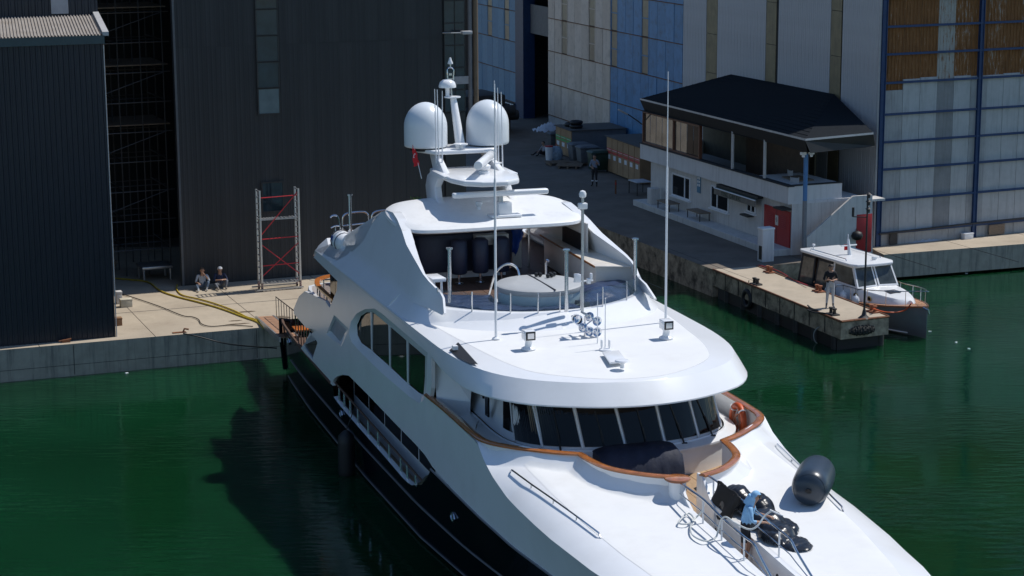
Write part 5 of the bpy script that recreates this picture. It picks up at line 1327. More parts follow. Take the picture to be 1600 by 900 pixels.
m = M(); m.bb(3.0, 9.2, -2.4, -2.3, 3.62, 6.0); m.build('terrace_screen', mat('brown screen', (0.07, 0.045, 0.03), 0.6, var=0.3), b, smooth=0)
# glazed bay
gx0, gx1 = 9.45, 16.1
REFL = mat('terrace glass', (0.42, 0.42, 0.38), 0.02, metal=.85, var=0.3, scale=0.9, bump=.6, bscale=1.2)
for i in range(9):
    a_ = lerp(gx0, gx1, i / 9); c_ = lerp(gx0, gx1, (i + 1) / 9)
    m = M(); m.bb(a_ + .025, c_ - .025, .06, .075, 4.42, 5.9); m.build('window_pane', REFL if i > 1 else GLASS, b, smooth=0)
for x in (gx0 - .06, lerp(gx0, gx1, 4 / 9), gx1 + .03):
    m = M(); m.bb(x - .05, x + .05, .0, .16, 4.33, 6.0); m.build('window_post', REDF, b, smooth=0)
for z in (4.36, 5.93):
    m = M(); m.bb(gx0 - .1, gx1 + .08, .0, .16, z - .05, z + .05); m.build('window_rail', REDF, b, smooth=0)
for px in (1145, 1195.5):
    x = K(px, 230, .1)[0]; m = M(); m.cyl((x, .1, 4.3), (x, .1, 6.1), .075, n=10); m.build('terrace_post', mat('white post', (0.5, 0.5, 0.5), 0.5) if px == 1145 else bpy.data.materials['white post'], b)
def kwin(px0, px1, py0, py1, dark=GLASS, split=.72):
    x1, z1 = K(px0, py0); x0, z0 = K(px1, py1); x0_ = K(px1, py0)[0]
    z1 = min(z1, 3.4); za_ = K(px0, py1)[1]
    z0 = (K(px0, py1 - 2)[1] + z0) / 2
    m = M(); fr = .07
    m.bb(x0, x1, .0, .05, z0 - fr, z0); m.bb(x0, x1, 0, .05, z1, z1 + fr); m.bb(x0 - fr, x0, 0, .05, z0 - fr, z1 + fr); m.bb(x1, x1 + fr, 0, .05, z0 - fr, z1 + fr)
    xm = lerp(x1, x0, split); m.bb(xm - .04, xm + .04, 0, .05, z0, z1); m.bb(x0 - .15, x1 + .15, 0, .14, z0 - .14, z0 - .075)
    f = m.build('window', PLW, b, smooth=0)
    for a_, c_ in ((x0, xm - .045), (xm + .045, x1)):
        m = M(); m.bb(a_, c_, .005, .02, z0, z1); m.build('pane', dark, f, smooth=0)
kwin(1052, 1078, 272, 308); kwin(1113, 1138, 291, 327, split=.35); kwin(1169, 1180, 313, 331, split=.5)
x1, z1 = K(1125, 291, .1); x0, z0 = K(1190, 312, .1)
m = M(); m.bb(x0, x1, .02, .30, 3.34, 3.44); aw_ = m.build('awning', DBAND, b, smooth=0)
m = M(); m.tube([(x0, .42, 3.27), (x1, .42, 3.27)], .03, 6); m.build('awning_bar', PLW, aw_)
m = M(); m.add([(x0, .02, 3.42), (x1, .02, 3.42), (x1, .40, 3.28), (x0, .40, 3.28)], [(0, 1, 2, 3)]); m.build('awning_cloth', mat('dark green cloth', (0.03, 0.05, 0.04), 0.8), aw_, smooth=0)
m = M(); m.bb(x0, x1, .40, .42, 2.97, 3.25); m.build('valance', mat('drab valance', (0.20, 0.18, 0.15), 0.8, var=.2), aw_, smooth=0)
def lettering(text, size, loc, rot, mt, par, ext=.004):
    cu = bpy.data.curves.new('lettering', 'FONT'); cu.body = text; cu.size = size; cu.extrude = ext; cu.align_x = 'CENTER'; cu.align_y = 'CENTER'; cu.space_character = 1.15
    o = bpy.data.objects.new('lettering', cu); COL.objects.link(o)
    me = bpy.data.meshes.new_from_object(o.evaluated_get(bpy.context.evaluated_depsgraph_get())); bpy.data.objects.remove(o)
    me.materials.clear(); me.materials.append(mt)
    o = bpy.data.objects.new('lettering', me); o.location = loc; o.rotation_euler = rot; return link(o, par)
lettering('YEN\u0130  \u00c7AY EV\u0130', .27, (lerp(x1, x0, .42), .43, 3.11), (pi / 2, 0, pi), mat('dark green letters', (0.02, 0.06, 0.035), 0.7), aw_)
x, z = K(1092, 288, .02); t_ = M(); t_.bb(x - .2, x + .2, .01, .03, z - .42, z + .42); o = t_.build('notice', mat('blue notice', (0.05, 0.20, 0.32), 0.5), b, smooth=0)
for i in range(3):
    for j in range(2):
        m = M(); m.bb(x - .15 + j * .17, x - .03 + j * .17, .032, .036, z - .1 + i * .17, z + .02 + i * .17); m.build('symbol', PLW, o, smooth=0)
xr0, xr1 = .15, 2.62
m = M(); m.bb(xr0, xr1, -.0, .05, ZQ + .05, 3.12); d_ = m.build('double_door', RED, b, smooth=0)
m = M(); m.bb((xr0 + xr1) / 2 - .01, (xr0 + xr1) / 2 + .01, .05, .056, ZQ + .05, 3.12); m.build('door_gap', BLACK, d_, smooth=0)
for x in (.45, 1.65):
    for k in range(7):
        m = M(); m.box((x + .32, .06, 2.3 + k * .09), (.6, .03, .02), rx=.6); m.build('louvre', RED, d_, smooth=0)
m = M(); m.bb(1.22, 1.5, .055, .065, 2.35, 2.8); m.build('door_sign', CREAM, d_, smooth=0); m = M(); m.tube([(1.36, .07, 2.5), (1.3, .07, 2.6), (1.42, .07, 2.6), (1.36, .07, 2.7)], .012, 4); m.build('sign_mark', BLACK, d_)
m = M(); m.bb(.05, .9, .0, .5, 3.22, 3.3); m.build('door_canopy', DBAND, b, smooth=0)
m = M(); m.bb(3.7, 4.5, .0, .35, 2.35, 2.42); m.build('shelf', IRON, b, smooth=0)
m = M(); m.box((13.9, .5, 1.5 + .4), (.5, .5, .8)); m.build('meter_box', CW, b, bevel=.02)
# side facade and stair (its own frame, child of the building)
rot = KS.az - KF.az
def kside(m, name, mt, **k):
    o = m.build(name, mt, b, **k); o.rotation_euler = (0, 0, rot); return o
m = M(); m.bb(0.16, 2.5, 0.0, 3.6, ZQ, 4.30); m.bb(-.02, .17, 0, .04, ZQ, 4.3); kside(m, 'side_facade', CWB, smooth=0)
m = M(); m.bb(-.25, 2.55, -.03, .2, 4.305, 4.345); kside(m, 'side_cap', DARKB, smooth=0)
sp = [KS.fp(x, y, -.75) for x, y in ((1258.5, 403), (1258.5, 371), (1331, 306), (1361, 304), (1361, 398))]
sp = [(x, max(z, ZQ)) for x, z in sp]
m = M(); m.prism(sp, -.87, -.75, 'y'); kside(m, 'stair_parapet', CW, smooth=0)
for k in range(9):
    m = M(); m.bb(.9 + k * .28, .9 + (k + 1) * .28, -.74, 0, ZQ, ZQ + .26 * (k + 1)); kside(m, 'step', CW, smooth=0)
m = M(); m.bb(3.4, 4.3, -.74, .2, 3.5, 3.6); kside(m, 'landing', CW, smooth=0)
# furniture of the terrace
t = thing('terrace_table', 'dark wooden table with chairs on the open cafe terrace', 'table', tuple(KF.o + KF.d * 1.8 + KF.n * -1.2 + Vector((0, 0, 3.62))), KF.az)
m = M(); m.bb(-.7, .7, -.45, .45, .7, .75); m.build('table_top', WOOD, t)
for x in (-.6, .6):
    for y in (-.35, .35):
        m = M(); m.cyl((x, y, 0), (x, y, .7), .025, n=6); m.build('leg', TRIM, t)
def chair(loc, rz, label, mt=None):
    t = thing('chair', label, 'chair', loc, rz); mt = mt or TRIM
    for x in (-.2, .2):
        for y in (-.2, .2):
            m = M(); m.cyl((x, y, 0), (x, y, .45 if x > 0 else .95), .018, n=6); m.build('leg', mt, t)
    m = M(); m.bb(-.22, .22, -.22, .22, .44, .48); m.build('seat', mt, t, bevel=.01); m = M(); m.bb(-.22, -.19, -.2, .2, .65, .92); m.build('backrest', mt, t, bevel=.01)
chair(tuple(KF.o + KF.d * 1.0 + KF.n * -.7 + Vector((0, 0, 3.62))), 1.0, 'pale chair at the near end of the terrace table')
chair(tuple(KF.o + KF.d * 2.9 + KF.n * -1.2 + Vector((0, 0, 3.62))), 3.6, 'pale chair behind the terrace table')

# ================================================================== PEOPLE
SKIN = mat('skin', (0.42, 0.24, 0.16), 0.55, var=.08)
HAIR = mat('dark hair', (0.02, 0.014, 0.01), 0.6)
def cloth(n, c): return mat(n, c, 0.85, var=.15, scale=8, bump=.25, bscale=30)
def person(label, loc, rz, J, mats, scale=1.0, head_dir=(1, 0, 0), cap=None, sleeve=0.0, shorts=False):
    """J: joints in local metres, facing +x, left = +y.  mats: shirt, trousers, shoes"""
    t = thing('person', label, 'person', loc, rz)
    V, E, R, tagv = [], [], [], []
    def add(p, r, par, k):
        V.append(Vector(p)); R.append(r); tagv.append(k)
        if par is not None: E.append((par, len(V) - 1))
        return len(V) - 1
    hd = Vector(head_dir).normalized()
    pel = add(J['pelvis'], .135, None, 'leg')
    wa = add(Vector(J['pelvis']).lerp(Vector(J['chest']), .5), .13, pel, 'torso')
    ch = add(J['chest'], .15, wa, 'torso')
    nk = add(J['neck'], .058, ch, 'skin')
    h0 = add(Vector(J['head']) + Vector((0, 0, -.06)), .07, nk, 'skin')
    h1 = add(Vector(J['head']) + hd * .012 + Vector((0, 0, .02)), .092, h0, 'skin')
    add(Vector(J['head']) + Vector((0, 0, .09)), .075, h1, 'skin')
    for s_, sg in (('l', 1), ('r', -1)):
        hip = add(J['hip_' + s_], .095, pel, 'leg')
        th_ = add(Vector(J['hip_' + s_]).lerp(Vector(J['knee_' + s_]), .45), .082, hip, 'leg')
        kn = add(J['knee_' + s_], .06, th_, 'leg' if not shorts else 'skin')
        ca = add(Vector(J['knee_' + s_]).lerp(Vector(J['ank_' + s_]), .35), .055, kn, 'leg' if not shorts else 'skin')
        an = add(J['ank_' + s_], .038, ca, 'shoe')
        add(J['toe_' + s_], .036, an, 'shoe')
        sh = add(J['sh_' + s_], .062, ch, 'torso')
        ua = add(Vector(J['sh_' + s_]).lerp(Vector(J['el_' + s_]), .5), .05, sh, 'torso')
        el = add(J['el_' + s_], .042, ua, 'torso' if sleeve > .3 else 'skin')
        fa = add(Vector(J['el_' + s_]).lerp(Vector(J['wr_' + s_]), .6), .034, el, 'torso' if sleeve > .8 else 'skin')
        wr = add(J['wr_' + s_], .026, fa, 'skin')
        d = (Vector(J['wr_' + s_]) - Vector(J['el_' + s_])).normalized()
        side = d.cross(Vector((0, 0, 1)));
        side = side.normalized() if side.length > .2 else Vector((0, 1, 0))
        dn = side.cross(d).normalized()
        if dn.z > 0: dn = -dn
        pal = add(Vector(J['wr_' + s_]) + d * .055, .030, wr, 'skin')
        for q in range(4):
            o_ = side * ((q - 1.5) * .021); ln = (.062, .074, .07, .055)[q]
            b0 = Vector(J['wr_' + s_]) + d * .09 + o_
            f0 = add(b0, .0105, pal, 'skin'); f1 = add(b0 + d * ln * .55 + dn * .012, .009, f0, 'skin'); add(b0 + d * ln * .8 + dn * .04, .008, f1, 'skin')
        f0 = add(Vector(J['wr_' + s_]) + d * .04 - side * sg * .035, .011, pal, 'skin'); add(Vector(J['wr_' + s_]) + d * .085 - side * sg * .05 + dn * .012, .009, f0, 'skin')
    me = bpy.data.meshes.new('body'); me.from_pydata([v * scale for v in V], E, [])
    o = bpy.data.objects.new('body', me); COL.objects.link(o)
    sk = o.modifiers.new('skin', 'SKIN'); sd = me.skin_vertices[0].data
    for i, r in enumerate(R): sd[i].radius = (r * scale, r * scale)
    sd[0].use_root = True
    sb = o.modifiers.new('sub', 'SUBSURF'); sb.levels = 2; sb.render_levels = 2
    dg = bpy.context.evaluated_depsgraph_get(); ev = o.evaluated_get(dg)
    nm = bpy.data.meshes.new_from_object(ev)
    bpy.data.objects.remove(o)
    for mt in (SKIN, mats[0], mats[1], mats[2]): nm.materials.append(mt)
    idx = {'skin': 0, 'torso': 1, 'leg': 2, 'shoe': 3}
    segs = [(V[a] * scale, V[b_] * scale, tagv[a], tagv[b_]) for a, b_ in E]
    for p in nm.polygons:
        c = p.center; best = 1e9; k = 'torso'
        for a, b_, ka, kb in segs:
            ab = b_ - a; u = max(0, min(1, (c - a).dot(ab) / max(1e-9, ab.dot(ab)))); dd = (c - a - ab * u).length
            if dd < best: best = dd; k = ka if u < .55 else kb
        p.material_index = idx[k]; p.use_smooth = True
    nm.name = 'body'
    body = link(bpy.data.objects.new('body', nm), t)
    # face and hair
    H = Vector(J['head']) * scale; sdv = hd.cross(Vector((0, 0, 1))).normalized(); upv = sdv.cross(hd)
    m = M(); m.tube([H + hd * .088 * scale + upv * .02, H + hd * .112 * scale - upv * .012], [.009, .014], 6); m.build('nose', SKIN, t)
    for e in (-1, 1):
        m = M(); m.box(H + hd * .092 * scale + sdv * e * .033 + upv * .025, (.014, .014, .009)); m.build('eye', HAIR, t)
        m = M(); m.lathe([(0, -.03), (.014, -.015), (.016, .01), (0, .028)], H + sdv * e * .09 * scale, 8); m.build('ear', SKIN, t)
    m = M(); m.tube([H + hd * .088 * scale - upv * .042 - sdv * .02, H + hd * .088 * scale - upv * .042 + sdv * .02], .006, 5); m.build('mouth', mat('lips', (0.25, 0.09, 0.07)) if 'lips' not in bpy.data.materials else bpy.data.materials['lips'], t)
    m = M(); rs = []
    for a in (20, 40, 60, 80, 100, 120):
        aa = rad(a); rr = .108 * scale; row = []
        for k in range(16):
            ph = 2 * pi * k / 16
            v = (upv * cos(aa) + (hd * cos(ph) + sdv * sin(ph)) * sin(aa)) * rr
            if a > 60 and cos(ph) > .2: v = (upv * cos(rad(60)) + (hd * cos(ph) + sdv * sin(ph)) * sin(rad(60))) * rr * .985
            row.append(H + upv * .025 + v - hd * .008)
        rs.append(row)
    m.rings(rs, True, False); m.add(rs[0], [tuple(range(16))]); m.build('cap' if cap else 'hair', cap or HAIR, t, smooth=70)
    return t
def stand(dx=0.12, bend=0.0):
    return dict(pelvis=(0, 0, .95), chest=(bend, 0, 1.30), neck=(bend * 1.2, 0, 1.48), head=(bend * 1.3 + .02, 0, 1.62),
                hip_l=(0, .09, .88), hip_r=(0, -.09, .88), knee_l=(.03, dx * .8, .48), knee_r=(.0, -dx * .8, .48), ank_l=(0, dx, .08), ank_r=(-.03, -dx, .08),
                toe_l=(.16, dx + .03, .04), toe_r=(.13, -dx - .03, .04), sh_l=(bend, .18, 1.40), sh_r=(bend, -.18, 1.40),
                el_l=(.04, .25, 1.12), el_r=(.04, -.25, 1.12), wr_l=(.12, .24, .90), wr_r=(.12, -.24, .90))
def face_cam(loc, turn=0.0):
    return math.atan2(-loc[1], -loc[0]) + rad(turn)
# man on the pier
p = at(1296.5, 481); J = stand(.13); J.update(el_l=(.05, .27, 1.14), wr_l=(.27, .10, 1.16), el_r=(.05, -.27, 1.14), wr_r=(.27, -.10, 1.16), head=(.05, 0, 1.62))
person('man in black t-shirt and pale grey trousers standing on the pier holding a phone', (p.x, p.y, ZQ), face_cam(p, 10), J, (cloth('black t-shirt', (.012, .012, .014)), cloth('pale grey trousers', (.45, .46, .47)), cloth('grey shoes', (.12, .12, .13))), head_dir=(1, 0, -.35), sleeve=.5)
# man washing down on the foredeck
LB = cloth('light blue hooded shirt', (0.27, 0.50, 0.74))
w = YO + _a * 32.95 + _n * 0.06
J = stand(.11, .12); J.update(pelvis=(-.05, 0, .95), chest=(.08, 0, 1.28), neck=(.15, 0, 1.45), head=(.21, 0, 1.59), el_l=(.20, .27, 1.14), wr_l=(.46, .16, 1.12), el_r=(.16, -.28, 1.12), wr_r=(.40, -.10, 1.06), knee_l=(.08, .12, .50), knee_r=(-.02, -.12, .5), sh_l=(.12, .19, 1.38), sh_r=(.10, -.19, 1.38))
t = person('man in light blue hooded shirt and black shorts hosing covers on the yacht foredeck', (w.x, w.y, 3.15), YF.az + rad(62), J, (LB, cloth('black shorts', (.012, .012, .016)), SKIN), head_dir=(1, 0, -.3), cap=LB, sleeve=.5, shorts=True)
m = M(); m.tube([(.07, 0, 1.42), (.10, 0, 1.50), (.15, 0, 1.6)], [.13, .115, .10], 14); m.build('hood', LB, t, smooth=70)

m = M(); m.tube([(.29, -.07, 1.60), (.325, -.03, 1.605), (.325, .03, 1.605), (.29, .07, 1.60)], .02, 6); m.build('sunglasses', BLACK, t)
# hose
HOSE = mat('pale hose', (0.62, 0.64, 0.62), 0.4)
def hose(pts, r, mt, label, name='hose', k=5):
    m = M(); m.tube(smooth_pts(pts, k), r, 6); o = m.build(name, mt, None, smooth=60); return tag(o, label, 'hose')
def YW(s, v, z):
    w_ = YO + _a * s + _n * v; return (w_.x, w_.y, z)
def yfz(px, py, z):
    q = YZ(px, py, z); return YW(q.x, q.y, q.z)
def yv(px, py, v):
    q = YV(px, py, v); return YW(q.x, q.y, q.z)
hose([yv(1206, 798, .25), yv(1195, 806, .1), yv(1183, 822, -.1), yv(1170, 827, -.25), yv(1150, 818, -.4), yv(1135, 808, -.46), yv(1127, 812, -.5), yv(1122, 830, -.52), yfz(1117, 841, 3.86), yfz(1100, 845, 3.86), yfz(1082, 836, 3.87), yfz(1079, 822, 3.9), yfz(1084, 810, 3.93), yfz(1075, 802, 3.95), yfz(1063, 812, 3.93), yfz(1061, 818, 3.92), yfz(1075, 818, 3.92), yfz(1088, 808, 3.95), yv(1096, 800, -.46), yv(1100, 790, -.42)], .02, HOSE, 'pale hose looping over the walkway rail and across the foredeck')
m = M(); a_, b_ = Vector(yv(1203, 797, .28)), Vector(yv(1224, 806, .5)); m.tube([a_, b_], [.022, .014], 8); o = m.build('spray_lance', PLW, None); tag(o, 'white spray lance held by the man in the blue hooded shirt', 'spray lance')
# covered gear: black bundle and hanging black cloth
BV = mat('black vinyl', (0.010, 0.012, 0.017), 0.30, var=.2, bump=.7, bscale=7)
def bundle(name, label, blobs, mt, seed=1):
    """one wrinkled sheet thrown over lumps; height field over its own outline"""
    xs_ = [b_[0] - b_[3] for b_ in blobs]; xe = [b_[0] + b_[3] for b_ in blobs]; ys_ = [b_[1] - b_[4] for b_ in blobs]; ye = [b_[1] + b_[4] for b_ in blobs]
    m = M(); nx, ny = 60, 50; idx = {}; vs = []; fs = []
    def hgt(x, y):
        h = -1
        for bx, by, bz, rx, ry, hh in blobs:
            q = ((x - bx) / rx) ** 2 + ((y - by) / ry) ** 2
            if q < 1: h = max(h, bz + hh * (1 - q ** 1.6) ** .55)
        return h
    for i in range(nx + 1):
        for j in range(ny + 1):
            x = lerp(min(xs_), max(xe), i / nx); y = lerp(min(ys_), max(ye), j / ny); h = hgt(x, y)
            if h > -1:
                h += .012 * sin(14 * x + 9 * y + seed) + .008 * abs(sin(17 * y - 9 * x)) + .006 * sin(41 * x + 17 * y)
                idx[i, j] = len(vs); vs.append((x, y, h))
    for i in range(nx):
        for j in range(ny):
            q = [(i, j), (i + 1, j), (i + 1, j + 1), (i, j + 1)]
            if all(a_ in idx for a_ in q): fs.append([idx[a_] for a_ in q])
    m.add(vs, fs); o = m.build(name, mt, None, smooth=50); o.location = (YO.x, YO.y, 0); o.rotation_euler = (0, 0, YF.az)
    return tag(o, label, 'cover')
bundle('black_cover', 'glossy black wet cover bundled on the foredeck beside the man with the hose', [(32.35, .80, 3.75, .55, .45, .42), (32.9, .80, 3.72, .55, .4, .34), (33.4, .95, 3.7, .6, .4, .13), (33.15, .6, 3.72, .45, .28, .26), (32.6, 1.15, 3.75, .45, .3, .22)], BV)
bundle('black_cover', 'glossy black cover heaped against the port walkway rail behind the man', [(31.3, .62, 3.8, .5, .35, .62), (31.7, .9, 3.8, .55, .4, .52), (31.2, .35, 3.5, .3, .12, .7)], BV, 3)
m = M(); rows = []
q0 = [YV(x, y, .30) for x, y in ((1121, 751), (1134, 758), (1150, 772), (1158, 778))]
q1 = [YV(x, y, .22) for x, y in ((1109, 793), (1122, 812), (1140, 811), (1145, 800))]
for i in range(13):
    t_ = i / 12; row = []
    for j in range(13):
        u = j / 12 * 3; k = min(int(u), 2); a_ = q0[k].lerp(q0[k + 1], u - k); b_ = q1[k].lerp(q1[k + 1], u - k)
        p_ = a_.lerp(b_, t_); row.append(p_ + Vector((0, .03 * sin(6 * t_ + j), .01 * sin(j * 2))))
    rows.append(row)
m.rings(rows, False, False); o = m.build('black_cloth', cloth('matt black cloth', (.008, .008, .009)), None, smooth=60); o.location = (YO.x, YO.y, 0); o.rotation_euler = (0, 0, YF.az)
o.modifiers.new('thickness', 'SOLIDIFY').thickness = .02
tag(o, 'matt black cloth hanging over the port walkway rail near the teak gate', 'cloth')
# seated men against the grey hangar
def seat(hand):
    return dict(pelvis=(0, 0, .13), chest=(.02, 0, .45), neck=(.06, 0, .63), head=(.10, 0, .77), hip_l=(.06, .1, .12), hip_r=(.06, -.1, .12),
                knee_l=(.42, .22, .36), knee_r=(.42, -.26, .22), ank_l=(.55, .12, .06), ank_r=(.72, -.2, .06), toe_l=(.70, .14, .06), toe_r=(.84, -.26, .09),
                sh_l=(.03, .19, .56), sh_r=(.03, -.19, .56), el_l=(.2, .27, .34), el_r=(.18, -.28, .33), wr_l=hand[0], wr_r=hand[1])
p = at(316, 452); person('man in white t-shirt sitting on the quay against the grey hangar, hand to his face', (p.x, p.y + .15, ZQ), rad(-78), seat(((.22, .08, .62), (.4, -.18, .3))), (cloth('white t-shirt', (.5, .52, .54)), cloth('faded jeans', (.10, .14, .20)), cloth('pale trainers', (.4, .4, .4))), cap=cloth('brown cap', (.05, .03, .02)), sleeve=.4)
p = at(343, 450); person('man in navy t-shirt and white cap sitting by the hangar looking at his phone', (p.x, p.y + .15, ZQ), rad(-70), seat(((.35, .07, .38), (.36, -.08, .38))), (cloth('navy t-shirt', (.02, .03, .07)), cloth('grey jeans', (.13, .14, .16)), cloth('brown shoes', (.2, .17, .14))), head_dir=(1, 0, -.6), cap=cloth('white cap', (.7, .7, .7)), sleeve=.4)
# worker in the yard
p = at(929, 291); J = stand(.13); J.update(el_l=(.06, .28, 1.16), wr_l=(.16, .12, 1.42), wr_r=(.24, -.08, 1.06), el_r=(.02, -.27, 1.12))
t = person('worker in pale blue shirt and dark trousers with reflective bands walking across the yard', (p.x, p.y, ZQ), face_cam(p, -15), J, (cloth('pale blue work shirt', (.24, .28, .36)), cloth('charcoal trousers', (.03, .03, .035)), cloth('black boots', (.015, .015, .015))), sleeve=.5)
for e in (-.11, .11):
    m = M(); m.tube([(0, e, .28), (0, e, .34)], .07, 10); m.build('reflective_band', PLW, t)
p = at(851, 243); person('person in pale top crouching beside bags at the row of bins', (p.x, p.y, ZQ), face_cam(p, -60), seat(((.4, .1, .3), (.4, -.1, .25))), (cloth('pale grey top', (.32, .33, .36)), cloth('black patterned trousers', (.03, .03, .035)), cloth('dark shoes', (.02, .02, .02))), sleeve=.5)

# ================================================================== STERN GANGWAY AND LEFT QUAY
gp0, gp1 = Vector(YW(-3.9, -3.3, 1.24)), Vector(YW(1.5, -3.45, 1.62))
gd = gp1 - gp0; gaz = math.atan2(gd.y, gd.x); gl = gd.length; gtilt = math.asin(gd.z / gl)
t = thing('gangway', 'teak slatted gangway with steel rail from the quay up to the yacht stern', 'gangway', tuple(gp0)); t.rotation_euler = (0, -gtilt, gaz)
n = 12
pmesh = None
for k in range(n):
    if pmesh is None:
        m = M(); m.bb(0, gl / n - .03, -.30, .30, 0, .04); pmesh = m.mesh('plank', mat('pinkish teak slat', (0.36, 0.20, 0.12), 0.6, var=.2), 0)
    part('plank', pmesh, t, (k * gl / n, 0, 0))
for y in (-.33, .33):
    m = M(); m.bb(-.1, gl, y - .03, y + .03, -.14, .05); m.build('side_beam', ALU, t, smooth=0)
for k in range(9):
    x = .3 + k * .6
    m = M(); m.tube([(x, .40, 0), (x, .40, .8)], .018, 6); m.build('stanchion', STEEL, t)
m = M(); m.tube([(.3, .40, .8), (.3 + 8 * .6, .40, .8)], .02, 6); m.build('handrail', STEEL, t)
# mobile scaffold tower
p = (at(407, 458) + at(467, 444)) / 2
t = thing('scaffold_tower', 'aluminium mobile scaffold tower with red braces standing on the quay', 'scaffolding', tuple(p), rad(22))
REDT = mat('red tube', (0.50, 0.02, 0.03), 0.4)
Lx, Ly, Hh = 1.62, .52, 4.15
for x in (-Lx / 2, Lx / 2):
    for y in (-Ly / 2, Ly / 2):
        m = M(); m.cyl((x, y, .1), (x, y, Hh), .05, n=8); m.build('upright', ALU, t)
        m = M(); m.cyl((x, y, .08), (x, y, .34), .05, n=8); m.build('collar', REDT, t)
        m = M(); m.cyl((x - .03, y, .07), (x + .03, y, .07), .07, n=10); m.build('castor', BLACK, t)
    for k in range(15):
        m = M(); m.cyl((x, -Ly / 2, .4 + k * .265), (x, Ly / 2, .4 + k * .265), .028, n=6); m.build('rung', ALU, t)
for z in (.3, 2.95):
    m = M(); m.bb(-Lx / 2, Lx / 2, -.2, .2, z - .04, z); m.build('platform_frame', ALU, t, smooth=0)
    for k in range(12):
        x = -Lx / 2 + .1 + k * .12; m = M(); m.bb(x, x + .07, -.19, .19, z + .003, z + .02); m.build('tread', ALU, t, smooth=0)
for (z0, z1) in ((.6, 1.95), (1.95, .6), (2.3, Hh - .1)):
    m = M(); m.cyl((-Lx / 2, -Ly / 2, z0), (Lx / 2, -Ly / 2, z1), .02, n=6); m.build('brace', REDT, t)
for z in (1.05, 2.15, 3.85):
    m = M(); m.cyl((-Lx / 2, -Ly / 2, z), (Lx / 2, -Ly / 2, z + .03), .02, n=6); m.build('brace', REDT, t)
for y in (-.35, .45):
    m = M(); m.bb(-Lx / 2 - .25, Lx / 2 + .1, y - .03, y + .03, .04, .1); m.build('outrigger', ALU, t)
YEL = mat('yellow hose', (0.50, 0.36, 0.03), 0.5, var=.25, scale=9)
G_ = lambda x, y, z=1.24: tuple(at(x, y, z))
hose([G_(180, 435), G_(205, 437), G_(232, 441), G_(250, 454), G_(275, 463), G_(310, 472), G_(345, 482), G_(380, 495), G_(400, 502), G_(412, 510)], .035, YEL, 'thick yellow hose running from the bay across the quay to the gangway')
hose([G_(277, 445), G_(276, 452), G_(285, 461), G_(310, 467), G_(335, 474), G_(365, 485), G_(385, 495), G_(400, 500), G_(412, 513)], .03, YEL, 'thinner yellow hose bending out from the hangar corner to the gangway')
hose([G_(178, 455), G_(215, 467), G_(250, 479), G_(285, 493), G_(300, 495), G_(310, 499), G_(315, 506), G_(330, 510), G_(360, 508), G_(395, 510)], .018, BLACK, 'thin black cable snaking over the sunlit left quay')
hose([tuple(at(286, 521, 1.25)), tuple(at(310, 526, 1.1)), tuple(at(360, 538, .8)), tuple(at(432, 544, 1.3))], .025, BLACK, 'dark mooring line from the quay edge to the yacht stern', 'mooring_rope')
p = at(280, 520); t = thing('mooring_cleat', 'rusty mooring bracket let into the left quay edge', 'cleat', tuple(p), rad(21))
m = M(); m.bb(-.25, .25, -.08, .08, 0, .03); m.build('base', RUST, t); m = M(); m.tube([(.15, 0, .02), (.2, 0, .14), (.34, -.08, .12)], .035, 8); m.build('horn', RUST, t)
p = at(103, 535); t = thing('mooring_cleat', 'small rusty fitting at the quay edge before the dark shed', 'cleat', tuple(p), rad(21))
m = M(); m.bb(-.15, .15, -.06, .06, 0, .1); m.build('base', RUST, t); m = M(); m.cyl((-.25, 0, .06), (.2, 0, .12), .03); m.build('horn', RUST, t)
def crate(px, py, d, col, label, rz=rad(21)):
    p = at(px, py); t = thing('crate', label, 'crate', tuple(p), rz); mt = mat('crate ' + label[:12], col, .8, var=.2)
    m = M(); m.bb(-d[0] / 2, d[0] / 2, -d[1] / 2, d[1] / 2, 0, d[2] * .8); m.build('body', mt, t, bevel=.01)
    m = M(); m.bb(-d[0] / 2 - .01, d[0] / 2 + .01, -d[1] / 2 - .01, d[1] / 2 + .01, d[2] * .8, d[2]); m.build('lid', mt, t, bevel=.01)
crate(197, 479, (.45, .35, .32), (.5, .46, .36), 'cream box on the quay beside the corner of the dark shed')
crate(184, 508, (.3, .3, .3), (.22, .12, .06), 'brown cardboard box against the dark shed corner near the water')
crate(186, 474, (.22, .3, .5), (.6, .58, .55), 'white sack shaped parcel behind the cream box at the shed corner')
for i, (x, y, a_, b_) in enumerate(((385, 487, .35, .13), (368, 501, .25, .09), (372, 506, .45, .1), (431, 497, .55, .35))):
    p = at(x, y, 1.204); m = M(); m.add([(a_ * cos(2 * pi * k / 20) * (1 + .2 * sin(3 * k)), b_ * sin(2 * pi * k / 20) * (1 + .2 * cos(2 * k)), 0) for k in range(20)], [tuple(range(20))])
    o = m.build('wet_patch', mat('wet concrete', (.17, .13, .09), .35) if i == 0 else bpy.data.materials['wet concrete'], None, smooth=0, loc=tuple(p), rz=.3); o['kind'] = 'structure'

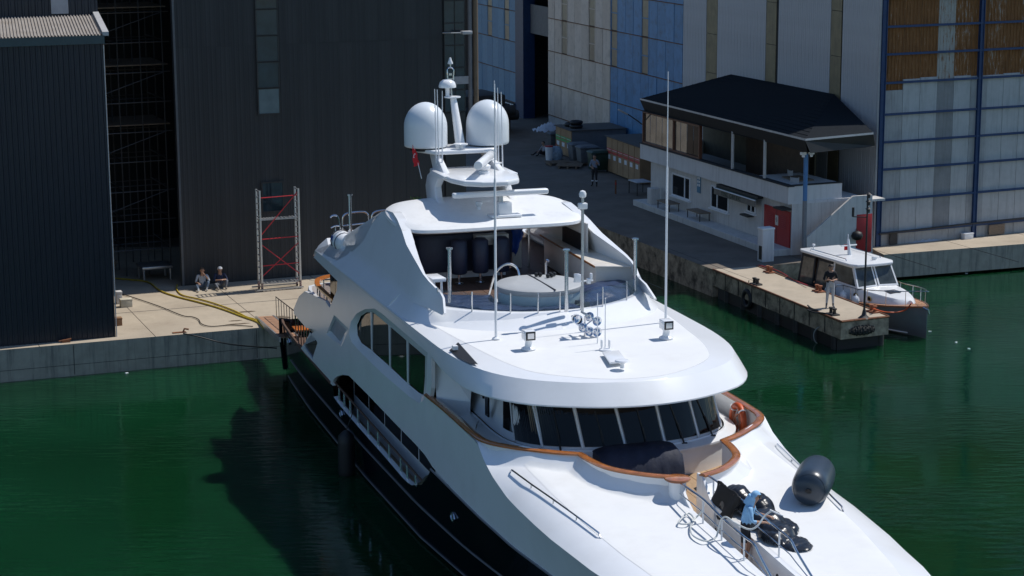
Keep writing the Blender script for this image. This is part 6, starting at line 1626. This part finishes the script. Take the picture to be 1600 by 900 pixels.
# ================================================================== PIER FITTINGS
def bollard(px, py, label, mt, sc=1.0):
    p = at(px, py); t = thing('bollard', label, 'bollard', tuple(p), rad(-68))
    m = M(); m.box((0, 0, .03), (.5 * sc, .35 * sc, .06)); m.build('base', mt, t, bevel=.01)
    for x in (-.13 * sc, .13 * sc):
        m = M(); m.lathe([(.07 * sc, .03), (.06 * sc, .2 * sc), (.09 * sc, .24 * sc), (.09 * sc, .28 * sc), (0, .3 * sc)], (x, 0, 0), 12); m.build('post', mt, t)
    return t
ORR = mat('orange rusted iron', (0.26, 0.09, 0.04), .7, var=.4, scale=9)
bollard(1202, 426, 'rusty twin bollard at the boat side of the pier near the shade line', ORR)
bollard(1181, 445, 'dark twin bollard at the yacht side of the pier above the first tyre', IRON)
bollard(1279, 456, 'rusty twin bollard behind the man in the black t-shirt', ORR)
bollard(1301, 492, 'dark grey twin bollard at the near corner of the pier', IRON)
bollard(1364, 488, 'orange rusty twin bollard with red rope beside the motor boat bow', ORR)
def tyre(px, py, v_off, label, rr=.33):
    q = at(px, py, .55); t = thing('tyre_fender', label, 'tyre', tuple(q), math.atan2(pd.y, pd.x))
    m = M(); m.tube([(rr * cos(a), 0, rr * sin(a)) for a in [2 * pi * i / 24 for i in range(24)]], .11, 10, closed=True); m.build('tyre', BLACK, t, smooth=60)
    m = M(); m.tube([(0, 0, rr), (0, .05, rr + .45)], .02, 5); m.build('chain', IRON, t)
tyre(1168, 467, 0, 'black tyre hung on the pier wall below the dark bollard')
tyre(1289, 507, 0, 'black tyre hung at the near corner of the pier')
m = M(); q = at(1283, 524, .3); m.tube([(q.x + .3 * cos(a), q.y - .05, q.z + .36 * sin(a)) for a in [2 * pi * i / 20 for i in range(20)]], .022, 6, closed=True); tag(m.build('rope_ring', mat('grey rope', (.3, .3, .28), .8), None), 'loop of pale grey rope hanging in front of the corner tyre', 'rope')
m = M(); ed = (D1 - C1).normalized(); rows = []
for i in range(25):
    t_ = i / 24; row = []
    for j in range(9):
        a_ = pi * j / 8; r_ = (.15 + .02 * sin(i * 2.9) + .02 * sin(i * 4.3 + j * 2.1) + .02 * random.random()) * (sin(pi * min(1, max(0.05, t_))) ** .4)
        q = C1 + ed * (.35 + 1.2 * t_) + Vector((0, 0, -.42 + r_ * cos(a_) * 1.2)) - Vector((-ed.y, ed.x, 0)) * (r_ * sin(a_)); row.append(q)
    rows.append(row)
m.rings(rows, False, False); tag(m.build('net_fender', mat('tangled netting', (.03, .03, .028), .95, var=.6, scale=12, bump=1, bscale=25), None, smooth=30), 'tangled dark netting bundle hanging across the end face of the pier', 'netting')
hose([tuple(at(x, y, 1.26)) for x, y in ((1262, 477), (1268, 482), (1278, 485), (1262, 484), (1272, 488), (1285, 489), (1300, 492))], .03, IRON, 'dark rope lying between bollards on the near edge of the pier', 'mooring_rope')
hose([tuple(at(x, y, z)) for x, y, z in ((1364, 482, 1.45), (1380, 487, 1.1), (1400, 488, 1.0), (1415, 484, 1.1), (1424, 474, 1.45))], .028, ORANGE, 'orange mooring rope from the pier end bollard to the motor boat bow', 'mooring_rope')
hose([tuple(at(x, y, z)) for x, y, z in ((1185, 414, 1.25), (1215, 423, 1.25), (1240, 437, 1.25), (1262, 446, 1.3))], .02, RED, 'red rope lying along the far edge of the pier', 'mooring_rope')
p = at(1350, 497); t = thing('signal_mast', 'thin dark mast with signal lamps standing at the end of the pier', 'mast', tuple(p), rad(-68))
zt = 1.2 + (497 - 308) / 39.5
m = M(); m.cyl((0, 0, 0), (0, 0, zt - 1.2), .045, .03, n=8); m.build('pole', IRON, t); m = M(); m.lathe([(.25, 0), (.1, .12), (.05, .35)], n=6); m.build('base', IRON, t)
for k in range(3): m = M(); m.lathe([(.07, 0), (.07, .12), (.11, .14), (.05, .2)], (0.06, 0, zt - 1.35 - k * .28), 10); m.build('signal_lamp', IRON, t)
m = M(); m.cyl((0, 0, zt - 2.1), (-.35, -.4, zt - 2.1), .02, n=6); m.cyl((-.35, -.4, zt - 2.1), (-.35, -.4, zt - 1.75), .05, n=8); m.build('side_lamp', IRON, t)
p = at(1197, 409); t = thing('service_cabinet', 'tall white service cabinet standing where the pier meets the shaded yard', 'cabinet', tuple(p), rad(22))
m = M(); m.bb(-.22, .36, -.05, .4, 0, 1.42); m.build('body', CWB, t, bevel=.015); m = M(); m.bb(-.24, .38, -.07, .42, 1.42, 1.5); m.build('lid', PLW, t, bevel=.01); m = M(); m.bb(-.235, -.222, 0, .25, .1, .7); m.build('side_vent', BLACK, t)
p = at(1255.5, 403); zt = (403 - 238) / 35.5
t = thing('camera_pole', 'blue and grey pole with two cameras at the cafe corner', 'pole', tuple(p), rad(22))
m = M(); m.cyl((0, 0, zt * .55), (0, 0, zt), .1, n=12); m.build('upper_post', mat('light blue paint', (.07, .2, .42), .5), t); m = M(); m.cyl((0, 0, 0), (0, 0, zt * .55), .1, n=12); m.build('lower_post', mat('grey paint', (.2, .21, .23), .5), t)
for e in (-.2, .2): m = M(); m.box((e, -.1, zt + .02), (.26, .12, .12)); m.lathe([(.07, -.14), (.07, -.04), (.03, 0)], (e, -.12, zt + .0), 10); m.build('camera', PLW, t)
p = at(1345, 391); t = thing('red_cabinet', 'tall red steel cabinet at the foot of the cafe stair wall', 'cabinet', (p.x - .1, p.y - .6, 1.2), rad(22))
m = M(); m.bb(-.42, .42, -.2, .2, 0, 1.85); m.build('body', RED, t, bevel=.02); m = M(); m.bb(-.4, .4, -.212, -.203, .05, 1.78); m.build('door', RED, t, bevel=.003)
p = at(1322, 365); t = thing('black_bag', 'round black bag hooked on the white stair wall left of the red cabinet', 'bag', tuple(KS.o + KS.d * 2.75 + KS.n * -.98 + Vector((0, 0, 2.05))), KS.az)
m = M(); m.lathe([(0, -.22), (.2, -.15), (.27, 0), (.2, .16), (0, .22)], n=14); m.build('body', BLACK, t, smooth=60); m = M(); m.tube([(-.1, 0, .15), (0, .1, .3), (.1, 0, .15)], .015, 5); m.build('strap', BLACK, t)

# ================================================================== YARD
def table(px, py, lw, label, top, w=.6, h=.72, rz=KF.az):
    p = at(px, py); t = thing('table', label, 'table', tuple(p), rz)
    m = M(); m.bb(-lw / 2, lw / 2, -w / 2, w / 2, h - .05, h); m.build('table_top', top, t, bevel=.008)
    for x in (-lw / 2 + .06, lw / 2 - .06):
        for y in (-w / 2 + .05, w / 2 - .05):
            m = M(); m.cyl((x, y, 0), (x, y, h - .05), .025, n=6); m.build('leg', IRON, t)
table(1044, 337, 1.5, 'brown topped table outside the cafe under the left window', WOOD)
table(1091, 352, 1.5, 'brown topped table outside the cafe nearer the pier', WOOD)
table(1000, 303, 1.2, 'white topped table beside the cafe far corner', mat('white laminate', (.5, .52, .55), .4), w=.9)
chair(tuple(at(1011, 283)), 2.2, 'worn wooden chair standing between the brown lockers and the cafe', WOOD)
p = at(962, 303); t = thing('marker_post', 'thin red and black marker post standing in the yard', 'post', tuple(p))
m = M(); m.cyl((0, 0, 0), (0, 0, .75), .045, n=8); m.build('post', RUST, t); m = M(); m.cyl((0, 0, .5), (0, 0, .62), .05, n=8); m.build('band', RED, t)
LBR = mat('brown locker board', (0.36, 0.23, 0.125), .75, var=.15, scale=2)
def locker(x0, x1, dy, h, n, stripe, name, label, sidem):
    t = fthing(CF, name, label, 'lockers'); w = (x1 - x0) / n
    m = M(); m.bb(x0, x1, .15, .15 + dy - .03, ZQ + .06, ZQ + h - .05); m.build('carcass', sidem, t, smooth=0)
    m = M(); m.bb(x0 - .1, x1 + .1, .1, .15 + dy + .12, ZQ + h - .045, ZQ + h); m.build('top', mat('locker top', (.10, .09, .08), .8) if 'locker top' not in bpy.data.materials else bpy.data.materials['locker top'], t, smooth=0)
    for k in range(n):
        a_ = x0 + k * w + .03; c_ = x0 + (k + 1) * w - .03; y = .15 + dy
        m = M(); m.bb(a_, c_, y - .028, y + .012, ZQ + .1, ZQ + h - .08); d = m.build('door', LBR, t, smooth=0)
        if stripe is not None:
            for q in (0, 1):
                m = M(); zc = ZQ + h * .62 - q * .17; m.bb(a_ + .03, c_ - .03, y + .014, y + .018, zc, zc + .12); m.build('sign_stripe', stripe, d, smooth=0)
            m = M(); zc = ZQ + h * .62; m.bb(a_ + .05, c_ - .05, y + .019, y + .021, zc + .035, zc + .06); m.bb(a_ + .25, c_ - .2, y + .014, y + .018, zc - .5, zc - .25); m.build('sign_plate', PLW, d, smooth=0)
xa, xb = CF.fz(948, 272)[0], CF.fz(1012, 300)[0]
RS_ = mat('sign red', (.5, .03, .03), .5); GS_ = mat('sign green', (.05, .36, .09), .5)
pa, pb = CF.fz(1014, 288), CF.fz(948, 268)
locker(pa[0], pb[0] , max(.8, pb[1] - .15), 2.1, 6, RS_, 'brown_lockers', 'row of tall brown lockers with red and white signs beside the cafe', LBR)
pa, pb = CF.fz(893, 249), CF.fz(868, 240)
locker(pa[0], pa[0] + 3.0, pa[1] - .15, 1.75, 3, GS_, 'brown_lockers', 'three brown recycling lockers with green signs by the beige hall', mat('grey locker side', (.16, .165, .175), .7))
p_ = (pa[0] + .9, pa[1] - .6)
for i, dx in enumerate((0, 1.0)):
    w_ = cpt(p_[0] + dx, p_[1], ZQ + 1.76); t = thing('tyre', ['tyre stack at the near end of', 'single tyre at the far end of'][i] + ' the green-signed lockers', 'tyre', tuple(w_), 0)
    for k in range(2 - i):
        m = M(); m.tube([(.3 * cos(a), .3 * sin(a), .12 + .23 * k) for a in [2 * pi * j / 20 for j in range(20)]], .115, 8, closed=True); m.build('rubber', BLACK, t, smooth=60)
def bin_(px, py, d, mt, label, wheels=True):
    p = at(px, py); t = thing('waste_bin', label, 'bin', tuple(p), CF.az - pi / 2)
    m = M(); m.rings([[(x * d[0] / 2 * k, y * d[1] / 2 * k, z) for x, y in ((-1, -1), (1, -1), (1, 1), (-1, 1))] for z, k in ((.12, .85), (d[2] * .85, 1.0))]); m.build('body', mt, t, bevel=.03)
    m = M(); m.rings([[(x * (d[0] / 2 + .04) * k, y * (d[1] / 2 + .04) * k, z) for x, y in ((-1, -1), (1, -1), (1, 1), (-1, 1))] for z, k in ((d[2] * .86, 1.0), (d[2] * .92, 1.0), (d[2], .7))]); m.build('lid', mt, t, bevel=.02)
    for x in (-d[0] * .35, d[0] * .35):
        m = M(); m.cyl((x, -d[1] * .35, .08), (x + .06, -d[1] * .35, .08), .08, n=10); m.build('wheel', BLACK, t)
GB = mat('galvanised bin', (.14, .15, .16), .6, metal=.3, var=.3, dirt=(.07, .06, .05), damt=.6)
bin_(935, 268, (1.1, .9, 1.25), mat('dark green bin', (.010, .04, .025), .5, var=.2), 'dark green wheeled bin between the grey bins and brown lockers')
bin_(918, 257, (1.2, .9, 1.15), GB, 'grey metal bin next to the green bin')
bin_(905, 252, (1.2, .9, 1.15), GB, 'grey metal bin next to the green-signed lockers')
bin_(866, 236, (.7, .7, 1.2), mat('dark grey tub', (.08, .085, .09), .6), 'dark grey tub under the plastic sheet')
p = at(858, 232); bpy_ = None
m = M(); rows = []
for i in range(13):
    rows.append([(lerp(-.9, .9, i / 12), (j / 8 - .5) * 1.2, 1.25 + .45 * sin(pi * i / 12) * sin(pi * j / 8) + .08 * sin(i * 2 + j * 1.7)) for j in range(9)])
m.rings(rows, False, False); tag(m.build('plastic_sheet', mat('white plastic film', (.5, .52, .56), .35), None, smooth=30, loc=(p.x, p.y, ZQ - .1), rz=.4), 'white plastic film billowing over the tub at the far end of the bins', 'plastic sheet')
p = at(858, 250); t = thing('bucket', 'white bucket with red lid standing left of the timber pallets', 'bucket', tuple(p))
m = M(); m.lathe([(.2, 0), (.24, .7), (.24, .8)], n=16); m.build('body', PLW, t); m = M(); m.lathe([(.25, .8), (.25, .86), (0, .87)], n=16); m.build('lid', RED, t)
p = at(869, 249); t = thing('shopping_bag', 'pale blue and red plastic bag between bucket and lockers', 'bag', tuple(p))
m = M(); m.rings([[(r * cos(a) * 1.2, r * sin(a), z) for a in [2 * pi * k / 12 + .3 * z for k in range(12)]] for z, r in ((0, .3), (.3, .36), (.6, .3), (.8, .15))]); m.build('body', mat('pale blue plastic', (.3, .38, .45), .4, var=.4, scale=6), t); m = M(); m.tube([(-.1, 0, .75), (0, 0, 1.0), (.1, 0, .75)], .03, 6); m.build('handle', RED, t)
for i, (x, y, r_) in enumerate(((872, 257, .2), (890, 262, -.15), (900, 258, .5))):
    p = at(x, y); t = thing('pallet', ['broken pallet below the white bucket', 'loose pallet boards in front of the green-signed lockers', 'small pallet leaning on the grey bins'][i], 'pallet', tuple(p), r_)
    for k in range(7): m = M(); m.box((0, -.5 + .17 * k, .16 + .02 * (k % 2)), (1.5 - .5 * (i == 2), .12, .025), rz=random.uniform(-.06, .06)); m.build('board', WOOD, t)
    for k in range(3): m = M(); m.box((-.55 + .5 * k, 0, .07), (.1, 1.15, .13)); m.build('bearer', WOOD, t)
x_, z_ = CF.fp(793, 182, .2); t = fthing(CF, 'notice_board', 'patchwork notice board at the foot of the weathered blue hall', 'sign')
m = M(); m.bb(x_ - 1.4, x_ + 1.4, .1, .15, z_ - 1.1, z_ + 1.1); m.build('board', DARKB, t)
for i in range(5):
    for j in range(4):
        m = M(); m.bb(x_ - 1.3 + i * .54, x_ - .86 + i * .54, .155, .165, z_ - 1.0 + j * .52, z_ - .56 + j * .52); m.build('sheet', [PLW, mat('yellow sheet', (.4, .3, .08), .7) if 'yellow sheet' not in bpy.data.materials else bpy.data.materials['yellow sheet'], RS_][(i * 3 + j) % 3], t, smooth=0)
w_ = cpt(*[CF.fp(1003, 195, .3)[0], .3, CF.fp(1003, 195, .3)[1]]); 
p0 = KF.gen(1003, 195, (1, 0, 0), 16.4); w_ = KF.o + KF.d * p0.x + KF.n * p0.y + Vector((0, 0, p0.z))
t = thing('street_lamp', 'flat headed street lamp on a bent arm at the far corner of the cafe roof', 'lamp', tuple(w_), KF.az)
m = M(); m.tube([(0, -.3, -.2), (.1, .2, .2), (.3, .75, .6)], .035, 6); m.build('arm', IRON, t); m = M(); m.box((.3, .95, .68), (.22, .55, .08), rx=.5); m.build('lamp_head', TRIM, t, bevel=.02)
# machinery beyond the grey hangar
for i, (x, y, z, d) in enumerate(((718, 160, 3.2, (5, 4, 2.6)), (742, 175, 2.4, (4, 3, 1.8)))):
    p = at(x, y, z); t = thing('machine_block', ['dark winch machinery behind the right satellite dome', 'lower dark machinery beside the weathered blue hall'][i], 'machine', (p.x, p.y, ZQ), .4)
    m = M(); m.bb(-d[0] / 2, d[0] / 2, -d[1] / 2, d[1] / 2, 0, d[2]); m.build('housing', IRON, t, bevel=.1); m = M(); m.cyl((-d[0] * .6, -d[1] * .55, d[2] * .6), (d[0] * .6, -d[1] * .55, d[2] * .6), .35, n=16); m.build('drum', IRON, t)

# ================================================================== MOTOR BOAT AT THE PIER
tip = at(1449, 481, 1.25); BAZ = rad(-66); bd = Vector((cos(BAZ), sin(BAZ), 0)); bo = tip - bd * 8.1
boat = thing('motor_boat', 'small white cabin motor boat with slate hull and teak deck moored at the pier', 'boat', (bo.x, bo.y, 0), BAZ)
SLATE = mat('slate hull paint', (0.15, 0.17, 0.19), .25, var=.05, coat=.4)
BW = mat('boat white', (0.72, 0.73, 0.74), .3, var=.02)
bb_ = lambda x: interp([(0, 1.22), (2, 1.32), (4, 1.33), (5.5, 1.2), (6.6, .88), (7.4, .5), (8.0, .1), (8.1, .02)], x)
bl_ = lambda x: interp([(0, 1.05), (2, 1.15), (4, 1.05), (5.5, .72), (6.6, .38), (7.2, .15), (7.6, .02), (8.1, .0)], x)
bz_ = lambda x: interp([(0, .85), (3, .88), (5, .98), (6.5, 1.1), (8.1, 1.28)], x)
m = M(); rows = []
for i in range(28):
    x = i * .3; q = [(x - (.0 if z > .6 else 0) , -lerp(bl_(x), bb_(x), (max(0, z) / bz_(x)) ** .7), z) for z in (-.5, 0, .12, .35, .6, bz_(x))]
    rows.append(q + [(a_[0], -a_[1], a_[2]) for a_ in reversed(q)])
m.rings(rows); m.build('hull', SLATE, boat, smooth=40)
for sg in (-1, 1):
    m = M(); m.tube([(i * .3, sg * (bb_(i * .3) + .01), bz_(i * .3)) for i in range(28)], .035, 6); m.build('rubbing_strake', TEAKV, boat)
    m = M(); m.tube([(i * .3, sg * (lerp(bl_(i * .3), bb_(i * .3), .22) + .01), .10) for i in range(25)], .03, 6); m.build('boot_stripe', BW, boat)
for k in range(9):
    rows = []
    for i in range(27):
        x = .1 + i * .3; b0 = bb_(x) - .05; rows.append([(x, b0 * (2 * k / 9 - 1) + .008, bz_(x) + .02), (x, b0 * (2 * (k + 1) / 9 - 1) - .008, bz_(x) + .02)])
    m = M(); m.rings(rows, False, False); m.build('deck_plank', mat('boat teak', (.42, .22, .12), .6, var=.15) if k == 0 else bpy.data.materials['boat teak'], boat, smooth=0)
cb = lambda x: interp([(2.4, 1.0), (4.6, 1.0), (5.6, .86), (6.4, .6), (6.9, .28), (7.0, .1)], x)
m = M(); rows = []
for x in [2.4, 3, 3.6, 4.2, 4.6, 5, 5.4, 5.8, 6.2, 6.5, 6.75, 6.95]:
    zt = interp([(2.4, 1.50), (4.6, 1.46), (5.6, 1.42), (6.5, 1.36), (6.95, 1.28)], x); c = cb(x)
    q = [(x, -c - .05, bz_(x)), (x, -c, zt - .12), (x, -c + .1, zt), (x, 0, zt + .05)]
    rows.append(q + [(a_[0], -a_[1], a_[2]) for a_ in reversed(q[:-1])])
m.rings(rows); m.build('cabin_trunk', BW, boat, smooth=40)
m = M(); m.box((5.75, 0.0, 1.465), (.5, .5, .04)); m.build('deck_hatch', mat('smoked hatch', (.06, .06, .07), .2), boat, bevel=.01)
for x in (4.7, 5.5):
    m = M(); y = -cb(x) - .03; m.tube([(x + .13 * cos(a), y - .02, 1.2 + .09 * sin(a)) for a in [2 * pi * k / 14 for k in range(14)]], .02, 5, closed=True); f = m.build('porthole', mat('brass', (.4, .3, .12), .3, metal=1) if x < 5 else bpy.data.materials['brass'], boat)
    m = M(); m.add([(x + .12 * cos(a), y - .01, 1.2 + .08 * sin(a)) for a in [2 * pi * k / 14 for k in range(14)]], [tuple(range(14))]); m.build('porthole_glass', GLASS, f)
# wheelhouse: corner posts and glazing, roof
zr = 2.28
def wf(x, y): return Vector((x, y, 0))
def quadfr(name, c4, inset, par, mt, gl):
    c = [Vector(q) for q in c4]; cc = sum(c, Vector()) / 4; i4 = [q.lerp(cc, inset) for q in c]
    m = M(); m.add(c + i4, [(k, (k + 1) % 4, 4 + (k + 1) % 4, 4 + k) for k in range(4)]); f = m.build(name, mt, par, smooth=0)
    f.modifiers.new('thickness', 'SOLIDIFY').thickness = .04
    m = M(); m.add(i4, [(0, 1, 2, 3)]); m.build('pane', gl, f, smooth=0)
BG = mat('boat window', (.05, .06, .06), .05, var=.5, scale=2)
quadfr('windscreen', [(4.75, -.98, 1.47), (4.75, -.03, 1.51), (4.3, -.03, zr), (4.3, -.9, zr)], .14, boat, BW, BG)
quadfr('windscreen', [(4.75, .03, 1.51), (4.75, .98, 1.47), (4.3, .9, zr), (4.3, .03, zr)], .14, boat, BW, BG)
for sg in (-1, 1):
    quadfr('side_window', [(2.9, sg * 1.0, 1.49), (4.75, sg * .98, 1.46), (4.3, sg * .9, zr), (2.9, sg * .92, zr)], .16, boat, BW, BG)
    m = M(); m.add([(2.4, sg * 1.04, .88), (4.6, sg * 1.04, .95), (4.76, sg * .99, 1.47), (2.4, sg * 1.0, 1.5)], [(0, 1, 2, 3)]); m.build('cabin_side', BW, boat, smooth=0)
    for a_, c_ in ((.5, 1.6), (1.7, 2.85)):
        quadfr('canvas_window', [(a_, sg * 1.12, .95), (c_, sg * 1.08, .95), (c_, sg * .95, zr), (a_ + .1, sg * .95, zr)], .2, boat, mat('black canvas', (.02, .02, .022), .8) if sg < 0 and a_ < 1 else bpy.data.materials['black canvas'], mat('clear vinyl', (.16, .14, .11), .15, var=.4) if sg < 0 and a_ < 1 else bpy.data.materials['clear vinyl'])
quadfr('canvas_window', [(.5, -1.12, .95), (.5, 1.12, .95), (.6, .95, zr), (.6, -.95, zr)], .2, boat, bpy.data.materials['black canvas'], bpy.data.materials['clear vinyl'])
m = M(); m.prism([(.35, -.95), (.6, -1.05), (4.2, -1.05), (4.5, -.85), (4.62, 0), (4.5, .85), (4.2, 1.05), (.6, 1.05), (.35, .95)], zr, zr + .12); m.build('roof', BW, boat, bevel=.04)
for sg in (-1, 1):
    m = M(); m.tube([(1.0, sg * .85, zr + .12), (1.05, sg * .85, zr + .2), (3.6, sg * .82, zr + .2), (3.65, sg * .82, zr + .12)], .018, 6); m.build('grab_rail', STEEL, boat)
m = M(); m.tube([(2.5, .1, zr + .1), (2.35, .1, zr + .75)], [.09, .05], 8); m.cyl((2.42, -.28, zr + .5), (2.42, .48, zr + .5), .03, n=6); m.cyl((2.35, .1, zr + .7), (2.35, .1, zr + .95), .025, n=6); m.build('mast', BW, boat)
m = M(); m.add([(2.38, -.1, zr + .3), (2.38, .06, zr + .3), (2.38, .06, zr + .55), (2.38, -.1, zr + .55)], [(0, 1, 2, 3)]); tagf = m.build('pennant', FR, boat)
m = M(); m.box((3.9, .35, zr + .2), (.12, .2, .12)); m.build('spotlight', BW, boat, bevel=.02)
m = M(); m.lathe([(.02, 0), (.02, .12), (.07, .14), (.06, .2), (0, .22)], (.7, -.5, zr + .12), 10); m.build('roof_light', BW, boat)
for sg in (-1, 1):
    P_ = [(x, sg * max(0.0, bb_(x) - .08), bz_(x) + h) for x, h in ((3.6, .02), (3.7, .55), (5.0, .55), (6.2, .58), (7.2, .6), (7.8, .62))] + [(8.15, 0, 1.9)]
    m = M(); m.tube(smooth_pts(P_, 3), .018, 6); m.build('bow_rail', STEEL, boat)
    for x in (4.6, 5.6, 6.5, 7.3):
        m = M(); m.cyl((x, sg * (bb_(x) - .08), bz_(x)), (x, sg * (bb_(x) - .08), bz_(x) + .57), .014, n=6); m.build('rail_post', STEEL, boat)
for x in (3.2, 4.3, 5.2):
    w_ = bo + bd * x + Vector((bd.y, -bd.x, 0)) * (1.36)
    t = thing('boat_fender', 'white ball fender on the pier side of the motor boat, ' + {3.2: 'aftmost', 4.3: 'middle', 5.2: 'foremost'}[x], 'fender', (w_.x, w_.y, 1.12))
    m = M(); m.lathe([(0, -.2), (.12, -.14), (.16, 0), (.12, .14), (.03, .2), (.02, .26)], n=14); m.build('ball', BW, t, smooth=60); m = M(); m.tube([(0, 0, .25), (0, .05, .45)], .012, 5); m.build('line', BLACK, t)
m = M(); m.tube([(8.0, -.12, 1.26), (8.22, -.05, 1.2), (8.2, 0, 1.02)], .04, 6); m.build('anchor', STEEL, boat)
# floating litter: white specks
for i, (x, y) in enumerate(((1453, 518), (1494, 535), (1514, 545), (1510, 427), (198, 583))):
    p = at(x, y, 0.01); m = M(); m.box((0, 0, 0), (.12, .06, .04), rz=i); tag(m.build('floating_litter', PLW, None, loc=tuple(p)), None, 'litter', 'white litter floating on the harbour water'); bpy.context.scene.collection.objects[-1] if 0 else None
for o in COL.objects:
    if o.name.startswith('floating_litter'): o['label'] = 'small white piece of litter floating on the green water'
